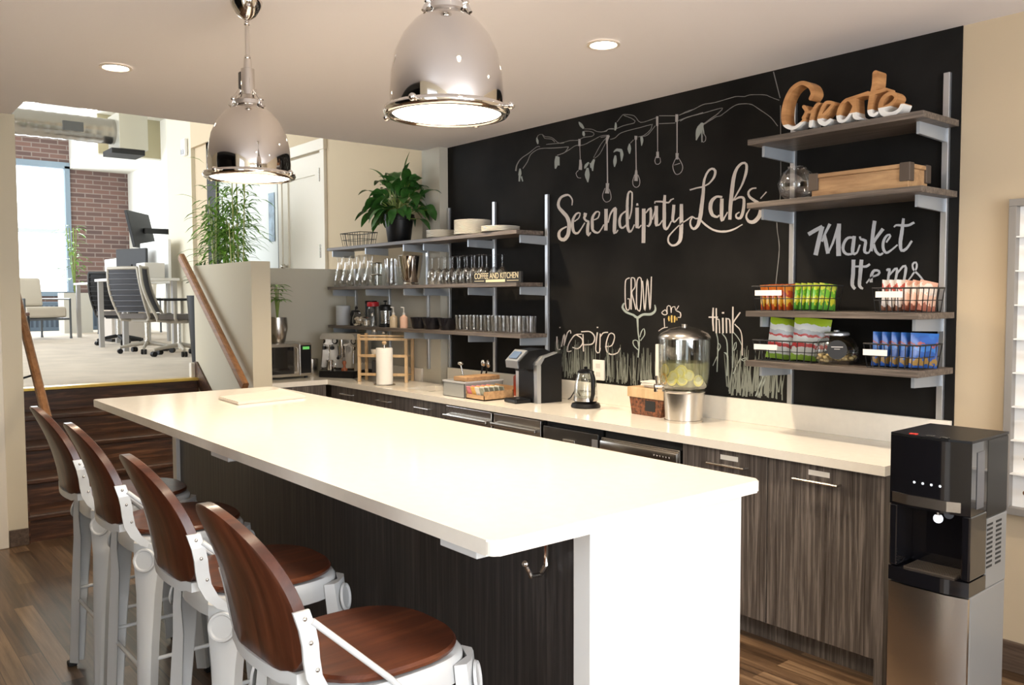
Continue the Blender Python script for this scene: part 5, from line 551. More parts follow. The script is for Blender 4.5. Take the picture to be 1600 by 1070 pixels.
# ================================================================ BAR STOOLS
def make_stool(label):
    t = thing('bar_stool', label, 'bar stool', (0, 0, 0), 0, 'bar stools along the island')
    ZS = 0.768
    def sq(h, n=2.6, k=40):
        P = []
        for i in range(k):
            a = 2 * PI * i / k; c, s = math.cos(a), math.sin(a)
            P.append((math.copysign(abs(c) ** (2 / n), c) * h, math.copysign(abs(s) ** (2 / n), s) * h))
        return P
    # wooden seat, rounded square
    bm = bmesh.new(); rings = []
    for h, z in ((0.178, ZS), (0.197, ZS + 0.004), (0.199, ZS + 0.012), (0.194, ZS + 0.019), (0.12, ZS + 0.017)):
        rings.append([bm.verts.new((x, y, z)) for x, y in sq(h)])
    for a, b in zip(rings, rings[1:]):
        for k in range(40): bm.faces.new((a[k], a[(k+1) % 40], b[(k+1) % 40], b[k]))
    bm.faces.new(list(reversed(rings[0]))); bm.faces.new(rings[-1])
    m = MB(); m.add(bm); m.build('seat', M_STOOLW, t, 40)
    # white pan and skirt under the seat
    bm = bmesh.new(); rings = []
    for h, z in ((0.10, ZS - 0.004), (0.198, ZS - 0.003), (0.205, ZS - 0.012), (0.206, ZS - 0.032), (0.207, ZS - 0.062), (0.197, ZS - 0.062)):
        rings.append([bm.verts.new((x, y, z)) for x, y in sq(h, 3.0)])
    for a, b in zip(rings, rings[1:]):
        for k in range(40): bm.faces.new((a[k], a[(k+1) % 40], b[(k+1) % 40], b[k]))
    bm.faces.new(rings[0])
    m = MB(); m.add(bm); m.build('seat_frame', M_WMETAL, t, 50)
    # four sheet-metal legs: wide shoulder with a pressed disc, tapering to the foot
    for sx in (-1, 1):
        for sy in (-1, 1):
            bm = bmesh.new(); prev = None
            d = Vector((sx, sy, 0)).normalized(); sd = Vector((-d.y, d.x, 0))
            for z, off, hw, dp in ((ZS - 0.018, 0.250, 0.060, 0.0), (ZS - 0.10, 0.260, 0.054, 0.004), (ZS - 0.19, 0.267, 0.042, 0.010), (0.40, 0.285, 0.033, 0.014), (0.02, 0.312, 0.024, 0.014)):
                c = d * off + Vector((0, 0, z))
                row = [c - sd * hw - d * (0.030 + dp), c - sd * hw * 0.8 - d * 0.003, c - sd * hw * .45 + d * 0.004, c + sd * hw * .45 + d * 0.004, c + sd * hw * 0.8 - d * 0.003, c + sd * hw - d * (0.030 + dp),
                       c + sd * (hw - .006) - d * (0.030 + dp), c - sd * 0 - d * 0.008, c - sd * (hw - .006) - d * (0.030 + dp)]
                row = [bm.verts.new(v) for v in row]
                if prev:
                    n = len(row)
                    for k in range(n): bm.faces.new((prev[k], prev[(k+1) % n], row[(k+1) % n], row[k]))
                else: bm.faces.new(row)
                prev = row
            bm.faces.new(prev)
            m = MB(); m.add(bm); lg = m.build('leg', M_WMETAL, t, 35)
            # pressed disc on the shoulder
            dm = MB().lathe([(0, 0.003), (0.030, 0.003), (0.034, 0.007), (0.039, 0.007), (0.042, 0)], seg=24)
            z = Vector((d.x, d.y, 0.16)).normalized(); x = sd; y = z.cross(x)
            dm_o = dm.build('pressed_disc', M_WMETAL, lg, 40)
            mm = Matrix.Identity(4)
            for i in range(3): mm[i][0], mm[i][1], mm[i][2] = x[i], y[i], z[i]
            cpos = d * 0.2645 + Vector((0, 0, ZS - 0.072))
            for i in range(3): mm[i][3] = cpos[i]
            dm_o.matrix_local = mm
            c = d * 0.311
            MB().box(c.x - 0.018, c.x + 0.018, c.y - 0.018, c.y + 0.018, 0.0, 0.022, 0.005).build('rubber_foot', M_BLACKM, lg)
    # foot rails
    fr = MB()
    def corner(sx, sy, z):
        off = 0.312 - (z - 0.02) / (0.38) * 0.027; d = Vector((sx, sy, 0)).normalized(); return d * (off - 0.018) + Vector((0, 0, z))
    for a, b, z in (((-1, -1), (1, -1), 0.30), ((-1, 1), (1, 1), 0.30), ((-1, -1), (-1, 1), 0.345), ((1, -1), (1, 1), 0.345)):
        fr.tube([corner(*a, z), corner(*b, z)], 0.0075, 8)
    fr.build('foot_rail', M_WMETAL, t, 50)
    # bent wooden back plate, leaning away from the counter
    zb = 0.808
    def bp(u, v, th):
        """u across, v up the plate, th through its thickness"""
        y = -0.262 - 0.05 * v - 0.66 * v * v + 0.75 * u * u
        return Vector((u, y + th, zb + v * 0.965))
    out = []
    N = 36
    for i in range(N + 1):
        a = PI * i / N
        u = -0.190 * math.cos(a); v = 0.09 + 0.283 * math.sin(a) ** 0.82
        out.append((u, v))
    out += [(0.180, 0.055), (0.15, 0.018), (0.09, 0.0), (-0.09, 0.0), (-0.15, 0.018), (-0.180, 0.055)]
    bm = bmesh.new(); T = 0.032
    def ring(scale, th):
        cu, cv = 0.0, 0.155
        return [bm.verts.new(bp(cu + (u - cu) * scale, cv + (v - cv) * scale, th)) for u, v in out]
    R = [ring(0.0001, -T/2), ring(0.5, -T/2), ring(0.97, -T/2), ring(1.0, -T/2 + .004), ring(1.0, T/2 - .004), ring(0.97, T/2), ring(0.5, T/2), ring(0.0001, T/2)]
    n = len(out)
    for a, b in zip(R, R[1:]):
        for k in range(n): bm.faces.new((a[k], a[(k+1) % n], b[(k+1) % n], b[k]))
    bmesh.ops.remove_doubles(bm, verts=list(bm.verts), dist=0.0003)
    m = MB(); m.add(bm); m.build('backrest', M_STOOLW2, t, 40)
    # white steel strips round the lower edge of the back, down to the seat, with rivets and braces
    for s in (-1, 1):
        bm = bmesh.new(); prev = None
        for u, v, ex in ((0.190, 0.165, 0), (0.1945, 0.125, 0), (0.194, 0.09, 0), (0.190, 0.055, 0.0), (0.187, 0.015, 0.004), (0.185, -0.025, 0.022), (0.183, -0.06, 0.055), (0.182, -0.085, 0.10)):
            c = bp(u, v, ex); tn = 0.0035
            row = [c + Vector((-tn, -0.018, 0)), c + Vector((tn, -0.018, 0)), c + Vector((tn, 0.018, 0)), c + Vector((-tn, 0.018, 0))]
            row = [bm.verts.new((v_.x * s, v_.y, v_.z)) for v_ in row]
            if prev:
                for k in range(4): bm.faces.new((prev[k], prev[(k+1) % 4], row[(k+1) % 4], row[k]))
            else: bm.faces.new(row)
            prev = row
        bm.faces.new(prev)
        m = MB(); m.add(bm); st = m.build('back_strap', M_WMETAL, t)
        for u, v in ((0.1955, 0.148), (0.1975, 0.095), (0.191, 0.03)):
            c = bp(u, v, 0.01 if v < .05 else 0.0)
            MB().sphere((c.x * s, c.y, c.z), 0.005, (1, 1, 1), 8).build('rivet', M_STEEL, st, 60)
        a = bp(0.196, 0.140, 0.014)
        MB().tube([(a.x * s, a.y, a.z), (0.204 * s, -0.06, ZS + 0.005), (0.207 * s, -0.03, ZS - 0.03)], 0.007, 8).build('brace', M_WMETAL, t, 50)
    # white strip under the lower edge of the back
    bm = bmesh.new(); prev = None
    for i in range(13):
        u = -0.165 + 0.33 * i / 12; v = 0.012 if abs(u) < 0.12 else 0.02
        c = bp(u, v - 0.012, 0)
        row = [bm.verts.new(c + Vector((0, dy, dz))) for dy, dz in ((-0.018, 0.012), (0.018, 0.012), (0.018, -0.014), (-0.018, -0.014))]
        if prev:
            for k in range(4): bm.faces.new((prev[k], prev[(k+1) % 4], row[(k+1) % 4], row[k]))
        else: bm.faces.new(row)
        prev = row
    bm.faces.new(prev)
    m = MB(); m.add(bm); m.build('lower_strap', M_WMETAL, t, 40)
    return t
STOOLS = [(-0.09, -2.90, 0.02, 'red-brown wood bar stool with white metal legs, nearest the white island end panel'),
          (-0.79, -2.87, 0.0, 'red-brown wood bar stool, second from the white island end panel'),
          (-1.55, -2.855, 0.0, 'red-brown wood bar stool, second from the stairs'),
          (-2.14, -2.855, 0.0, 'red-brown wood bar stool at the stair end of the island')]
st0 = make_stool(STOOLS[0][3]); at(st0, (STOOLS[0][0], STOOLS[0][1], 0), STOOLS[0][2])
for x, y, a, lb in STOOLS[1:]: copy_tree(st0, (x, y, 0), a, lb)

# ================================================================ PENDANTS AND DOWNLIGHTS
def make_pendant(label, x, y, zr):
    t = thing('pendant_lamp', label, 'pendant lamp', (x, y, zr), 0, 'pendant lamps over the island')
    MB().lathe([(0.158, 0.010), (0.160, 0.05), (0.156, 0.11), (0.144, 0.165), (0.122, 0.213), (0.092, 0.250), (0.065, 0.270), (0.050, 0.276), (0.048, 0.270), (0.063, 0.264), (0.089, 0.244), (0.118, 0.208), (0.140, 0.162), (0.152, 0.108), (0.156, 0.05), (0.154, 0.010), (0.158, 0.010)], seg=64).build('shade', M_CHROME, t, 60)
    rim = MB().lathe([(0.150, 0.012), (0.166, 0.016), (0.176, 0.012), (0.178, 0.002), (0.172, -0.008), (0.158, -0.010), (0.150, -0.004), (0.150, 0.012)], seg=64).build('rim', M_CHROME, t, 60)
    for k in range(4):
        a = math.radians(28 + 90 * k); c, s = math.cos(a), math.sin(a)
        MB().tube([(c * 0.168, s * 0.168, 0.004), (c * 0.196, s * 0.196, 0.004)], 0.006, 10).sphere((c * 0.196, s * 0.196, 0.004), 0.011, seg=12).build('thumb_screw', M_CHROME, rim, 60)
    MB().lathe([(0, -0.007), (0.152, -0.003), (0.152, 0.002), (0, 0.002)], seg=48).build('diffuser', M_LAMP, t, 40)
    nk = MB().lathe([(0.050, 0.274), (0.060, 0.280), (0.060, 0.294), (0.040, 0.304), (0.034, 0.316), (0.026, 0.320), (0.026, 0.42), (0.016, 0.424), (0.014, 0.46), (0, 0.46)], seg=32)
    for k in range(3):
        a = 2 * PI * k / 3 + 0.5; c, s = math.cos(a), math.sin(a)
        nk.tube([(c * 0.074, s * 0.074, 0.268), (c * 0.054, s * 0.054, 0.305), (c * 0.033, s * 0.033, 0.335)], 0.007, 8)
        nk.sphere((c * 0.060, s * 0.060, 0.297), 0.011, seg=10)
    nk.build('neck', M_CHROME, t, 45)
    MB().box(-0.050, -0.0265, -0.020, 0.016, 0.322, 0.415, 0.003).build('switch_box', M_BLACKG, t)
    top = ZC - zr
    MB().tube([(0, 0, 0.46), (0, 0, top - 0.03)], 0.008, 12).sphere((0, 0, 0.465), 0.013, seg=12).sphere((0, 0, top - 0.085), 0.012, seg=12).build('rod', M_CHROME, t, 60)
    MB().lathe([(0, top - 0.075), (0.012, top - 0.07), (0.035, top - 0.055), (0.058, top - 0.02), (0.062, top), (0, top)], seg=32).build('canopy', M_CHROME, t, 50)
    ld = bpy.data.lights.new('pendant_light', 'AREA'); ld.shape = 'DISK'; ld.size = 0.29; ld.energy = 9; ld.color = (1.0, 0.83, 0.60)
    lo = bpy.data.objects.new('pendant_light', ld); COL.objects.link(lo); lo.parent = t; lo.location = (0, 0, -0.015)
    return t
make_pendant('polished dome pendant lamp over the far half of the island', -1.633, -2.53, 2.075)
make_pendant('polished dome pendant lamp over the near half of the island', -0.325, -2.49, 2.113)

def downlight(x, y, z, label, power=22, r=0.075, group='recessed downlights in the kitchen ceiling', spot=True, color=(1.0, 0.82, 0.60)):
    t = thing('recessed_downlight', label, 'ceiling light', (x, y, z), 0, group)
    MB().lathe([(r, -0.001), (r + 0.002, -0.008), (r - 0.012, -0.009), (r - 0.016, -0.003), (r, -0.001)], seg=32).build('trim_ring', mat('cream_ring', (0.75, 0.66, 0.55), 0.4), t, 40)
    MB().lathe([(0, -0.003), (r - 0.015, -0.003), (r - 0.015, -0.002), (0, -0.002)], seg=32).build('lens', mat('warm_lens', (1, 1, 1), 0.5, emit=(1.0, 0.90, 0.74), estr=25), t)
    if spot:
        ld = bpy.data.lights.new('downlight_beam', 'SPOT'); ld.energy = power; ld.color = color; ld.spot_size = math.radians(125); ld.spot_blend = 0.6; ld.shadow_soft_size = 0.06
        lo = bpy.data.objects.new('downlight_beam', ld); COL.objects.link(lo); lo.parent = t; lo.location = (0, 0, -0.02)
    return t
downlight(-2.96, -2.67, ZC, 'lit recessed downlight above the stair end of the island', 60)
downlight(-1.155, -1.03, ZC, 'lit recessed downlight in front of the chalkboard', 130)
downlight(-2.96, -1.03, ZC, 'recessed downlight hidden behind the near pendant lamp', 165)
for x, y in ((0.65, -1.03), (0.65, -2.67)):
    downlight(x, y, ZC, 'recessed downlight outside the photo', 80 if y > -2 else 35)
downlight(-16.4, -0.6, ZUC, 'small recessed downlight in the office ceiling by the left wall', 0, 0.16, 'recessed downlights in the office ceiling', False)
downlight(-16.3, 0.35, ZUC, 'small recessed downlight in the office ceiling above the square duct end', 0, 0.16, 'recessed downlights in the office ceiling', False)

# ================================================================ SHELVES
ZSH = (2.030, 1.688, 1.350)
def standard(x, y, z0, z1, zs, label, group, depth=0.27):
    t = thing('shelf_standard', label, 'shelf bracket', (x, y, 0), 0, group)
    MB().box(-0.014, 0.014, -0.020, 0.0, z0, z1, 0.002).build('upright', M_ALU, t)
    for z in zs:
        MB().prism([(-0.020, z - 0.086), (-depth, z - 0.078), (-depth, z - 0.0275), (-0.020, z - 0.0275)], -0.007, 0.007, 'X').build('bracket', M_BRACKET, t)
    return t
for x, y, z0, z1, lb in ((-2.69, -0.0065, 1.042, 2.285, 'grey wall standard with three brackets at the free end of the glassware shelves'),
                     (-3.27, -0.0065, 1.042, 2.285, 'grey wall standard with three brackets, middle one on the chalkboard'),
                     (-3.845, -0.0065, 1.042, 2.288, 'grey wall standard with three brackets at the left edge of the chalkboard'),
                     (-4.03, -0.0855, 1.021, 2.00, 'grey wall standard on the grey column, behind the black bowls'),
                     (-4.62, -0.0855, 1.021, 1.85, 'grey wall standard behind the french press'),
                     (-5.20, -0.0855, 1.021, 1.85, 'grey wall standard at the wall end of the glassware shelves')):
    standard(x, y, z0, z1, ZSH, lb, 'standards of the glassware shelves', 0.25 if y > -.05 else 0.235)
def shelf(x0, x1, y0, y1, z, label, group, th=0.026):
    o = MB().box(x0, x1, y0, y1, z - th, z, 0.002).build('shelf', M_SHELF); return tag(o, label, 'shelf', group)
for z, x1, lb in ((ZSH[0], -2.625, 'top grey-brown glassware shelf holding plates and the potted plant'), (ZSH[1], -2.63, 'middle grey-brown glassware shelf holding wine glasses and decanters'), (ZSH[2], -2.59, 'bottom grey-brown glassware shelf holding tumblers and black bowls')):
    shelf(-5.27, x1, -0.34, -0.108, z, lb, 'glassware shelves')
ZM = (2.350, 2.046, 1.5216, 1.279)
for x, lb in ((-0.81, 'grey wall standard at the left of the market shelves'), (-0.055, 'grey wall standard at the right of the market shelves, by the beige wall')):
    standard(x, -0.0065, 1.042, 2.565, ZM, lb, 'standards of the market shelves')
for z, lb in zip(ZM, ('topmost market shelf, carrying the carved wooden word', 'market shelf carrying the glass globe and the wooden crate', 'market shelf with the snack bars, under the chalk lettering', 'lowest market shelf, with chip bags and a candy jar')):
    shelf(-0.845, 0.004, -0.357, -0.03, z, lb, 'market shelves', 0.027)
# ================================================================ ON THE GLASSWARE SHELVES
def wire_basket(name, label, loc, w, d, h, group=None, taper=0.85, n=9, rz=0.0, material=None, wire=0.0022):
    t = thing(name, label, 'basket', loc, rz, group); material = material or M_BLACKM
    a, b = w / 2, d / 2
    def loop(k, z): return [(-a*k, -b*k, z), (a*k, -b*k, z), (a*k, b*k, z), (-a*k, b*k, z), (-a*k, -b*k, z)]
    MB().tube(loop(1, h), wire * 1.8, 6).build('rim', material, t)
    m = MB().tube(loop(taper, wire), wire, 6).tube(loop((1 + taper) / 2, h / 2), wire, 6)
    for i in range(n):
        f = -1 + 2 * i / (n - 1)
        for s in (-1, 1):
            m.tube([(a * f * taper, s * b * taper, wire), (a * f, s * b, h)], wire, 5)
            if i % 2 == 0: m.tube([(s * a * taper, b * f * taper, wire), (s * a, b * f, h)], wire, 5)
        m.tube([(a * f * taper, -b * taper, wire), (a * f * taper, b * taper, wire)], wire, 5)
    m.build('wires', material, t)
    return t
# top shelf
wire_basket('wire_basket', 'dark wire basket at the wall end of the top shelf, left of the potted plant', (-4.90, -0.225, ZSH[0]), 0.34, 0.17, 0.115)
pp = thing('potted_plant', 'bushy dark green broad-leaved plant in a black pot on the top shelf', 'potted plant', (-4.26, -0.215, ZSH[0]))
MB().lathe([(0, 0), (0.085, 0), (0.092, 0.01), (0.110, 0.15), (0.113, 0.178), (0.122, 0.18), (0.124, 0.225), (0.115, 0.226), (0.110, 0.20), (0, 0.198)], seg=32).build('pot', M_BLACK, pp, 40)
MB().cyl(0, 0, 0.196, 0.205, 0.108, 24).build('soil', M_SOIL, pp)
rnd = random.Random(11); fol = MB(); stm = MB()
for i in range(105):
    a = rnd.uniform(0, 2 * PI); el = rnd.uniform(-0.05, 1.3); ln = rnd.uniform(0.10, 0.30)
    d = Vector((math.cos(a) * math.cos(el) * 1.1, math.sin(a) * math.cos(el) * 0.5, math.sin(el)))
    b = Vector((rnd.uniform(-.04, .04), rnd.uniform(-.04, .04), 0.20)); p = b + d * ln + Vector((0, 0, 0.05))
    stm.tube([b, b + d * ln * 0.6 + Vector((0, 0, .05)), p], 0.0028, 5)
    ld = (d + Vector((0, 0, -0.35))).normalized()
    fol.leaf(p, ld, rnd.uniform(0.13, 0.21), rnd.uniform(0.07, 0.105), rnd.uniform(0.9, 2.2), 6, rnd.uniform(-.9, .9))
for az, el, ln, L_, w_ in ((1.2, 1.35, 0.32, 0.22, 0.08), (0.1, 0.45, 0.33, 0.28, 0.07), (3.2, 0.55, 0.40, 0.30, 0.06), (-0.3, 0.1, 0.30, 0.24, 0.07), (3.4, 0.2, 0.36, 0.26, 0.065), (3.0, 0.3, 0.44, 0.30, 0.06), (-0.1, -0.1, 0.30, 0.22, 0.07)):
    d = Vector((math.cos(az) * math.cos(el), math.sin(az) * 0.5 * math.cos(el), math.sin(el))); p = Vector((0, 0, .2)) + d * ln
    stm.tube([(0, 0, .2), p], 0.003, 5); fol.leaf(p, d, L_, w_, 1.1, 6)
for m_ in (fol, stm):
    for v in m_.bm.verts:      # the foliage is pressed flat where it meets the wall behind it
        if v.co.y > 0.115: v.co.y = 0.115 + 0.05 * (v.co.y - 0.115) / (1 + v.co.y)
fol.build('leaves', M_LEAF, pp, 60); stm.build('stems', M_STALK, pp)

def plate_mesh(r=0.115):
    return MB().lathe([(0, 0.003), (r * 0.6, 0.003), (r, 0.013), (r, 0.016), (r * 0.62, 0.007), (0, 0.006)], seg=32)
p0 = plate_mesh().build('plate', M_WHITE, None, 40); first = True
k = 0
for x, y, n, r, wh in ((-3.66, -0.215, 6, 1.0, 'the stack beside the plant'), (-3.27, -0.215, 11, 1.16, 'the tallest stack of plates'), (-2.93, -0.23, 4, 1.16, 'the flat stack at the shelf end')):
    for i in range(n):
        pos = 'topmost' if i == n - 1 else 'bottom' if i == 0 else '%s from the bottom' % ('second', 'third', 'fourth', 'fifth', 'sixth', 'seventh', 'eighth', 'ninth', 'tenth')[i - 1]
        lb = 'white plate, %s in %s' % (pos, wh)
        o = p0 if first else p0.copy()
        if not first: COL.objects.link(o)
        first = False; at(o, (x, y, ZSH[0] + 0.0095 * i - 0.003 + 0.001)); o.scale = (r, r, 1); tag(o, lb, 'plate', 'plates on the top shelf')
# middle shelf
Z2 = ZSH[1]
def lathe_obj(name, prof, material, seg=24, sm=50): return MB().lathe(prof, seg=seg).build(name, material, None, sm)
dec = lathe_obj('decanter', [(0, 0.004), (0.050, 0.002), (0.061, 0.02), (0.060, 0.06), (0.040, 0.12), (0.024, 0.17), (0.020, 0.215), (0.034, 0.265), (0.032, 0.265), (0.018, 0.215), (0.022, 0.17), (0.038, 0.12), (0.058, 0.06), (0.059, 0.02), (0.048, 0.006), (0, 0.008)], M_GLASS, 28)
tag(dec, '', 'decanter', 'clear glass decanters')
names = ['clear glass teardrop decanter nearest the wall end of the middle shelf', 'clear glass teardrop decanter, second from the wall end', 'clear glass teardrop decanter in the middle of its row of five', 'clear glass teardrop decanter, fourth from the wall end', 'clear glass teardrop decanter next to the glass mugs']
for i, lb in enumerate(names):
    p = (-5.20 + 0.132 * i, -0.25, Z2)
    if i == 0: at(dec, p); dec['label'] = lb
    else: copy_one(dec, p, 0, lb)
mug = thing('glass_mug', 'clear glass mug, lower one of the stacked pair left of the water pitcher', 'mug', (-4.555, -0.255, Z2), -0.6, 'stacked glass mugs')
MB().lathe([(0, 0.004), (0.044, 0.002), (0.048, 0.095), (0.045, 0.095), (0.042, 0.008), (0, 0.008)], seg=24).build('body', M_GLASST, mug, 40)
MB().lathe([(0.0475, 0.088), (0.0505, 0.091), (0.0475, 0.096), (0.044, 0.092), (0.0475, 0.088)], seg=24).build('rim', M_STEEL, mug, 40)
MB().tube([(0.047, 0, 0.08), (0.075, 0, 0.075), (0.078, 0, 0.04), (0.047, 0, 0.02)], 0.006, 8).build('handle', M_GLASST, mug, 50)
copy_tree(mug, (-4.555, -0.255, Z2 + 0.0975), -0.6, 'clear glass mug, upper one of the stacked pair left of the water pitcher')
def pitcher(label, x, y, s):
    t = thing('glass_pitcher', label, 'pitcher', (x, y, Z2), -0.5, 'glass pitchers')
    MB().lathe([(0, 0.006), (0.055 * s, 0.003), (0.06 * s, 0.02), (0.052 * s, 0.16), (0.056 * s, 0.215), (0.053 * s, 0.215), (0.049 * s, 0.16), (0.056 * s, 0.02), (0, 0.012)], seg=24).build('body', M_GLASS, t, 45)
    MB().tube([(0.053 * s, 0, 0.19), (0.095 * s, 0, 0.185), (0.10 * s, 0, 0.10), (0.056 * s, 0, 0.05)], 0.007, 8).build('handle', M_GLASS, t, 50)
pitcher('clear glass pitcher with a thick handle beside the glass mugs', -4.42, -0.20, 1.0)
pitcher('slim clear glass pitcher next to the steel ice bucket', -4.265, -0.29, 0.72)
bk = thing('ice_bucket', 'tall polished steel ice bucket in the middle of the glassware shelf', 'bucket', (-4.06, -0.235, Z2), -0.7)
MB().lathe([(0, 0.0), (0.058, 0.0), (0.062, 0.012), (0.056, 0.022), (0.074, 0.06), (0.098, 0.225), (0.102, 0.228), (0.100, 0.232), (0.095, 0.226), (0.072, 0.06), (0, 0.03)], seg=36).build('body', M_CHROME, bk, 40)
for s in (-1, 1): MB().tube([(s * 0.092, 0, 0.20), (s * 0.112, 0, 0.195), (s * 0.112, 0, 0.165), (s * 0.087, 0, 0.16)], 0.005, 8).build('handle', M_CHROME, bk, 50)
# upside-down wine glasses
wg = thing('wine_glass', '', 'wine glass', (0, 0, 0), 0, 'upside-down wine glasses')
MB().lathe([(0.033, 0.0), (0.040, 0.045), (0.036, 0.085), (0.016, 0.112), (0.004, 0.12), (0.0, 0.12), (0.0, 0.117), (0.014, 0.109), (0.034, 0.085), (0.038, 0.045), (0.031, 0.0), (0.033, 0.0)], seg=20).build('bowl', M_GLASS, wg, 60)
MB().lathe([(0.0045, 0.118), (0.0032, 0.15), (0.0045, 0.196), (0.0, 0.198)], seg=10).build('stem', M_GLASST, wg, 60)
MB().lathe([(0, 0.196), (0.034, 0.1985), (0.035, 0.2005), (0, 0.202)], seg=20).build('foot', M_GLASST, wg, 40)
ordn = ['first', 'second', 'third', 'fourth', 'fifth', 'sixth', 'seventh', 'eighth', 'ninth', 'tenth', 'eleventh', 'twelfth']
first = True
for rowi, (y, rn, n, x0) in enumerate(((-0.275, 'front', 8, -3.70), (-0.175, 'back', 9, -3.72))):
    for i in range(n):
        lb = 'upside-down clear wine glass, %s from the ice bucket in the %s row' % (ordn[i], rn)
        p = (x0 + 0.0885 * i + 0.03 * rowi, y, Z2)
        if first: at(wg, p); wg['label'] = lb; first = False
        else: copy_tree(wg, p, 0, lb)
def text_obj(name, body, size, loc, parent, material, ext=0.0005, align='CENTER', rot=(PI/2, 0, 0), sx=1.0):
    c = bpy.data.curves.new(name, 'FONT'); c.body = body; c.size = size; c.extrude = ext; c.align_x = align; c.align_y = 'CENTER'
    c.materials.append(material)
    o = bpy.data.objects.new(name, c); COL.objects.link(o)
    bpy.context.view_layer.update()
    me = bpy.data.meshes.new_from_object(o.evaluated_get(bpy.context.evaluated_depsgraph_get()))
    bpy.data.objects.remove(o)
    o = bpy.data.objects.new(name, me); COL.objects.link(o)
    o.parent = parent; o.location = loc; o.rotation_euler = rot; o.scale = (sx, 1, 1)
    return o
sg = thing('word_sign', 'small black sign with cream capital lettering on the middle shelf', 'sign', (-2.865, -0.315, Z2))
MB().box(-0.255, 0.265, -0.009, 0.009, 0.0, 0.072, 0.001).build('board', M_BLACKM, sg)
M_CREAM = mat('cream_ink', (0.70, 0.62, 0.42), 0.8)
text_obj('lettering', 'COFFEE AND KITCHEN', 0.056, (0.0, -0.0098, 0.047), sg, M_CREAM, sx=0.82)
MB().box(-0.11, 0.10, -0.0105, -0.0091, 0.006, 0.024).box(-0.24, -0.13, -0.0105, -0.0091, 0.013, 0.017).box(0.12, 0.24, -0.0105, -0.0091, 0.013, 0.017).build('band', M_CREAM, sg)
# bottom shelf
Z3 = ZSH[2]
def jar(name, label, cat, x, y, z, prof_body, bm_, prof_lid=None, lm=None, seg=24):
    t = thing(name, label, cat, (x, y, z))
    MB().lathe(prof_body, seg=seg).build('body', bm_, t, 45)
    if prof_lid: MB().lathe(prof_lid, seg=seg).build('lid', lm, t, 45)
    return t
cn = lathe_obj('canister', [(0, 0), (0.062, 0), (0.064, 0.006), (0.064, 0.165), (0.058, 0.172), (0, 0.172)], mat('pale_grey_canister', (0.55, 0.57, 0.60), 0.4), 32, 40); at(cn, (-5.17, -0.24, Z3)); tag(cn, 'pale grey cylindrical canister at the wall end of the bottom shelf', 'canister')
t = thing('camera_grinder', 'x', 'x'); bpy.data.objects.remove(t)
t = thing('coffee_grinder', 'small black hand coffee grinder beside the grey canister', 'coffee grinder', (-4.955, -0.235, Z3))
MB().lathe([(0, 0), (0.05, 0), (0.052, 0.02), (0.044, 0.07), (0.048, 0.10), (0.036, 0.13), (0, 0.135)], seg=20).build('body', M_BLACK, t, 45)
MB().tube([(0, 0, 0.13), (0, 0, 0.15), (0.05, -0.02, 0.155)], 0.005, 8).sphere((0.05, -0.02, 0.155), 0.013, seg=10).build('crank', M_BLACKM, t, 40)
jar('storage_canister', 'tall dark canister behind the red-lidded jar', 'canister', -4.80, -0.17, Z3, [(0, 0), (0.05, 0), (0.05, 0.19), (0, 0.19)], mat('dark_teal', (0.02, 0.035, 0.05), 0.3), [(0, 0.19), (0.052, 0.19), (0.052, 0.215), (0, 0.215)], M_BLACK)
jar('storage_jar', 'glass jar with bright red lid on the bottom shelf', 'jar', -4.68, -0.22, Z3, [(0, 0.003), (0.052, 0.003), (0.054, 0.03), (0.052, 0.13), (0.042, 0.165), (0.040, 0.17)], M_GLASS, [(0, 0.205), (0.048, 0.205), (0.051, 0.198), (0.051, 0.168), (0, 0.168)], mat('red_lid', (0.55, 0.02, 0.03), 0.35))
M_SUGAR = mat('sugar_cubes', (0.55, 0.47, 0.36), 0.7, var=0.5, vscale=60)
t = jar('candy_jar', 'round glass jar of wrapped sweets left of the red-lidded jar', 'jar', -4.80, -0.285, Z3, [(0, 0.003), (0.05, 0.003), (0.062, 0.03), (0.060, 0.075), (0.045, 0.105), (0.047, 0.118)], M_GLASS)
m = MB(); rnd = random.Random(5)
for i in range(26):
    a = rnd.uniform(0, 2*PI); r = 0.04 * math.sqrt(rnd.random()); m.obox((r * math.cos(a), r * math.sin(a), 0.012 + rnd.uniform(0, 0.06)), (0.022, 0.016, 0.014), rnd.uniform(0, 3), rnd.uniform(0, 1))
o = m.build('sweets', M_SUGAR, t); o['kind'] = 'stuff'
t = jar('sugar_jar', 'low glass jar of sugar cubes in front of the red-lidded jar', 'jar', -4.65, -0.305, Z3, [(0, 0.003), (0.040, 0.003), (0.042, 0.06), (0.040, 0.07)], M_GLASS, [(0, 0.085), (0.02, 0.082), (0.042, 0.072), (0, 0.07)], M_STEEL)
m = MB()
for i in range(16): m.obox((rnd.uniform(-.024, .024), rnd.uniform(-.024, .024), 0.012 + rnd.uniform(0, .035)), (0.014, 0.014, 0.014), rnd.uniform(0, 3))
o = m.build('sugar', M_SUGAR, t); o['kind'] = 'stuff'
jar('spice_bottle', 'slim glass bottle with steel cap between the jars and the french press', 'bottle', -4.555, -0.30, Z3, [(0, 0.002), (0.022, 0.002), (0.024, 0.05), (0.012, 0.075), (0.011, 0.09)], M_GLASS, [(0, 0.112), (0.012, 0.11), (0.014, 0.09), (0, 0.09)], M_STEEL)
fp = thing('french_press', 'black and steel french press on the bottom shelf', 'french press', (-4.43, -0.25, Z3), 2.6)
MB().lathe([(0, 0.012), (0.046, 0.012), (0.047, 0.155), (0.0455, 0.155), (0.044, 0.014)], seg=28).build('beaker', M_GLASS, fp, 40)
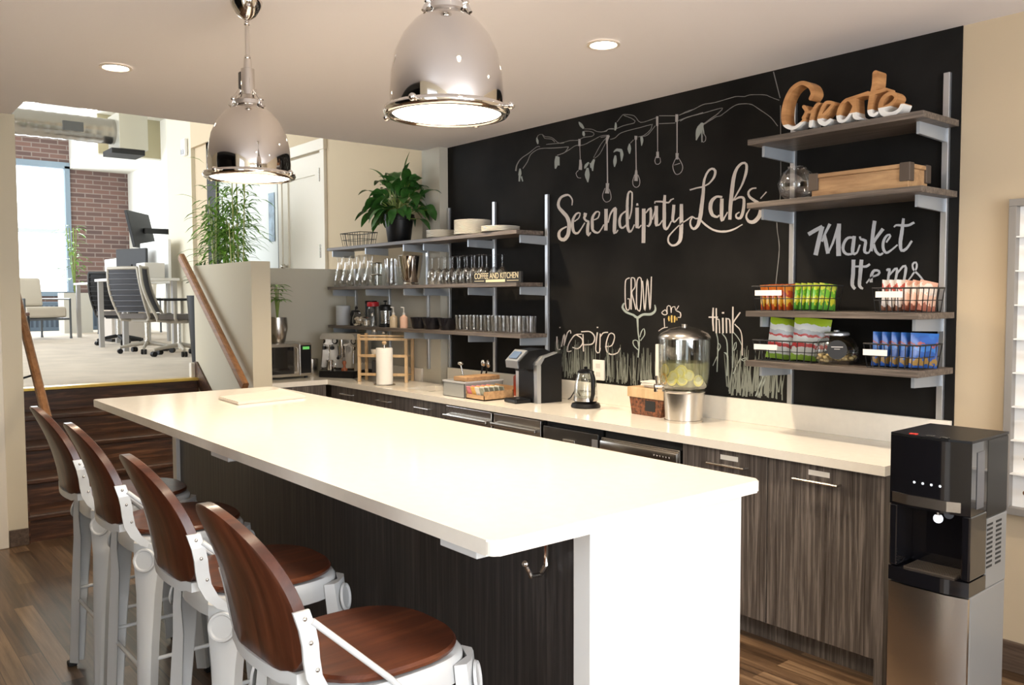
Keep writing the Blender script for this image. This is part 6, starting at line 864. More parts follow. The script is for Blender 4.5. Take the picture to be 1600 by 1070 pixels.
MB().lathe([(0, 0), (0.055, 0), (0.055, 0.012), (0.05, 0.016), (0.05, 0.028), (0.0485, 0.028), (0.0485, 0.012), (0, 0.012)], seg=28).lathe([(0.0485, 0.135), (0.052, 0.135), (0.052, 0.16), (0.0485, 0.16), (0.0485, 0.135)], seg=28).tube([(0.049, 0, 0.02), (0.049, 0, 0.14)], 0.004, 6).tube([(-0.025, 0.043, 0.02), (-0.025, 0.043, 0.14)], 0.004, 6).tube([(-0.025, -0.043, 0.02), (-0.025, -0.043, 0.14)], 0.004, 6).build('frame', M_BLACK, fp, 40)
MB().tube([(0.05, 0, 0.15), (0.09, 0, 0.15), (0.092, 0, 0.04), (0.052, 0, 0.03)], 0.008, 8).build('handle', M_BLACK, fp, 50)
MB().lathe([(0.054, 0.158), (0.054, 0.168), (0.04, 0.182), (0.006, 0.186), (0.005, 0.205), (0.016, 0.208), (0.018, 0.216), (0, 0.22)], seg=28).build('lid', M_BLACK, fp, 40)
MB().cyl(0, 0, 0.03, 0.185, 0.003, 8).cyl(0, 0, 0.05, 0.056, 0.043, 24).build('plunger', M_STEEL, fp, 40)
for x, y, c, lb in ((-4.27, -0.27, (0.55, 0.44, 0.30), 'clear syrup bottle with pump beside the french press'), (-4.13, -0.26, (0.75, 0.48, 0.36), 'pink-orange syrup bottle with pump, next to the black bowls')):
    t = thing('syrup_bottle', lb, 'bottle', (x, y, Z3), 0.4, 'syrup bottles with pumps')
    MB().lathe([(0, 0), (0.030, 0), (0.032, 0.005), (0.032, 0.085), (0.014, 0.098), (0.012, 0.105), (0, 0.105)], seg=20).build('body', mat('syrup_%d' % int(c[1] * 100), c, 0.2), t, 45)
    MB().cyl(0, 0, 0.105, 0.12, 0.012, 12).cyl(0, 0, 0.12, 0.165, 0.005, 8).tube([(0, 0, 0.162), (-0.02, -0.012, 0.164)], 0.005, 8).build('pump', mat('pale_pump', (0.6, 0.58, 0.54), 0.4), t, 45)
bowl = lathe_obj('bowl', [(0, 0.004), (0.05, 0.0), (0.06, 0.012), (0.078, 0.088), (0.075, 0.088), (0.056, 0.014), (0, 0.01)], mat('black_bowl_glaze', (0.012, 0.012, 0.016), 0.2), 32, 40)
tag(bowl, 'black bowl at the left of the three black bowls', 'bowl', 'black bowls'); at(bowl, (-3.93, -0.24, Z3))
copy_one(bowl, (-3.745, -0.25, Z3), 0, 'black bowl in the middle of the three black bowls'); copy_one(bowl, (-3.55, -0.24, Z3), 0, 'black bowl nearest the glass tumblers')
tm = lathe_obj('tumbler', [(0, 0.004), (0.030, 0.001), (0.032, 0.01), (0.036, 0.115), (0.0345, 0.115), (0.030, 0.014), (0, 0.012)], M_GLASS, 20, 45)
tag(tm, '', 'tumbler', 'clear glass tumblers'); first = True
for rowi, (y, rn, n) in enumerate(((-0.295, 'front', 9), (-0.21, 'back', 9))):
    for i in range(n):
        lb = 'clear glass tumbler, %s from the black bowls in the %s row' % (ordn[i], rn); p = (-3.32 + 0.0835 * i + 0.02 * rowi, y, Z3)
        if first: at(tm, p); tm['label'] = lb; first = False
        else: copy_one(tm, p, 0, lb)

# ================================================================ ON THE MARKET SHELVES
so = thing('wooden_word', 'carved wooden word Create with white-dipped base on the topmost market shelf', 'word sign', (0, -0.285, 0))
def sign_letters():
    """marching squares over the brush strokes of the word, extruded; split at the paint line"""
    segs = []; zmin = 1e9
    for st in SIGN:
        P = [(st[i], st[i+1], st[i+2]) for i in range(0, len(st), 3)]
        Q = []
        for i in range(len(P) - 1):      # smooth the stroke
            p0, p1, p2, p3 = P[max(0, i - 1)], P[i], P[i + 1], P[min(len(P) - 1, i + 2)]
            for k in range(5):
                t = k / 5
                Q.append(tuple(.5 * (2 * b + (c - a) * t + (2 * a - 5 * b + 4 * c - d) * t * t + (3 * b - a - 3 * c + d) * t ** 3) for a, b, c, d in zip(p0, p1, p2, p3)))
        Q.append(P[-1])
        for a, b in zip(Q, Q[1:]): segs.append((a, b))
        for p in P: zmin = min(zmin, p[1] - p[2])
    h = 3.0; dz = ZM[0] * 1000 + 1.0 - zmin; dip = 45.0
    xs0 = min(min(a[0], b[0]) for a, b in segs) - 40; xs1 = max(max(a[0], b[0]) for a, b in segs) + 40
    zs1 = max(max(a[1], b[1]) for a, b in segs) + 40
    nx = int((xs1 - xs0) / h) + 2; nz = int((zs1 - zmin) / h) + 3
    F = [[1e3] * (nx + 1) for _ in range(nz + 1)]
    for a, b in segs:
        dx, dy = b[0] - a[0], b[1] - a[1]; L2 = dx * dx + dy * dy + 1e-9; rm = max(a[2], b[2]) + 6
        for j in range(max(0, int((min(a[1], b[1]) - rm - zmin) / h)), min(nz, int((max(a[1], b[1]) + rm - zmin) / h) + 2) + 1):
            z = zmin + (j - 1) * h
            for i in range(max(0, int((min(a[0], b[0]) - rm - xs0) / h)), min(nx, int((max(a[0], b[0]) + rm - xs0) / h) + 2) + 1):
                x = xs0 + i * h; t = max(0, min(1, ((x - a[0]) * dx + (z - a[1]) * dy) / L2))
                d = math.hypot(x - a[0] - t * dx, z - a[1] - t * dy) - (a[2] + t * (b[2] - a[2]))
                if d < F[j][i]: F[j][i] = d
    out = {0: bmesh.new(), 1: bmesh.new()}; Y0, Y1 = -0.042, 0.030
    for j in range(nz):
        z = zmin + (j - 1) * h; bm = out[0 if z + h / 2 - zmin < dip else 1]
        for i in range(nx):
            c = [(i, j), (i + 1, j), (i + 1, j + 1), (i, j + 1)]; f = [F[q][p] for p, q in c]
            if min(f) >= 0: continue
            poly = []
            for k in range(4):
                (p, q), (p2, q2) = c[k], c[(k + 1) % 4]; fa, fb = f[k], f[(k + 1) % 4]
                if fa < 0: poly.append((xs0 + p * h, zmin + (q - 1) * h, False))
                if (fa < 0) != (fb < 0):
                    t = fa / (fa - fb); poly.append((xs0 + (p + t * (p2 - p)) * h, zmin + (q - 1 + t * (q2 - q)) * h, True))
            if len(poly) < 3: continue
            A = [bm.verts.new((x / 1000, Y0, (zz + dz) / 1000)) for x, zz, _ in poly]; B = [bm.verts.new((x / 1000, Y1, (zz + dz) / 1000)) for x, zz, _ in poly]
            bm.faces.new(A); bm.faces.new(list(reversed(B)))
            n = len(poly)
            for k in range(n):
                if poly[k][2] and poly[(k + 1) % n][2]: bm.faces.new((A[k], A[(k + 1) % n], B[(k + 1) % n], B[k]))
    for k, (nm, mt) in enumerate((('dipped_base', mat('white_dip_paint', (0.85, 0.83, 0.80), 0.5)), ('letters', M_SIGNW))):
        bmesh.ops.remove_doubles(out[k], verts=list(out[k].verts), dist=0.00005)
        m = MB(); m.add(out[k]); o = m.build(nm, mt, so)
        if k == 0: o['label'] = 'white-painted foot of the letters'
sign_letters()
gv = lathe_obj('glass_globe', [(0, 0.004), (0.04, 0.002), (0.075, 0.035), (0.088, 0.085), (0.070, 0.135), (0.045, 0.155), (0.045, 0.165), (0.043, 0.165), (0.043, 0.153), (0.068, 0.133), (0.086, 0.085), (0.073, 0.037), (0, 0.008)], M_GLASS, 36, 60)
at(gv, (-0.665, -0.215, ZM[1])); tag(gv, 'round clear glass globe vase on the second market shelf', 'vase')
cr = thing('wooden_crate', 'long low wooden crate with dark metal corners on the second market shelf', 'crate', (-0.30, -0.225, ZM[1]))
MB().box(-0.225, 0.225, -0.085, 0.085, 0.0, 0.085, 0.003).build('box', M_BOARDW, cr)
MB().box(-0.232, 0.232, -0.092, 0.092, 0.085, 0.104, 0.004).build('lid', M_BOARDW, cr)
for sx in (-1, 1):
    for sy in (-1, 1):
        MB().box(min(sx * 0.19, sx * 0.236), max(sx * 0.19, sx * 0.236), min(sy * 0.055, sy * 0.096), max(sy * 0.055, sy * 0.096), 0.03, 0.108, 0.003).build('metal_corner', mat('aged_metal', (0.14, 0.11, 0.09), 0.5, 0.6), cr)
def pack_mesh(w, h, d, seed=0, n=7):
    """pillow-shaped packet standing on its lower seal"""
    bm = bmesh.new(); g = {}
    for s in (-1, 1):
        for i in range(n + 1):
            for j in range(n + 1):
                u = i / n; v = j / n
                puff = (math.sin(PI * u) * math.sin(PI * v)) ** 0.5 * d / 2
                k = (s if 0 < i < n and 0 < j < n else 0, i, j)
                if k not in g: g[k] = bm.verts.new(((u - 0.5) * w * (1 - 0.04 * math.sin(PI * v)), s * puff if k[0] else 0, v * h))
                g[(s, i, j)] = g[k]
    for s in (-1, 1):
        for i in range(n):
            for j in range(n):
                f = (g[(s, i, j)], g[(s, i+1, j)], g[(s, i+1, j+1)], g[(s, i, j+1)])
                bm.faces.new(f if s < 0 else tuple(reversed(f)))
    m = MB(); m.add(bm); return m
def packet_mat(name, stops, axis='Z', scale=1.0, noise=0.25):
    if name in MATS: return MATS[name]
    m = bpy.data.materials.new(name); m.use_nodes = True; nt = m.node_tree; p = nt.nodes['Principled BSDF']; L_ = nt.links
    tc = nt.nodes.new('ShaderNodeTexCoord'); sp = nt.nodes.new('ShaderNodeSeparateXYZ'); L_.new(tc.outputs['Generated'], sp.inputs[0])
    n = nt.nodes.new('ShaderNodeTexNoise'); n.inputs['Scale'].default_value = 5 * scale; L_.new(tc.outputs['Generated'], n.inputs['Vector'])
    mx = nt.nodes.new('ShaderNodeMix'); mx.data_type = 'FLOAT'; mx.inputs[0].default_value = noise
    L_.new(sp.outputs[axis], mx.inputs[2]); L_.new(n.outputs['Fac'], mx.inputs[3])
    r = ramp(nt, mx.outputs[0], stops); r.color_ramp.interpolation = 'CONSTANT'
    L_.new(r.outputs['Color'], p.inputs['Base Color']); p.inputs['Roughness'].default_value = 0.28
    MATS[name] = m; return m
def tag_card(parent, x, y, z, w=0.13, h=0.026):
    MB().box(x - w/2, x + w/2, y - 0.0012, y, z, z + h).build('price_tag', M_PAPER, parent, label='white price tag')
Z = ZM[2]
b1 = wire_basket('wire_basket', 'black wire basket of orange and green snack bars on the third market shelf', (-0.665, -0.20, Z), 0.37, 0.20, 0.120, 'snack baskets', 0.9); tag_card(b1, -0.09, -0.103, 0.075, 0.15)
M_OR = packet_mat('orange_bar_wrap', [(0, (0.55, 0.10, 0.02)), (0.35, (0.75, 0.45, 0.05)), (0.5, (0.45, 0.05, 0.03)), (0.62, (0.70, 0.22, 0.03)), (0.8, (0.30, 0.05, 0.05))], 'Z', 1, 0.4)
M_GR = packet_mat('green_bar_wrap', [(0, (0.10, 0.33, 0.04)), (0.36, (0.62, 0.62, 0.05)), (0.5, (0.18, 0.48, 0.04)), (0.66, (0.65, 0.70, 0.08)), (0.8, (0.12, 0.40, 0.05))], 'Z', 1, 0.4)
M_WB = packet_mat('white_bar_wrap', [(0, (0.25, 0.12, 0.08)), (0.25, (0.80, 0.74, 0.70)), (0.62, (0.65, 0.15, 0.12)), (0.72, (0.80, 0.75, 0.70))], 'Z', 1, 0.3)
M_RB = packet_mat('salmon_bar_wrap', [(0, (0.35, 0.12, 0.08)), (0.3, (0.78, 0.50, 0.38)), (0.55, (0.80, 0.70, 0.62)), (0.75, (0.70, 0.38, 0.28))], 'Z', 1, 0.3)
def bars(material, colour, xs, base, x0, dx, y, z, grp, h=0.125, tilt=0.10, w=0.115):
    first = None
    for i in range(xs):
        nm = ordn[i]
        lb = '%s snack bar, %s from the left in the %s' % (colour, nm, base)
        if first is None:
            o = pack_mesh(w, h, 0.026).build('snack_bar', material, None, 60); first = o
        else:
            o = first.copy(); COL.objects.link(o)
        tag(o, lb, 'snack bar', grp); o.location = (x0 + dx * i, y, z); o.rotation_euler = (0, tilt, 1.35)
bars(M_OR, 'orange and yellow', 5, 'left wire basket', -0.815, 0.032, -0.20, Z + 0.005, 'orange snack bars', tilt=-0.06)
bars(M_GR, 'green and yellow', 5, 'left wire basket', -0.635, 0.032, -0.20, Z + 0.005, 'green snack bars', tilt=0.10)
b2 = wire_basket('wire_basket', 'black wire basket of pale snack bars at the wall end of the third market shelf', (-0.12, -0.20, Z), 0.225, 0.19, 0.105, 'snack baskets', 0.9); tag_card(b2, -0.035, -0.0985, 0.065, 0.12)
bars(M_WB, 'white and red', 3, 'right wire basket', -0.20, 0.032, -0.20, Z + 0.005, 'white snack bars', 0.135, tilt=0.05)
bars(M_RB, 'salmon pink', 3, 'right wire basket', -0.105, 0.032, -0.20, Z + 0.005, 'salmon snack bars', 0.130, tilt=0.14)
Z = ZM[3]
b3 = wire_basket('wire_basket', 'black wire basket with two green-topped chip bags on the lowest market shelf', (-0.67, -0.21, Z), 0.33, 0.20, 0.10, 'chip baskets', 0.9); tag_card(b3, -0.09, -0.103, 0.055, 0.13)
M_CHIP = packet_mat('white_green_chip_bag', [(0, (0.25, 0.42, 0.05)), (0.17, (0.72, 0.73, 0.70)), (0.33, (0.55, 0.06, 0.06)), (0.41, (0.70, 0.72, 0.70)), (0.56, (0.50, 0.06, 0.06)), (0.60, (0.45, 0.48, 0.52)), (0.68, (0.72, 0.74, 0.73)), (0.80, (0.42, 0.58, 0.03))], 'Z', 1, 0.12)
for i, (x, y, rz, ry, lb) in enumerate(((-0.735, -0.20, 0.5, 0.12, 'white and green chip bag, left one of two in the basket'), (-0.60, -0.195, 0.55, 0.10, 'white and green chip bag, taller one beside the candy jar'))):
    if i == 0: o = pack_mesh(0.17, 0.20, 0.06).build('chip_bag', M_CHIP, None, 60); c0 = o
    else: o = c0.copy(); COL.objects.link(o)
    tag(o, lb, 'chip bag', 'white and green chip bags'); o.location = (x, y, Z + 0.004); o.rotation_euler = (0, ry, rz); o.scale = (1, 1, 1.0 + 0.03 * i)
cj = thing('candy_jar', 'wide glass candy jar with black label and steel lid on the lowest market shelf', 'jar', (-0.435, -0.23, Z), 0.55)
MB().lathe([(0, 0.004), (0.075, 0.002), (0.098, 0.03), (0.100, 0.07), (0.080, 0.115), (0.052, 0.130), (0.050, 0.136)], seg=36).build('body', M_GLASS, cj, 60)
MB().lathe([(0, 0.158), (0.012, 0.157), (0.014, 0.150), (0.05, 0.148), (0.056, 0.143), (0.056, 0.134), (0, 0.134)], seg=30).build('lid', M_ALU, cj, 40)
lb_ = MB(); lb_.lathe([(0, 0.0), (0.043, 0.0), (0.043, 0.004), (0, 0.004)], seg=28)
o = lb_.build('label', M_BLACKM, cj); o.matrix_local = Matrix.Translation((0, -0.1005, 0.072)) @ Matrix.Rotation(PI/2, 4, 'X'); o['label'] = 'round black label'
MB().box(-0.025, 0.025, -0.1062, -0.1052, 0.083, 0.0865).box(-0.012, 0.012, -0.1062, -0.1052, 0.074, 0.0765).build('label_lines', M_CHALKW, o).matrix_local = (Matrix.Translation((0, -0.1005, 0.072)) @ Matrix.Rotation(PI/2, 4, 'X')).inverted()
m = MB(); cols = []
M_CANDY = mat('mixed_candy', (0.45, 0.35, 0.16), 0.4, var=0.7, vscale=45)
for i in range(60):
    a = rnd.uniform(0, 2*PI); r = 0.078 * math.sqrt(rnd.random()); m.sphere((r * math.cos(a), r * math.sin(a), 0.017 + rnd.uniform(0, 0.026)), 0.011, (1.2, 1, .8), 8)
o = m.build('candy', M_CANDY, cj, 60); o['kind'] = 'stuff'
b4 = wire_basket('wire_basket', 'black wire basket of blue chip bags at the wall end of the lowest market shelf', (-0.135, -0.21, Z), 0.25, 0.20, 0.105, 'chip baskets', 0.9); tag_card(b4, -0.07, -0.103, 0.055, 0.11)
M_BLUE = packet_mat('blue_chip_bag', [(0, (0.02, 0.08, 0.32)), (0.2, (0.30, 0.18, 0.05)), (0.34, (0.02, 0.09, 0.36)), (0.50, (0.04, 0.17, 0.50)), (0.60, (0.40, 0.10, 0.10)), (0.64, (0.03, 0.11, 0.42)), (0.78, (0.03, 0.14, 0.46))], 'Z', 1, 0.3)
bl = ['leftmost', 'second from the left', 'third from the left', 'fourth from the left', 'rightmost']
for i in range(5):
    if i == 0: o = pack_mesh(0.135, 0.150, 0.031).build('chip_bag', M_BLUE, None, 60); c0 = o
    else: o = c0.copy(); COL.objects.link(o)
    tag(o, 'blue chip bag, %s of five in the wire basket' % bl[i], 'chip bag', 'blue chip bags'); o.location = (-0.215 + 0.042 * i, -0.205, Z + 0.004); o.rotation_euler = (0, 0.05, 1.05)

# ================================================================ ON THE COUNTER
mw_ = thing('microwave', 'steel and black microwave oven on the short counter leg', 'microwave', (-5.18, -0.88, CT))
MB().box(-0.20, 0.16, -0.25, 0.25, 0.018, 0.30, 0.006).build('body', M_STEEL, mw_)
dr = MB().box(0.161, 0.180, -0.248, 0.135, 0.025, 0.295, 0.003).build('door', M_STEEL, mw_)
MB().box(0.1805, 0.1825, -0.235, 0.085, 0.045, 0.270).build('door_window', M_BLACKG, dr)
MB().tube([(0.181, 0.105, 0.05), (0.212, 0.105, 0.06), (0.212, 0.105, 0.255), (0.181, 0.105, 0.265)], 0.009, 8).build('handle', M_STEEL, dr, 50)
cp = MB().box(0.161, 0.181, 0.138, 0.248, 0.025, 0.295, 0.003).build('control_panel', M_STEEL, mw_)
MB().box(0.1812, 0.1825, 0.148, 0.240, 0.045, 0.280).build('keypad', M_BLACK, cp)
MB().box(0.1826, 0.1832, 0.165, 0.225, 0.245, 0.268).build('display', mat('green_display', (0.02, 0.05, 0.02), 0.3, emit=(0.25, 0.9, 0.2), estr=0.6), cp)
for sx in (-.16, .12):
    for sy in (-.22, .22): MB().cyl(sx, sy, 0.0, 0.02, 0.015, 12).build('foot', M_BLACK, mw_)
pc = thing('potted_plant', 'small green palm-like plant in a steel pot on the microwave', 'potted plant', (-5.10, -0.89, CT + 0.30))
MB().lathe([(0, 0), (0.052, 0), (0.060, 0.01), (0.084, 0.12), (0.078, 0.215), (0.074, 0.215), (0.078, 0.12), (0, 0.18)], seg=30).build('pot', M_STEEL, pc, 40)
m = MB(); s2 = MB(); rnd = random.Random(4)
for i in range(7):
    a = rnd.uniform(0, 2*PI); top = Vector((0.02 * math.cos(a), 0.02 * math.sin(a), rnd.uniform(0.34, 0.50)))
    s2.tube([(0, 0, 0.17), top], 0.004, 6)
    for k in range(6):
        b = a + k * 1.05; m.leaf(top, (math.cos(b), math.sin(b), 0.25), rnd.uniform(0.10, 0.15), 0.035, 1.0, 4)
m.build('leaves', M_LEAF2, pc, 60); s2.build('stems', M_STALK, pc)
cn = lathe_obj('utensil_canister', [(0, 0), (0.056, 0), (0.058, 0.004), (0.058, 0.145), (0.055, 0.145), (0.055, 0.01), (0, 0.01)], M_STEEL, 32, 40); at(cn, (-5.20, -0.54, CT)); tag(cn, 'brushed steel canister between the microwave and the espresso machine', 'canister')
# espresso machine, turned to the room
es = thing('espresso_machine', 'polished steel espresso machine with two gauges in the counter corner', 'espresso machine', (-4.93, -0.345, CT), 0.50)
MB().box(-0.17, 0.17, -0.02, 0.14, 0.06, 0.345, 0.008).build('body', M_CHROME, es)
mat('bright_steel', (0.66, 0.63, 0.58), 0.3, 0.5)
MB().prism([(-0.172, 0.345), (-0.172, 0.325), (0.172, 0.325), (0.172, 0.345), (0.150, 0.375), (-0.150, 0.375)], -0.135, 0.14).build('top_housing', MATS['bright_steel'], es)
MB().box(-0.165, 0.165, -0.0225, -0.0205, 0.075, 0.34).build('front_panel', mat('bright_steel', (0.66, 0.63, 0.58), 0.3, 0.5), es)
MB().box(-0.172, 0.172, -0.16, 0.14, 0.0, 0.058, 0.006).build('drip_tray', M_BLACK, es)
for s in (-1, 1):
    MB().prism([(-0.135, 0.062), (-0.02, 0.062), (-0.02, 0.325), (-0.10, 0.325)], s * 0.166 - 0.004, s * 0.166 + 0.004, 'X').build('side_panel', M_CHROME, es)
    g = MB().lathe([(0, 0.010), (0.021, 0.010), (0.026, 0.012), (0.028, 0.0), (0, 0.0)], seg=24).build('gauge', M_BLACK, es, 40); g.matrix_local = Matrix.Translation((s * 0.095, -0.0225, 0.305)) @ Matrix.Rotation(PI/2, 4, 'X')
    f = MB().lathe([(0, 0.0115), (0.018, 0.0115), (0.018, 0.0105), (0, 0.0105)], seg=20).build('dial', M_PAPER, g); f.location = (0, 0, 0)
MB().cyl(0, -0.07, 0.20, 0.27, 0.034, 24).cyl(0, -0.07, 0.27, 0.32, 0.022, 16).tube([(0, -0.02, 0.27), (0, -0.07, 0.27)], 0.02, 12).build('group_head', M_CHROME, es, 40)
MB().cyl(0, -0.07, 0.172, 0.20, 0.037, 24).tube([(0, -0.07, 0.186), (0.02, -0.13, 0.183)], 0.009, 8).cyl(0, -0.07, 0.15, 0.172, 0.012, 10).build('portafilter', M_CHROME, es, 40)
MB().tube([(0.02, -0.13, 0.183), (0.05, -0.20, 0.172)], 0.013, 10).build('portafilter_handle', M_BLACK, es, 50)
for s in (-1, 1):
    MB().tube([(s * 0.115, -0.022, 0.27), (s * 0.12, -0.07, 0.27), (s * 0.125, -0.085, 0.12)], 0.006, 8).build('steam_wand', M_CHROME, es, 50)
    k = MB().cyl(0, 0, 0, 0.02, 0.017, 14).build('valve_knob', M_BLACK, es, 40); k.matrix_local = Matrix.Translation((s * 0.12, -0.0225, 0.245)) @ Matrix.Rotation(PI/2, 4, 'X')
mp_ = thing('milk_pitcher', 'small steel milk pitcher on the espresso machine drip tray, left', 'pitcher', (-4.955, -0.485, CT + 0.0585), 0.6)
MB().lathe([(0, 0), (0.032, 0), (0.035, 0.01), (0.028, 0.07), (0.031, 0.088), (0.029, 0.088), (0.026, 0.07), (0, 0.006)], seg=20).build('body', M_CHROME, mp_, 40); MB().tube([(0.028, 0, 0.075), (0.052, 0, 0.07), (0.05, 0, 0.03), (0.033, 0, 0.02)], 0.004, 6).build('handle', M_CHROME, mp_, 50)
tp = lathe_obj('tamper', [(0, 0), (0.027, 0), (0.027, 0.018), (0.012, 0.026), (0.010, 0.045), (0.018, 0.068), (0.014, 0.085), (0, 0.088)], mat('tamper_wood', (0.28, 0.09, 0.04), 0.35), 20, 50); at(tp, (-4.835, -0.415, CT + 0.0585)); tag(tp, 'red-brown tamper standing on the espresso machine drip tray', 'tamper')
# wooden rack
rk = thing('wooden_rack', 'pale wooden shelf rack holding jars and pods behind the paper towel roll', 'rack', (-4.335, -0.305, CT), 0.66)
RW, RD, RH = 0.20, 0.075, 0.385
for sx in (-1, 1):
    for sy in (-1, 1): MB().box(sx * RW - 0.012, sx * RW + 0.012, sy * RD - 0.010, sy * RD + 0.010, 0.0, RH, 0.002).build('post', M_LIGHTW, rk)
for z in (0.05, 0.20, 0.335):
    m = MB().box(-RW - .005, RW + .005, -RD - .012, -RD + .0, z, z + 0.022, 0.002)
    for k in range(4): y = -RD + 0.012 + k * (2 * RD - 0.02) / 3; m.box(-RW + .012, RW - .012, y - 0.012, y + 0.012, z, z + 0.008)
    m.build('rack_shelf', M_LIGHTW, rk)
MB().box(-RW, RW, -RD - .010, -RD + .002, 0.365, 0.378, 0.002).build('top_rail', M_LIGHTW, rk)
def on_rack(u, v, z):
    c, s = math.cos(0.66), math.sin(0.66); return (-4.335 + c * u - s * v, -0.305 + s * u + c * v, CT + z)
t = jar('spice_jar', 'small glass jar with steel lid on top of the wooden rack, near its left post', 'jar', *on_rack(-0.09, -0.02, 0.3435), [(0, 0.002), (0.028, 0.002), (0.03, 0.045), (0.022, 0.06)], M_GLASS, [(0, 0.078), (0.02, 0.076), (0.024, 0.058), (0, 0.058)], M_STEEL)
t = jar('spice_jar', 'small glass jar with steel lid on top of the wooden rack, right of the first', 'jar', *on_rack(-0.01, -0.01, 0.3435), [(0, 0.002), (0.024, 0.002), (0.026, 0.035), (0.02, 0.045)], M_GLASS, [(0, 0.058), (0.018, 0.056), (0.021, 0.044), (0, 0.044)], M_STEEL)
cup = lathe_obj('espresso_cup', [(0, 0.002), (0.02, 0), (0.024, 0.008), (0.032, 0.05), (0.030, 0.05), (0.022, 0.01), (0, 0.006)], M_WHITE, 20, 45); at(cup, on_rack(-0.09, -0.02, 0.2085)); tag(cup, 'small white cup on the middle level of the wooden rack', 'cup')
bxx = MB().box(-0.055, 0.055, -0.04, 0.04, 0.0, 0.11, 0.002).build('tea_box', mat('dark_box_card', (0.03, 0.03, 0.035), 0.5)); at(bxx, on_rack(-0.045, -0.02, 0.0585), 0.66); tag(bxx, 'black carton on the bottom level of the wooden rack', 'box')
tw = thing('paper_towel_holder', 'upright paper towel roll on a steel stand in front of the wooden rack', 'paper towel holder', (-4.05, -0.49, CT))
MB().lathe([(0, 0), (0.082, 0), (0.085, 0.006), (0.080, 0.011), (0, 0.012)], seg=32).cyl(0, 0, 0.012, 0.325, 0.008, 12).build('stand', M_STEEL, tw, 40)
MB().lathe([(0.02, 0.0125), (0.063, 0.0125), (0.064, 0.02), (0.064, 0.285), (0.062, 0.29), (0.02, 0.29), (0.02, 0.0125)], seg=36).build('paper_roll', M_PAPER, tw, 40)
MB().lathe([(0, 0.345), (0.014, 0.342), (0.020, 0.33), (0.014, 0.318), (0.009, 0.315), (0, 0.315)], seg=16).build('finial', M_LIGHTW, tw, 50)
# grey utensil bin with wooden board, tongs, sauce bottle
ub = thing('utensil_bin', 'open grey metal bin of kitchen tools beside the sink', 'bin', (-3.08, -0.36, CT))
m = MB(); m.box(-0.125, 0.125, -0.165, 0.165, 0.0, 0.004); m.box(-0.125, -0.121, -0.165, 0.165, 0.0, 0.105).box(0.121, 0.125, -0.165, 0.165, 0.0, 0.105).box(-0.125, 0.125, -0.165, -0.161, 0.0, 0.105).box(-0.125, 0.125, 0.161, 0.165, 0.0, 0.105)
m.build('body', mat('grey_bin_paint', (0.33, 0.33, 0.31), 0.5), ub)
MB().box(-0.129, 0.129, -0.169, -0.159, 0.098, 0.110, 0.002).box(-0.129, 0.129, 0.159, 0.169, 0.098, 0.110, 0.002).box(-0.129, -0.119, -0.159, 0.159, 0.098, 0.110, 0.002).box(0.119, 0.129, -0.159, 0.159, 0.098, 0.110, 0.002).build('rim', mat('pale_grey_rim', (0.55, 0.55, 0.55), 0.4), ub)
wb_ = MB().box(-0.07, 0.07, -0.15, 0.15, 0.0, 0.03, 0.004).build('wooden_block', M_BOARDW); wb_.location = (-3.035, -0.36, CT + 0.105); wb_.rotation_euler = (0.0, 0.0, 0.05); wb_.location.z = CT + 0.1103; tag(wb_, 'brown wooden board lying across the grey utensil bin', 'board')
def tool(name, label, cat, x, y, a, b, material, head):
    t = thing(name, label, cat, (x, y, CT + 0.005)); d = Vector((a, b, 1)).normalized()
    MB().tube([(0, 0, 0), d * 0.20], 0.006, 8).build('handle', material, t, 50)
    MB().sphere(d * 0.215, 0.02, head, 14).build('head', M_STEEL, t, 50)
tool('ladle', 'steel ladle leaning out of the grey bin', 'ladle', -3.16, -0.36, -0.15, -0.12, M_STEEL, (1.2, 1, .7))
tool('ice_scoop', 'dark-handled scoop leaning out of the grey bin', 'scoop', -3.13, -0.28, 0.10, 0.15, M_BLACK, (1, .8, 1.3))
tool('whisk', 'steel-headed whisk leaning over the back of the grey bin', 'whisk', -3.15, -0.23, 0.30, 0.05, M_BLACK, (.9, .9, 1.5))
sc_ = thing('sauce_bottle', 'red bottle with pale nozzle behind the grey utensil bin', 'bottle', (-2.86, -0.13, CT))
MB().lathe([(0, 0), (0.036, 0), (0.038, 0.005), (0.038, 0.13), (0.018, 0.15), (0, 0.15)], seg=20).build('body', mat('red_sauce', (0.45, 0.06, 0.02), 0.3), sc_, 45); MB().lathe([(0.018, 0.15), (0.018, 0.165), (0.004, 0.215), (0, 0.215)], seg=14).build('nozzle', mat('pale_pump', (0.6, 0.58, 0.54), 0.4), sc_, 45)
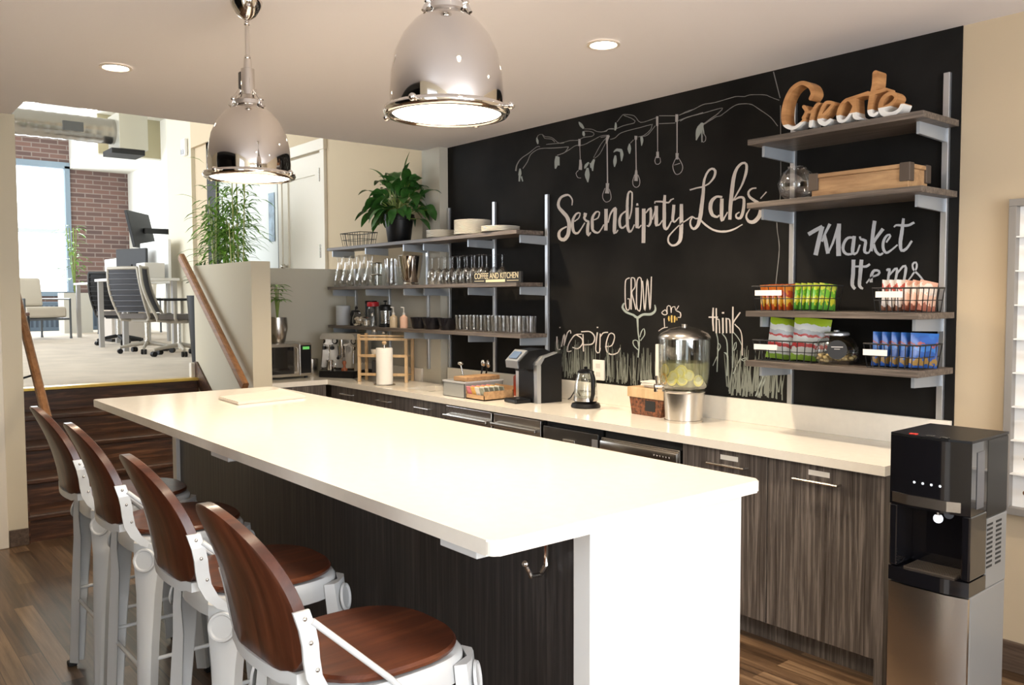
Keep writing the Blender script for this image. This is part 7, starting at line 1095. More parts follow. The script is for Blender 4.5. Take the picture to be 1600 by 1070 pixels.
# sweetener caddy: packets standing in rows, each a thing
cd = thing('packet_caddy', 'low wooden caddy of sweetener packets left of the pod coffee machine', 'caddy', (-2.845, -0.40, CT))
MB().box(-0.10, 0.10, -0.12, 0.13, 0.0, 0.008).box(-0.10, 0.10, 0.125, 0.13, 0.0, 0.085).box(-0.10, -0.095, -0.12, 0.13, 0.0, 0.06).box(0.095, 0.10, -0.12, 0.13, 0.0, 0.06).box(-0.10, 0.10, -0.12, -0.115, 0.0, 0.035).build('tray', M_BOARDW, cd)
cols = (('pink', (0.80, 0.25, 0.30)), ('orange', (0.80, 0.48, 0.12)), ('white', (0.82, 0.80, 0.76)), ('grey-green', (0.36, 0.38, 0.30)))
for ci, (cnm, c) in enumerate(cols):
    base = None
    for k in range(5):
        if base is None: base = o = MB().box(-0.0225, 0.0225, -0.004, 0.004, 0.0, 0.078, 0.002).build('sweetener_packet', mat('packet_' + cnm, c, 0.6, var=0.15, vscale=60))
        else: o = base.copy(); COL.objects.link(o)
        o.location = (-2.845 - 0.070 + 0.0467 * ci, -0.495 + 0.042 * k, CT + 0.012); o.rotation_euler = (0.35, 0, 0)
        tag(o, '%s sweetener packet, %s from the front in its column' % (cnm, ordn[k] if k else 'first'), 'sweetener packet', cnm + ' sweetener packets')
# pod coffee machine
pm = thing('pod_coffee_machine', 'black and silver pod coffee machine on the counter', 'coffee machine', (-2.55, -0.295, CT), -0.12)
MB().prism([(0.165, 0.0), (-0.03, 0.0), (-0.03, 0.215), (-0.13, 0.225), (-0.135, 0.27), (-0.06, 0.335), (0.06, 0.345), (0.165, 0.30)], -0.085, 0.085, 'X').build('body', M_BLACK, pm)
for s in (-1, 1):
    MB().prism([(0.165, 0.0), (0.005, 0.0), (0.005, 0.24), (0.03, 0.285), (0.165, 0.315)], min(s * 0.0855, s * 0.128), max(s * 0.0855, s * 0.128), 'X').build('side_housing', M_BLACK, pm)
    m = MB().prism([(0.004, 0.0), (-0.024, 0.0), (-0.028, 0.245), (0.004, 0.245)], min(s * 0.0855, s * 0.126), max(s * 0.0855, s * 0.126), 'X')
    m.prism([(-0.032, 0.2455), (0.004, 0.2455), (0.033, 0.288), (0.13, 0.316), (0.13, 0.324), (0.02, 0.299), (-0.025, 0.262)], min(s * 0.0855, s * 0.126), max(s * 0.0855, s * 0.126), 'X')
    m.build('silver_trim', M_ALU, pm)
MB().prism([(-0.136, 0.225), (-0.142, 0.272), (-0.068, 0.34), (-0.06, 0.336), (-0.131, 0.27), (-0.128, 0.226)], -0.07, 0.07, 'X').build('brew_head', M_ALU, pm)
o = MB().box(-0.045, 0.045, -0.03, 0.03, 0, 0.003).build('screen', mat('blue_screen', (0.15, 0.22, 0.35), 0.2), pm); o.matrix_local = Matrix.Translation((0, -0.110, 0.308)) @ Matrix.Rotation(math.radians(42), 4, 'X')
MB().box(-0.07, 0.07, -0.155, -0.031, 0.0, 0.028, 0.008).build('drip_tray', M_BLACK, pm)
MB().box(-0.02, 0.02, -0.10, -0.06, 0.205, 0.2235).build('spout', M_BLACKM, pm)
# kettle
kt = thing('glass_kettle', 'glass electric kettle with black handle and cord on the counter', 'kettle', (-2.10, -0.225, CT), -0.35)
MB().lathe([(0, 0), (0.088, 0), (0.092, 0.008), (0.085, 0.026), (0.060, 0.034), (0, 0.034)], seg=36).build('base', M_BLACK, kt, 40)
MB().lathe([(0.0, 0.036), (0.068, 0.036), (0.074, 0.042), (0.074, 0.062), (0, 0.062)], seg=36).build('heating_collar', M_STEEL, kt, 40)
MB().lathe([(0.073, 0.062), (0.074, 0.08), (0.066, 0.16), (0.050, 0.215), (0.048, 0.215), (0.064, 0.16), (0.072, 0.08)], seg=36).build('body', M_GLASST, kt, 60)
MB().lathe([(0, 0.062), (0.0705, 0.063), (0.069, 0.10), (0, 0.10)], seg=30).build('water', glass('water', (0.96, 0.97, 0.95), base=0.03), kt, 60)
MB().lathe([(0.052, 0.213), (0.052, 0.222), (0.03, 0.234), (0.01, 0.238), (0.012, 0.25), (0, 0.254)], seg=30).build('lid', M_BLACK, kt, 40)
MB().tube([(0.05, 0, 0.222), (0.085, 0, 0.225), (0.108, 0, 0.19), (0.108, 0, 0.09), (0.088, 0, 0.055), (0.072, 0, 0.05)], [.010, .013, .014, .013, .012, .010], 10).build('handle', M_BLACK, kt, 50)
MB().prism([(-0.045, 0.205), (-0.075, 0.222), (-0.05, 0.224)], -0.016, 0.016).build('spout', M_STEEL, kt)
cdx = MB().tube([(-2.17, -0.21, CT + 0.012), (-2.21, -0.17, CT + 0.006), (-2.26, -0.12, CT + 0.05), (-2.33, -0.09, CT + 0.085), (-2.40, -0.07, CT + 0.02), (-2.44, -0.055, CT + 0.006)], 0.004, 8).build('power_cord', M_BLACK, None, 60); cdx.parent = kt; cdx.matrix_parent_inverse = (Matrix.Translation((-2.10, -0.225, CT)) @ Matrix.Rotation(-0.35, 4, 'Z')).inverted()
# white outlet block and tall white slat against the board
ob = thing('wall_socket', 'white socket plate on the chalkboard behind the glass kettle', 'socket', (-2.20, -0.0065, 1.125))
MB().box(-0.050, 0.050, -0.012, 0.0, -0.065, 0.065, 0.003).build('plate', M_PAPER, ob); [MB().box(-0.02, 0.02, -0.0135, -0.0121, z, z + 0.03).build('socket_face', mat('socket_face', (0.7, 0.68, 0.63), 0.4), ob) for z in (0.012, -0.042)]
bb = thing('pod_box', 'brown coffee-bean print box with black label beside the drink dispenser', 'box', (-1.60, -0.165, CT), -0.06)
M_BEAN = mat('coffee_bean_print', (0.16, 0.055, 0.022), 0.5, var=0.85, vscale=70)
MB().prism([(-0.115, 0.0), (0.115, 0.0), (0.135, 0.10), (-0.135, 0.10)], -0.065, 0.065).build('body', M_BEAN, bb)
MB().box(-0.147, 0.147, -0.072, 0.072, 0.10, 0.158, 0.004).build('cork_band', M_LIGHTW, bb, label='pale wooden upper band')
MB().box(-0.005, 0.075, -0.0665, -0.0655, 0.028, 0.088, 0.0).build('label_plate', M_BLACKM, bb, label='black label')
npk = MB(); rnd = random.Random(2)
for i in range(5): npk.obox((0.02 + rnd.uniform(-.01, .01), rnd.uniform(-.01, .01), 0.006 + 0.007 * i), (0.15, 0.10, 0.006), rnd.uniform(-.15, .15))
o = npk.build('napkin_pile', M_PAPER); o.location = (-1.60, -0.165, CT + 0.1583); tag(o, 'loose pile of white napkins on the coffee-bean box', 'napkins')
sl = MB().box(-0.028, 0.028, -0.012, 0.012, 0.0, 0.40, 0.003).build('cup_sleeve_tube', M_PAPER); sl.location = (-1.655, -0.050, CT); tag(sl, 'tall narrow cream column behind the drink dispenser', 'cup tube')
# drink dispenser
dd = thing('drink_dispenser', 'clear drink dispenser of lemon water on a steel base', 'drink dispenser', (-1.325, -0.235, CT), -0.55)
MB().lathe([(0, 0), (0.105, 0), (0.106, 0.012), (0.100, 0.014), (0.100, 0.018), (0.112, 0.16), (0.118, 0.166), (0.114, 0.174), (0, 0.174)], seg=48).build('base', M_STEEL, dd, 40)
MB().lathe([(0.10, 0.174), (0.128, 0.195), (0.136, 0.25), (0.138, 0.45), (0.135, 0.45), (0.133, 0.25), (0.125, 0.197), (0.0, 0.178)], seg=48).build('tank', M_GLASST, dd, 60)
MB().lathe([(0, 0.180), (0.122, 0.199), (0.1315, 0.25), (0.1325, 0.325), (0, 0.325)], seg=40).build('lemon_water', mat('lemon_water', (0.72, 0.68, 0.34), 0.1, alpha=0.34), dd, 60)
MB().lathe([(0.141, 0.45), (0.141, 0.462), (0.125, 0.482), (0.08, 0.505), (0.03, 0.516), (0.0, 0.517)], seg=48).build('lid', M_STEEL, dd, 40)
MB().lathe([(0, 0.517), (0.014, 0.517), (0.016, 0.53), (0, 0.533)], seg=16).build('lid_knob', M_STEEL, dd, 40)
rnd = random.Random(9); M_LEMON = mat('lemon_slice', (0.80, 0.72, 0.22), 0.4); M_ORANGE = mat('orange_slice', (0.85, 0.48, 0.06), 0.4); M_PITH = mat('lemon_pith', (0.82, 0.80, 0.50), 0.5)
for i in range(12):
    a = -PI/2 + 0.9 + rnd.uniform(-1.3, 1.3); r = 0.124; z = 0.228 + 0.075 * rnd.random()
    o = MB().lathe([(0, 0.0025), (0.026, 0.0025), (0.031, 0.0015), (0.031, -0.0015), (0.026, -0.0025), (0, -0.0025)], seg=20).build('lemon_slice' if i != 4 else 'orange_slice', M_LEMON if i != 4 else M_ORANGE, dd, 40)
    o.matrix_local = Matrix.Translation((r * math.cos(a), r * math.sin(a), z)) @ Matrix.Rotation(a + rnd.uniform(-.12, .12), 4, 'Z') @ Matrix.Rotation(PI/2 + rnd.uniform(-.1, .1), 4, 'Y')
    s = MB().lathe([(0, 0.0029), (0.021, 0.0029), (0.021, -0.0029), (0, -0.0029)], seg=16).build('slice_flesh', M_PITH, o)
tp_ = MB().tube([(0, -0.118, 0.195), (0, -0.165, 0.195)], 0.013, 12).cyl(0, -0.158, 0.165, 0.20, 0.011, 12); tp_.build('tap', M_CHROME, dd, 50)
MB().tube([(0, -0.15, 0.205), (0, -0.155, 0.25)], [0.007, 0.010], 10).build('tap_lever', M_CHROME, dd, 50)

# ================================================================ WATER COOLER
wc = thing('water_cooler', 'tall black and steel water cooler at the end of the counter', 'water cooler', (0.275, -0.665, 0.0), 0.02)
WX, WY = 0.142, 0.160
MB().box(-WX, WX, -WY + 0.012, WY, 0.02, 0.545, 0.006).build('lower_cabinet', mat('cooler_grey', (0.24, 0.24, 0.235), 0.4), wc)
bmx = MB().prism([(-WX + .002, -WY + .011), (-WX + .002, -WY - .004), (-0.07, -WY - 0.018), (0.07, -WY - 0.018), (WX - .002, -WY - .004), (WX - .002, -WY + .011)], 0.05, 0.54, 'Z'); bmx.build('lower_door', M_STEEL, wc, 40)
MB().box(-WX, WX, -0.02, WY, 0.546, 0.80, 0.003).build('rear_body', mat('cooler_grey', (0.24, 0.24, 0.235), 0.4), wc)
MB().box(-WX, WX, -0.03, WY, 0.801, 1.085, 0.006).build('upper_rear', M_BLACK, wc)
MB().box(-WX, -WX + 0.03, -WY - 0.004, -0.021, 0.60, 0.83, 0.006).build('niche_side', M_BLACKG, wc); MB().box(WX - 0.03, WX, -WY - 0.004, -0.021, 0.60, 0.83, 0.006).build('niche_side', M_BLACKG, wc)
MB().box(-WX + .031, WX - .031, -0.04, -0.021, 0.60, 0.83).build('niche_back', M_BLACKG, wc)
MB().prism([(-WX, -0.021), (-WX, -WY - .004), (-0.07, -WY - 0.020), (0.07, -WY - 0.020), (WX, -WY - .004), (WX, -0.021)], 0.546, 0.598, 'Z').build('drip_ledge', M_BLACKG, wc, 40)
g = MB()
for k in range(9): g.box(-0.09, 0.09, -WY + 0.005 + 0.013 * k, -WY + 0.012 + 0.013 * k, 0.5985, 0.604)
g.build('drip_grille', mat('grille_metal', (0.25, 0.20, 0.16), 0.35, 0.8), wc)
MB().prism([(-WX, -0.031), (-WX, -WY - .004), (-0.07, -WY - 0.022), (0.07, -WY - 0.022), (WX, -WY - .004), (WX, -0.031)], 0.831, 1.085, 'Z').build('control_head', M_BLACKG, wc, 40)
MB().prism([(-WX + .012, -WY - .010), (-0.07, -WY - 0.027), (0.07, -WY - 0.027), (WX - .03, -WY - .012), (WX - .03, -WY - .0055), (0.07, -WY - 0.0225), (-0.07, -WY - 0.0225), (-WX + .012, -WY - .0055)], 0.840, 0.876, 'Z').build('steel_band', M_STEEL, wc)
MB().prism([(-WX, WY), (-WX, -WY - .004), (-0.07, -WY - 0.022), (0.07, -WY - 0.022), (WX, -WY - .004), (WX, WY)], 1.0855, 1.094, 'Z').build('top_cap', M_BLACK, wc)
for k, x in enumerate((-0.045, -0.015, 0.015, 0.045)):
    o = MB().lathe([(0, 0.0008), (0.0045, 0.0008), (0.0045, 0), (0, 0)], seg=12).build('indicator_light', mat('indicator', (0.7, 0.75, 0.8), 0.4, emit=(0.8, 0.9, 1.0), estr=0.7), wc); o.matrix_local = Matrix.Translation((x, -WY - 0.0222, 0.925)) @ Matrix.Rotation(PI/2, 4, 'X')
for x, c in ((-0.06, (0.6, 0.04, 0.03)), (0.0, (0.03, 0.03, 0.03)), (0.05, (0.03, 0.03, 0.03))):
    MB().box(x - 0.014, x + 0.014, -WY - 0.012, -WY + 0.006, 1.0941, 1.0985, 0.002).build('push_button', mat('btn_%d' % int(c[0] * 100), c, 0.3), wc)
MB().cyl(0.0, -0.085, 0.795, 0.8305, 0.009, 12).build('nozzle', M_STEEL, wc); MB().sphere((0.0, -0.085, 0.785), 0.017, seg=14).build('nozzle_light', mat('nozzle_glow', (0.9, 0.9, 0.95), 0.3, emit=(0.9, 0.92, 1.0), estr=1.2), wc, 60)
for x0 in (-0.02, 0.06):
    m = MB()
    for k in range(10): m.box(WX + 0.0002, WX + 0.0012, x0, x0 + 0.05, 0.62 + 0.017 * k, 0.628 + 0.017 * k)
    m.build('vent', M_DARK, wc)
MB().box(WX + 0.0003, WX + 0.002, -0.12, -0.06, 0.85, 1.05, 0.0).build('side_panel', mat('cooler_dark_grey', (0.10, 0.10, 0.11), 0.3), wc)
for sx in (-.12, .12):
    for sy in (-.12, .13): MB().cyl(sx, sy, 0.0, 0.022, 0.015, 10).build('foot', M_BLACKM, wc)
# framed wall organizer
wo_ = thing('wall_organizer', 'grey-framed white pigeonhole organizer on the beige wall beside the water cooler', 'organizer', (0.53, -0.001, 1.335))
GW, GH = 0.31, 0.655
M_GFR = mat('grey_wood_frame', (0.26, 0.24, 0.22), 0.5)
MB().box(-GW, GW, -0.05, 0.0, GH - 0.03, GH, 0.002).box(-GW, GW, -0.05, 0.0, -GH, -GH + 0.03, 0.002).box(-GW, -GW + 0.03, -0.05, 0.0, -GH + .03, GH - .03, 0.002).box(GW - 0.03, GW, -0.05, 0.0, -GH + .03, GH - .03, 0.002).build('frame', M_GFR, wo_)
MB().box(-GW + .03, GW - .03, -0.012, -0.002, -GH + .03, GH - .03).build('back_panel', M_WHITEPANEL, wo_)
for k in range(1, 9): MB().box(-GW + .03, GW - .03, -0.046, -0.0125, -GH + .03 + k * 0.1406 - .003, -GH + .03 + k * 0.1406 + .003).build('shelf', M_WHITEPANEL, wo_)
for k in range(1, 4): MB().box(-GW + .03 + k * 0.1375 - .003, -GW + .03 + k * 0.1375 + .003, -0.046, -0.0125, -GH + .03, GH - .03).build('divider', M_WHITEPANEL, wo_)
for k in range(9): MB().sphere((-GW + 0.095, -0.05, -GH + .03 + (k + 0.5) * 0.1406), 0.012, seg=10).build('knob', mat('brown_knob', (0.25, 0.12, 0.06), 0.4), wo_, 60)
# ================================================================ STAIR RAILS
def rail(label, y, x0, z0, x1, z1, wall_y, bx):
    t = thing('handrail', label, 'handrail', (0, y, 0))
    a = Vector((x0, 0, z0)); b = Vector((x1, 0, z1)); d = (b - a).normalized(); n = Vector((-d.z, 0, d.x))
    m = MB(); bm = bmesh.new(); R = []
    for p in (a, b):
        R.append([bm.verts.new(p + n * dz + Vector((0, dy, 0))) for dy, dz in ((-.02, -.035), (.02, -.035), (.024, -.02), (.024, .025), (.014, .036), (-.014, .036), (-.024, .025), (-.024, -.02))])
    for k in range(8): bm.faces.new((R[0][k], R[0][(k+1) % 8], R[1][(k+1) % 8], R[1][k]))
    bm.faces.new(R[0]); bm.faces.new(list(reversed(R[1]))); m.add(bm); m.build('rail', M_RAIL, t)
    for f in bx:
        p = a + (b - a) * f - n * 0.036
        w = wall_y - y
        MB().tube([(p.x, 0, p.z), (p.x, 0, p.z - 0.03), (p.x, w, p.z - 0.05)], 0.007, 8).lathe([(0, 0), (0.025, 0), (0.025, 0.006), (0, 0.006)], seg=16, mtx=Matrix.Translation((p.x, w, p.z - 0.05)) @ Matrix.Rotation(PI/2 if w > 0 else -PI/2, 4, 'X')).build('rail_bracket', M_BLACK, t, 50)
rail('oak handrail on the low wall at the right of the stairs', -1.385, -5.95, 1.95, -4.58, 0.925, -1.3145, (0.10, 0.85))
rail('oak handrail at the left of the stairs', -2.785, -5.9, 2.25, -4.27, 0.84, -2.8595, (0.15, 0.78))

# ================================================================ OFFICE CEILING AND WALLS
du = thing('air_duct', 'round spiral metal air duct below the office ceiling', 'duct', (-12.0, -0.34, 4.05))
m = MB(); bm = bmesh.new(); R = []
for k in range(125):
    y = -6.2 + 0.05 * k; r = 0.180 if k % 3 else 0.186
    R.append([bm.verts.new((r * math.cos(2*PI*j/28), y, r * math.sin(2*PI*j/28))) for j in range(28)])
for a, b in zip(R, R[1:]):
    for j in range(28): bm.faces.new((a[j], a[(j+1) % 28], b[(j+1) % 28], b[j]))
m.add(bm); m.build('duct_pipe', mat('galvanised', (0.42, 0.40, 0.37), 0.25, 0.95), du, 30)
MB().box(-0.30, 0.30, 0.0, 0.40, -0.27, 0.26, 0.004).build('plenum_box', mat('pale_duct_board', (0.60, 0.58, 0.50), 0.3, 0.4), du)
MB().box(-0.22, 0.27, -0.10, 0.36, -0.345, -0.271).build('intake_grille', M_BLACKM, du)
MB().box(0.165, 0.192, -0.72, -0.45, -0.075, 0.055, 0.002).build('vent_grille', mat('dark_grey_vent', (0.10, 0.10, 0.10), 0.5), du)
sm = thing('alarm_strobe', 'small white alarm box high on the pale wall pier', 'alarm', (-9.87, -0.001, 3.56))
MB().box(-0.07, 0.07, -0.05, 0.0, -0.10, 0.12, 0.015).build('housing', M_WHITEPANEL, sm); MB().box(-0.045, 0.045, -0.065, -0.051, -0.085, -0.02, 0.006).build('lens', M_ALU, sm)
tv = thing('television', 'dark flat television tilted out from the white office wall', 'television', (-16.1, 1.74, 2.92), 0.0)
o = MB().box(-0.52, 0.52, -0.03, 0.03, -0.36, 0.36, 0.01).build('screen', M_BLACKM, tv); o.matrix_local = Matrix.Translation((0, -0.56, 0)) @ Matrix.Rotation(math.radians(-38), 4, 'Z') @ Matrix.Rotation(math.radians(12), 4, 'X')
MB().box(-0.05, 0.05, -0.50, 0.0, -0.05, 0.05).build('wall_arm', M_BLACKM, tv)
pf = thing('picture_frame', 'small dark-framed picture on the white office wall beside the television', 'picture', (-15.6, 1.745, 3.02))
MB().box(-0.30, 0.30, -0.03, 0.0, -0.27, 0.27, 0.004).build('frame', mat('dark_blue_frame', (0.05, 0.08, 0.12), 0.4), pf); MB().box(-0.22, 0.22, -0.034, -0.0305, -0.21, 0.21).build('print', mat('pale_print', (0.6, 0.58, 0.52), 0.6), pf)
st_ = thing('poster_sticker', 'small blue-grey notice on the frosted glass beside the white door', 'notice', (-7.33, 0.055, 2.47))
MB().box(-0.075, 0.075, -0.004, 0.0, -0.26, 0.27).build('sheet', mat('blue_grey_print', (0.25, 0.33, 0.40), 0.5, var=0.5, vscale=9), st_)

# ================================================================ OFFICE FURNITURE
M_GREYM = mat('grey_desk_metal', (0.42, 0.41, 0.40), 0.4, 0.5)
M_DESK = mat('white_desk_top', (0.82, 0.81, 0.78), 0.35)
M_SCREEN = mat('white_desk_screen', (0.84, 0.84, 0.82), 0.6)
HD = 0.96
def desk(label, x0, x1, y0, y1, group='long white office desks'):
    t = thing('office_desk', label, 'desk', ((x0 + x1) / 2, (y0 + y1) / 2, ZU), 0, group); a, b = (x1 - x0) / 2, (y1 - y0) / 2
    MB().box(-a, a, -b, b, HD - 0.035, HD, 0.004).build('desk_top', M_DESK, t)
    for sx in (-1, 1):
        for sy in (-1, 1): MB().box(sx * (a - .06) - .04, sx * (a - .06) + .04, sy * (b - .06) - .03, sy * (b - .06) + .03, 0, HD - 0.036).build('leg', M_GREYM, t)
    MB().box(-a + .1, a - .1, -0.02, 0.02, HD - 0.10, HD - 0.036).build('cross_beam', M_GREYM, t)
    return t
desk('long white office desk nearest the brick wall', -15.0, -12.4, -0.30, 0.60)
desk('long white office desk behind the grey mesh office chairs', -11.42, -10.1, -0.80, -0.05)
for x0, x1, y, z0, h, lb in ((-14.9, -12.45, 0.22, ZU + HD + 0.001, 0.42, 'white desk screen standing on the desk nearest the brick wall'), (-11.40, -10.15, -0.16, ZU + HD + 0.001, 0.52, 'white desk screen standing on the desk behind the office chairs')):
    tag(MB().box(x0, x1, y - 0.02, y + 0.02, z0, z0 + h, 0.006).build('desk_screen', M_SCREEN), lb, 'desk screen', 'white desk screens')
pd = thing('pedestal_drawers', 'pale drawer pedestal under the office desk nearest the brick wall', 'drawers', (-13.1, -0.0, ZU))
MB().box(-0.42, 0.32, -0.25, 0.25, 0.05, 0.44, 0.01).build('body', mat('pale_pink_grey', (0.62, 0.56, 0.50), 0.5), pd); MB().box(-0.35, 0.28, -0.24, 0.24, 0.0, 0.05).build('plinth', M_BLACKM, pd); MB().box(-0.43, 0.33, -0.26, 0.26, 0.441, 0.52, 0.015).build('cushion', mat('cushion_fabric', (0.66, 0.55, 0.44), 0.9), pd)
bg_ = thing('monitor', 'black computer monitor seen from behind on the office desk', 'monitor', (-10.95, -0.42, ZU + HD + 0.001), 0.35)
MB().box(-0.33, 0.33, -0.02, 0.02, 0.06, 0.42, 0.012).build('screen', M_BLACKM, bg_); MB().box(-0.12, 0.12, -0.09, 0.09, 0.0, 0.012).box(-0.03, 0.03, -0.035, -0.02, 0.012, 0.2).build('stand', M_BLACKM, bg_)
wbx = MB().box(-0.19, 0.19, -0.13, 0.13, 0.0, 0.20, 0.01).build('storage_box', mat('pale_box', (0.70, 0.68, 0.64), 0.6)); wbx.location = (-10.32, -0.36, ZU + HD + 0.001); tag(wbx, 'pale box on the office desk beside the handrail', 'box')

M_CHF = mat('taupe_chair_frame', (0.40, 0.36, 0.30), 0.4)
M_MESH = mat('grey_mesh', (0.10, 0.10, 0.11), 0.7)
def office_chair(label, x, y, rz, frame=None, meshm=None):
    frame = frame or M_CHF; meshm = meshm or M_MESH
    t = thing('office_chair', label, 'office chair', (x, y, ZU), rz, 'office chairs')
    for k in range(5):
        a = 2 * PI * k / 5 + 0.3; c, s = math.cos(a), math.sin(a)
        ar = MB().tube([(0.02 * c, 0.02 * s, 0.13), (0.20 * c, 0.20 * s, 0.105), (0.32 * c, 0.32 * s, 0.08)], [0.028, 0.022, 0.018], 8).build('base_arm', frame, t, 50)
        MB().lathe([(0, -0.014), (0.031, -0.014), (0.033, 0), (0.031, 0.014), (0, 0.014)], seg=16, mtx=Matrix.Translation((0.32 * c + .018 * s, 0.32 * s - .018 * c, 0.033)) @ Matrix.Rotation(a, 4, 'Z') @ Matrix.Rotation(PI/2, 4, 'X')).lathe([(0, -0.014), (0.031, -0.014), (0.033, 0), (0.031, 0.014), (0, 0.014)], seg=16, mtx=Matrix.Translation((0.32 * c - .018 * s, 0.32 * s + .018 * c, 0.033)) @ Matrix.Rotation(a, 4, 'Z') @ Matrix.Rotation(PI/2, 4, 'X')).build('caster', M_BLACK, ar, 40)
    MB().cyl(0, 0, 0.10, 0.16, 0.036, 16).cyl(0, 0, 0.16, 0.40, 0.022, 14).build('gas_column', M_STEEL, t, 40)
    MB().box(-0.13, 0.13, -0.13, 0.12, 0.39, 0.44, 0.015).build('tilt_housing', frame, t)
    MB().prism(rrect(-0.24, 0.24, -0.24, 0.23, 0.08), 0.44, 0.50, 'Z').build('seat', mat('dark_seat_fabric', (0.11, 0.095, 0.085), 0.9), t)
    def bpt(u, v): return Vector((u * (0.225 + 0.02 * math.sin(PI * v)), -0.24 - 0.16 * v - 0.05 * math.sin(PI * v * 0.9) + 0.035 * u * u, 0.46 + 0.60 * v))
    m = MB()
    for s in (-1, 1): m.tube([(s * 0.16, -0.10, 0.42), (s * 0.21, -0.21, 0.43)] + [bpt(s, k / 8) for k in range(9)], 0.020, 8)
    m.tube([bpt(-1 + k / 4, 1.0) for k in range(9)], 0.020, 8)
    m.build('back_frame', frame, t, 50)
    bm = bmesh.new(); g = [[bm.verts.new(bpt(-1 + 2 * i / 8, 0.12 + 0.86 * j / 10)) for i in range(9)] for j in range(11)]
    for j in range(10):
        for i in range(8): bm.faces.new((g[j][i], g[j][i+1], g[j+1][i+1], g[j+1][i]))
    bmesh.ops.solidify(bm, geom=list(bm.faces), thickness=0.008)
    m = MB(); m.add(bm)
    for j in range(1, 9): m.tube([bpt(-1 + k / 4, j / 9) + Vector((0, -0.008, 0)) for k in range(9)], 0.007, 6)
    m.build('back_mesh', meshm, t, 40)
    for s in (-1, 1):
        MB().tube([(s * 0.17, 0.0, 0.42), (s * 0.29, 0.0, 0.45), (s * 0.30, 0.0, 0.66)], 0.017, 8).build('arm_post', frame, t, 50)
        MB().box(s * 0.30 - 0.04, s * 0.30 + 0.04, -0.12, 0.14, 0.66, 0.69, 0.012).build('armrest', M_BLACK, t)
    return t
office_chair('taupe office chair with dark slatted back, left one at the desk near the stairs', -9.65, -0.62, 0.55)
office_chair('taupe office chair with dark slatted back, right one against the handrail', -8.85, -0.48, -0.45)
office_chair('black office chair beyond the taupe office chairs', -11.98, -0.36, 0.9, M_BLACKM, M_BLACKM)

def lounge(label, x, y, rz):
    t = thing('lounge_chair', label, 'lounge chair', (x, y, ZU), rz, 'lounge chairs')
    MF = mat('dark_grey_frame', (0.10, 0.11, 0.12), 0.4, 0.4); MC = mat('cream_cushion', (0.62, 0.56, 0.47), 0.9)
    MB().box(-0.36, 0.36, -0.36, 0.38, 0.36, 0.55, 0.04).build('seat_cushion', MC, t)
    o = MB().box(-0.34, 0.34, -0.07, 0.07, 0.0, 0.50, 0.04).build('back_cushion', MC, t); o.matrix_local = Matrix.Translation((0, -0.33, 0.552)) @ Matrix.Rotation(math.radians(8), 4, 'X')
    for s in (-1, 1):
        MB().tube([(s * 0.40, 0.40, 0.02), (s * 0.40, 0.40, 0.68), (s * 0.40, -0.44, 0.68), (s * 0.40, -0.44, 0.02)], 0.018, 6).build('side_frame', MF, t)
        for y in (-0.44, 0.40): MB().cyl(s * 0.40, y, 0.0, 0.03, 0.022, 10).build('foot', MF, t)
    MB().box(-0.385, 0.385, -0.43, 0.39, 0.32, 0.355).build('seat_frame', MF, t)
lounge('cream lounge chair with dark metal frame, left one below the office window', -14.9, -0.95, -1.2)
lounge('cream lounge chair with dark metal frame, by the planter beyond the desk', -16.2, 0.95, -2.4)
tbk = thing('side_chair', 'dark chair at the left edge of the office opening', 'chair', (-13.35, -1.62, ZU), -0.9)
MB().box(-0.24, 0.24, -0.24, 0.24, 0.42, 0.48, 0.02).build('seat', mat('brown_leather', (0.12, 0.06, 0.045), 0.5), tbk)
MB().box(-0.24, 0.24, -0.27, -0.23, 0.55, 1.06, 0.02).build('backrest', mat('brown_leather', (0.12, 0.06, 0.045), 0.5), tbk)
for sx in (-1, 1):
    MB().tube([(sx * 0.22, 0.22, 0.0), (sx * 0.22, 0.22, 0.42)], 0.018, 8).build('leg', M_BLACKM, tbk); MB().tube([(sx * 0.22, -0.24, 0.0), (sx * 0.22, -0.25, 1.0)], 0.018, 8).build('leg', M_BLACKM, tbk)
rd = thing('radiator', 'long blue-grey radiator cabinet below the office window', 'radiator', (-18.80, -0.3, ZU))
MB().box(-0.15, 0.10, -0.95, 1.9, 0.0, 0.62, 0.01).build('cabinet', mat('blue_grey_metal', (0.10, 0.14, 0.19), 0.5), rd)
m = MB()
for k in range(28): m.box(0.1005, 0.108, -0.90 + 0.095 * k, -0.85 + 0.095 * k, 0.08, 0.54)
m.build('grille_bars', mat('dark_blue_metal', (0.04, 0.06, 0.09), 0.5), rd)
pl = thing('potted_plant', 'bright green plant in a pale square planter by the office window', 'potted plant', (-17.3, 0.22, ZU))
MB().prism([(-0.24, 0), (0.24, 0), (0.27, 0.80), (-0.27, 0.80)], -0.26, 0.26).build('planter', mat('pale_stone', (0.56, 0.54, 0.48), 0.7), pl); MB().box(-0.24, 0.24, -0.24, 0.24, 0.801, 0.81).build('soil', M_SOIL, pl)
rnd = random.Random(21); m = MB(); s2 = MB()
for i in range(70):
    a = rnd.uniform(0, 2*PI); z = rnd.uniform(1.0, 2.15); r = rnd.uniform(0.02, 0.20)
    m.leaf((r * math.cos(a), r * math.sin(a), z), (math.cos(a), math.sin(a), rnd.uniform(-.2, .6)), rnd.uniform(.14, .25), 0.07, 1.0, 4)
for i in range(5): s2.tube([(0, 0, 0.8), (rnd.uniform(-.12, .12), rnd.uniform(-.12, .12), 2.1)], 0.009, 6)
m.build('leaves', M_LEAF2, pl, 60); s2.build('stems', M_STALK, pl)
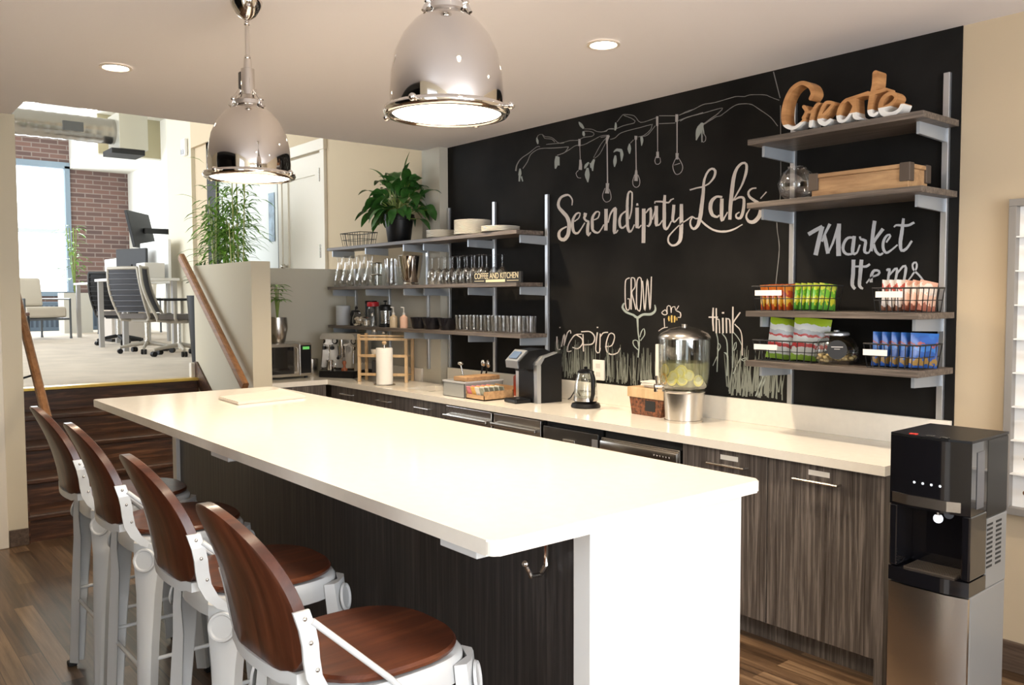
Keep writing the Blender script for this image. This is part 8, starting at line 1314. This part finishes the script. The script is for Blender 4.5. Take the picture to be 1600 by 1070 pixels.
# bamboo behind the low wall
ba = thing('bamboo_plant', 'tall bamboo with yellow-green stalks in front of the frosted glass', 'bamboo', (-7.02, -0.58, ZU))
MB().box(-0.34, 0.48, -0.16, 0.16, 0.0, 0.62, 0.01).build('planter', mat('dark_planter', (0.05, 0.05, 0.05), 0.5), ba); MB().box(-0.32, 0.46, -0.14, 0.14, 0.621, 0.63).build('soil', M_SOIL, ba)
rnd = random.Random(8); m = MB(); s2 = MB()
for i in range(17):
    x = rnd.uniform(-0.28, 0.40); y = rnd.uniform(-.10, .10); h = rnd.uniform(1.35, 2.02); lx = rnd.uniform(-.12, .12)
    pts = [(x + lx * k / 6, y, 0.62 + (h - 0.62) * k / 6) for k in range(7)]
    s2.tube(pts, 0.0065, 6)
    for k in range(46):
        t = rnd.uniform(0.35, 1.0) ** 0.8; a = rnd.uniform(0, 2*PI); p = Vector((x + lx * t, y, 0.62 + (h - 0.62) * t)); d = Vector((math.cos(a), math.sin(a) * .6, rnd.uniform(-.2, .5))).normalized()
        q = p + d * rnd.uniform(.0, .16)
        m.leaf(q, d, rnd.uniform(.13, .24), 0.034, 1.1, 3)
m.build('leaves', M_LEAF2, ba, 60); s2.build('stalks', mat('yellow_green_stalk', (0.33, 0.34, 0.10), 0.5), ba, 60)
gp = thing('potted_plant', 'low bushy green plant left of the bamboo behind the low wall', 'potted plant', (-7.60, -0.62, ZU))
MB().lathe([(0, 0), (0.13, 0), (0.17, 0.72), (0.15, 0.72), (0.14, 0.68), (0, 0.68)], seg=24).build('pot', M_BLACK, gp, 40)
m = MB()
for i in range(190):
    a = rnd.uniform(0, 2*PI); el = rnd.uniform(0, 1.5); d = Vector((math.cos(a) * math.cos(el), math.sin(a) * math.cos(el), math.sin(el)))
    m.leaf(Vector((0, 0, 0.86)) + d * rnd.uniform(.02, .14), d, rnd.uniform(.07, .11), 0.03, 0.8, 3)
m.tube([(0, 0, .68), (0, 0, .95)], 0.02, 8)
m.build('leaves', M_LEAF, gp, 60)
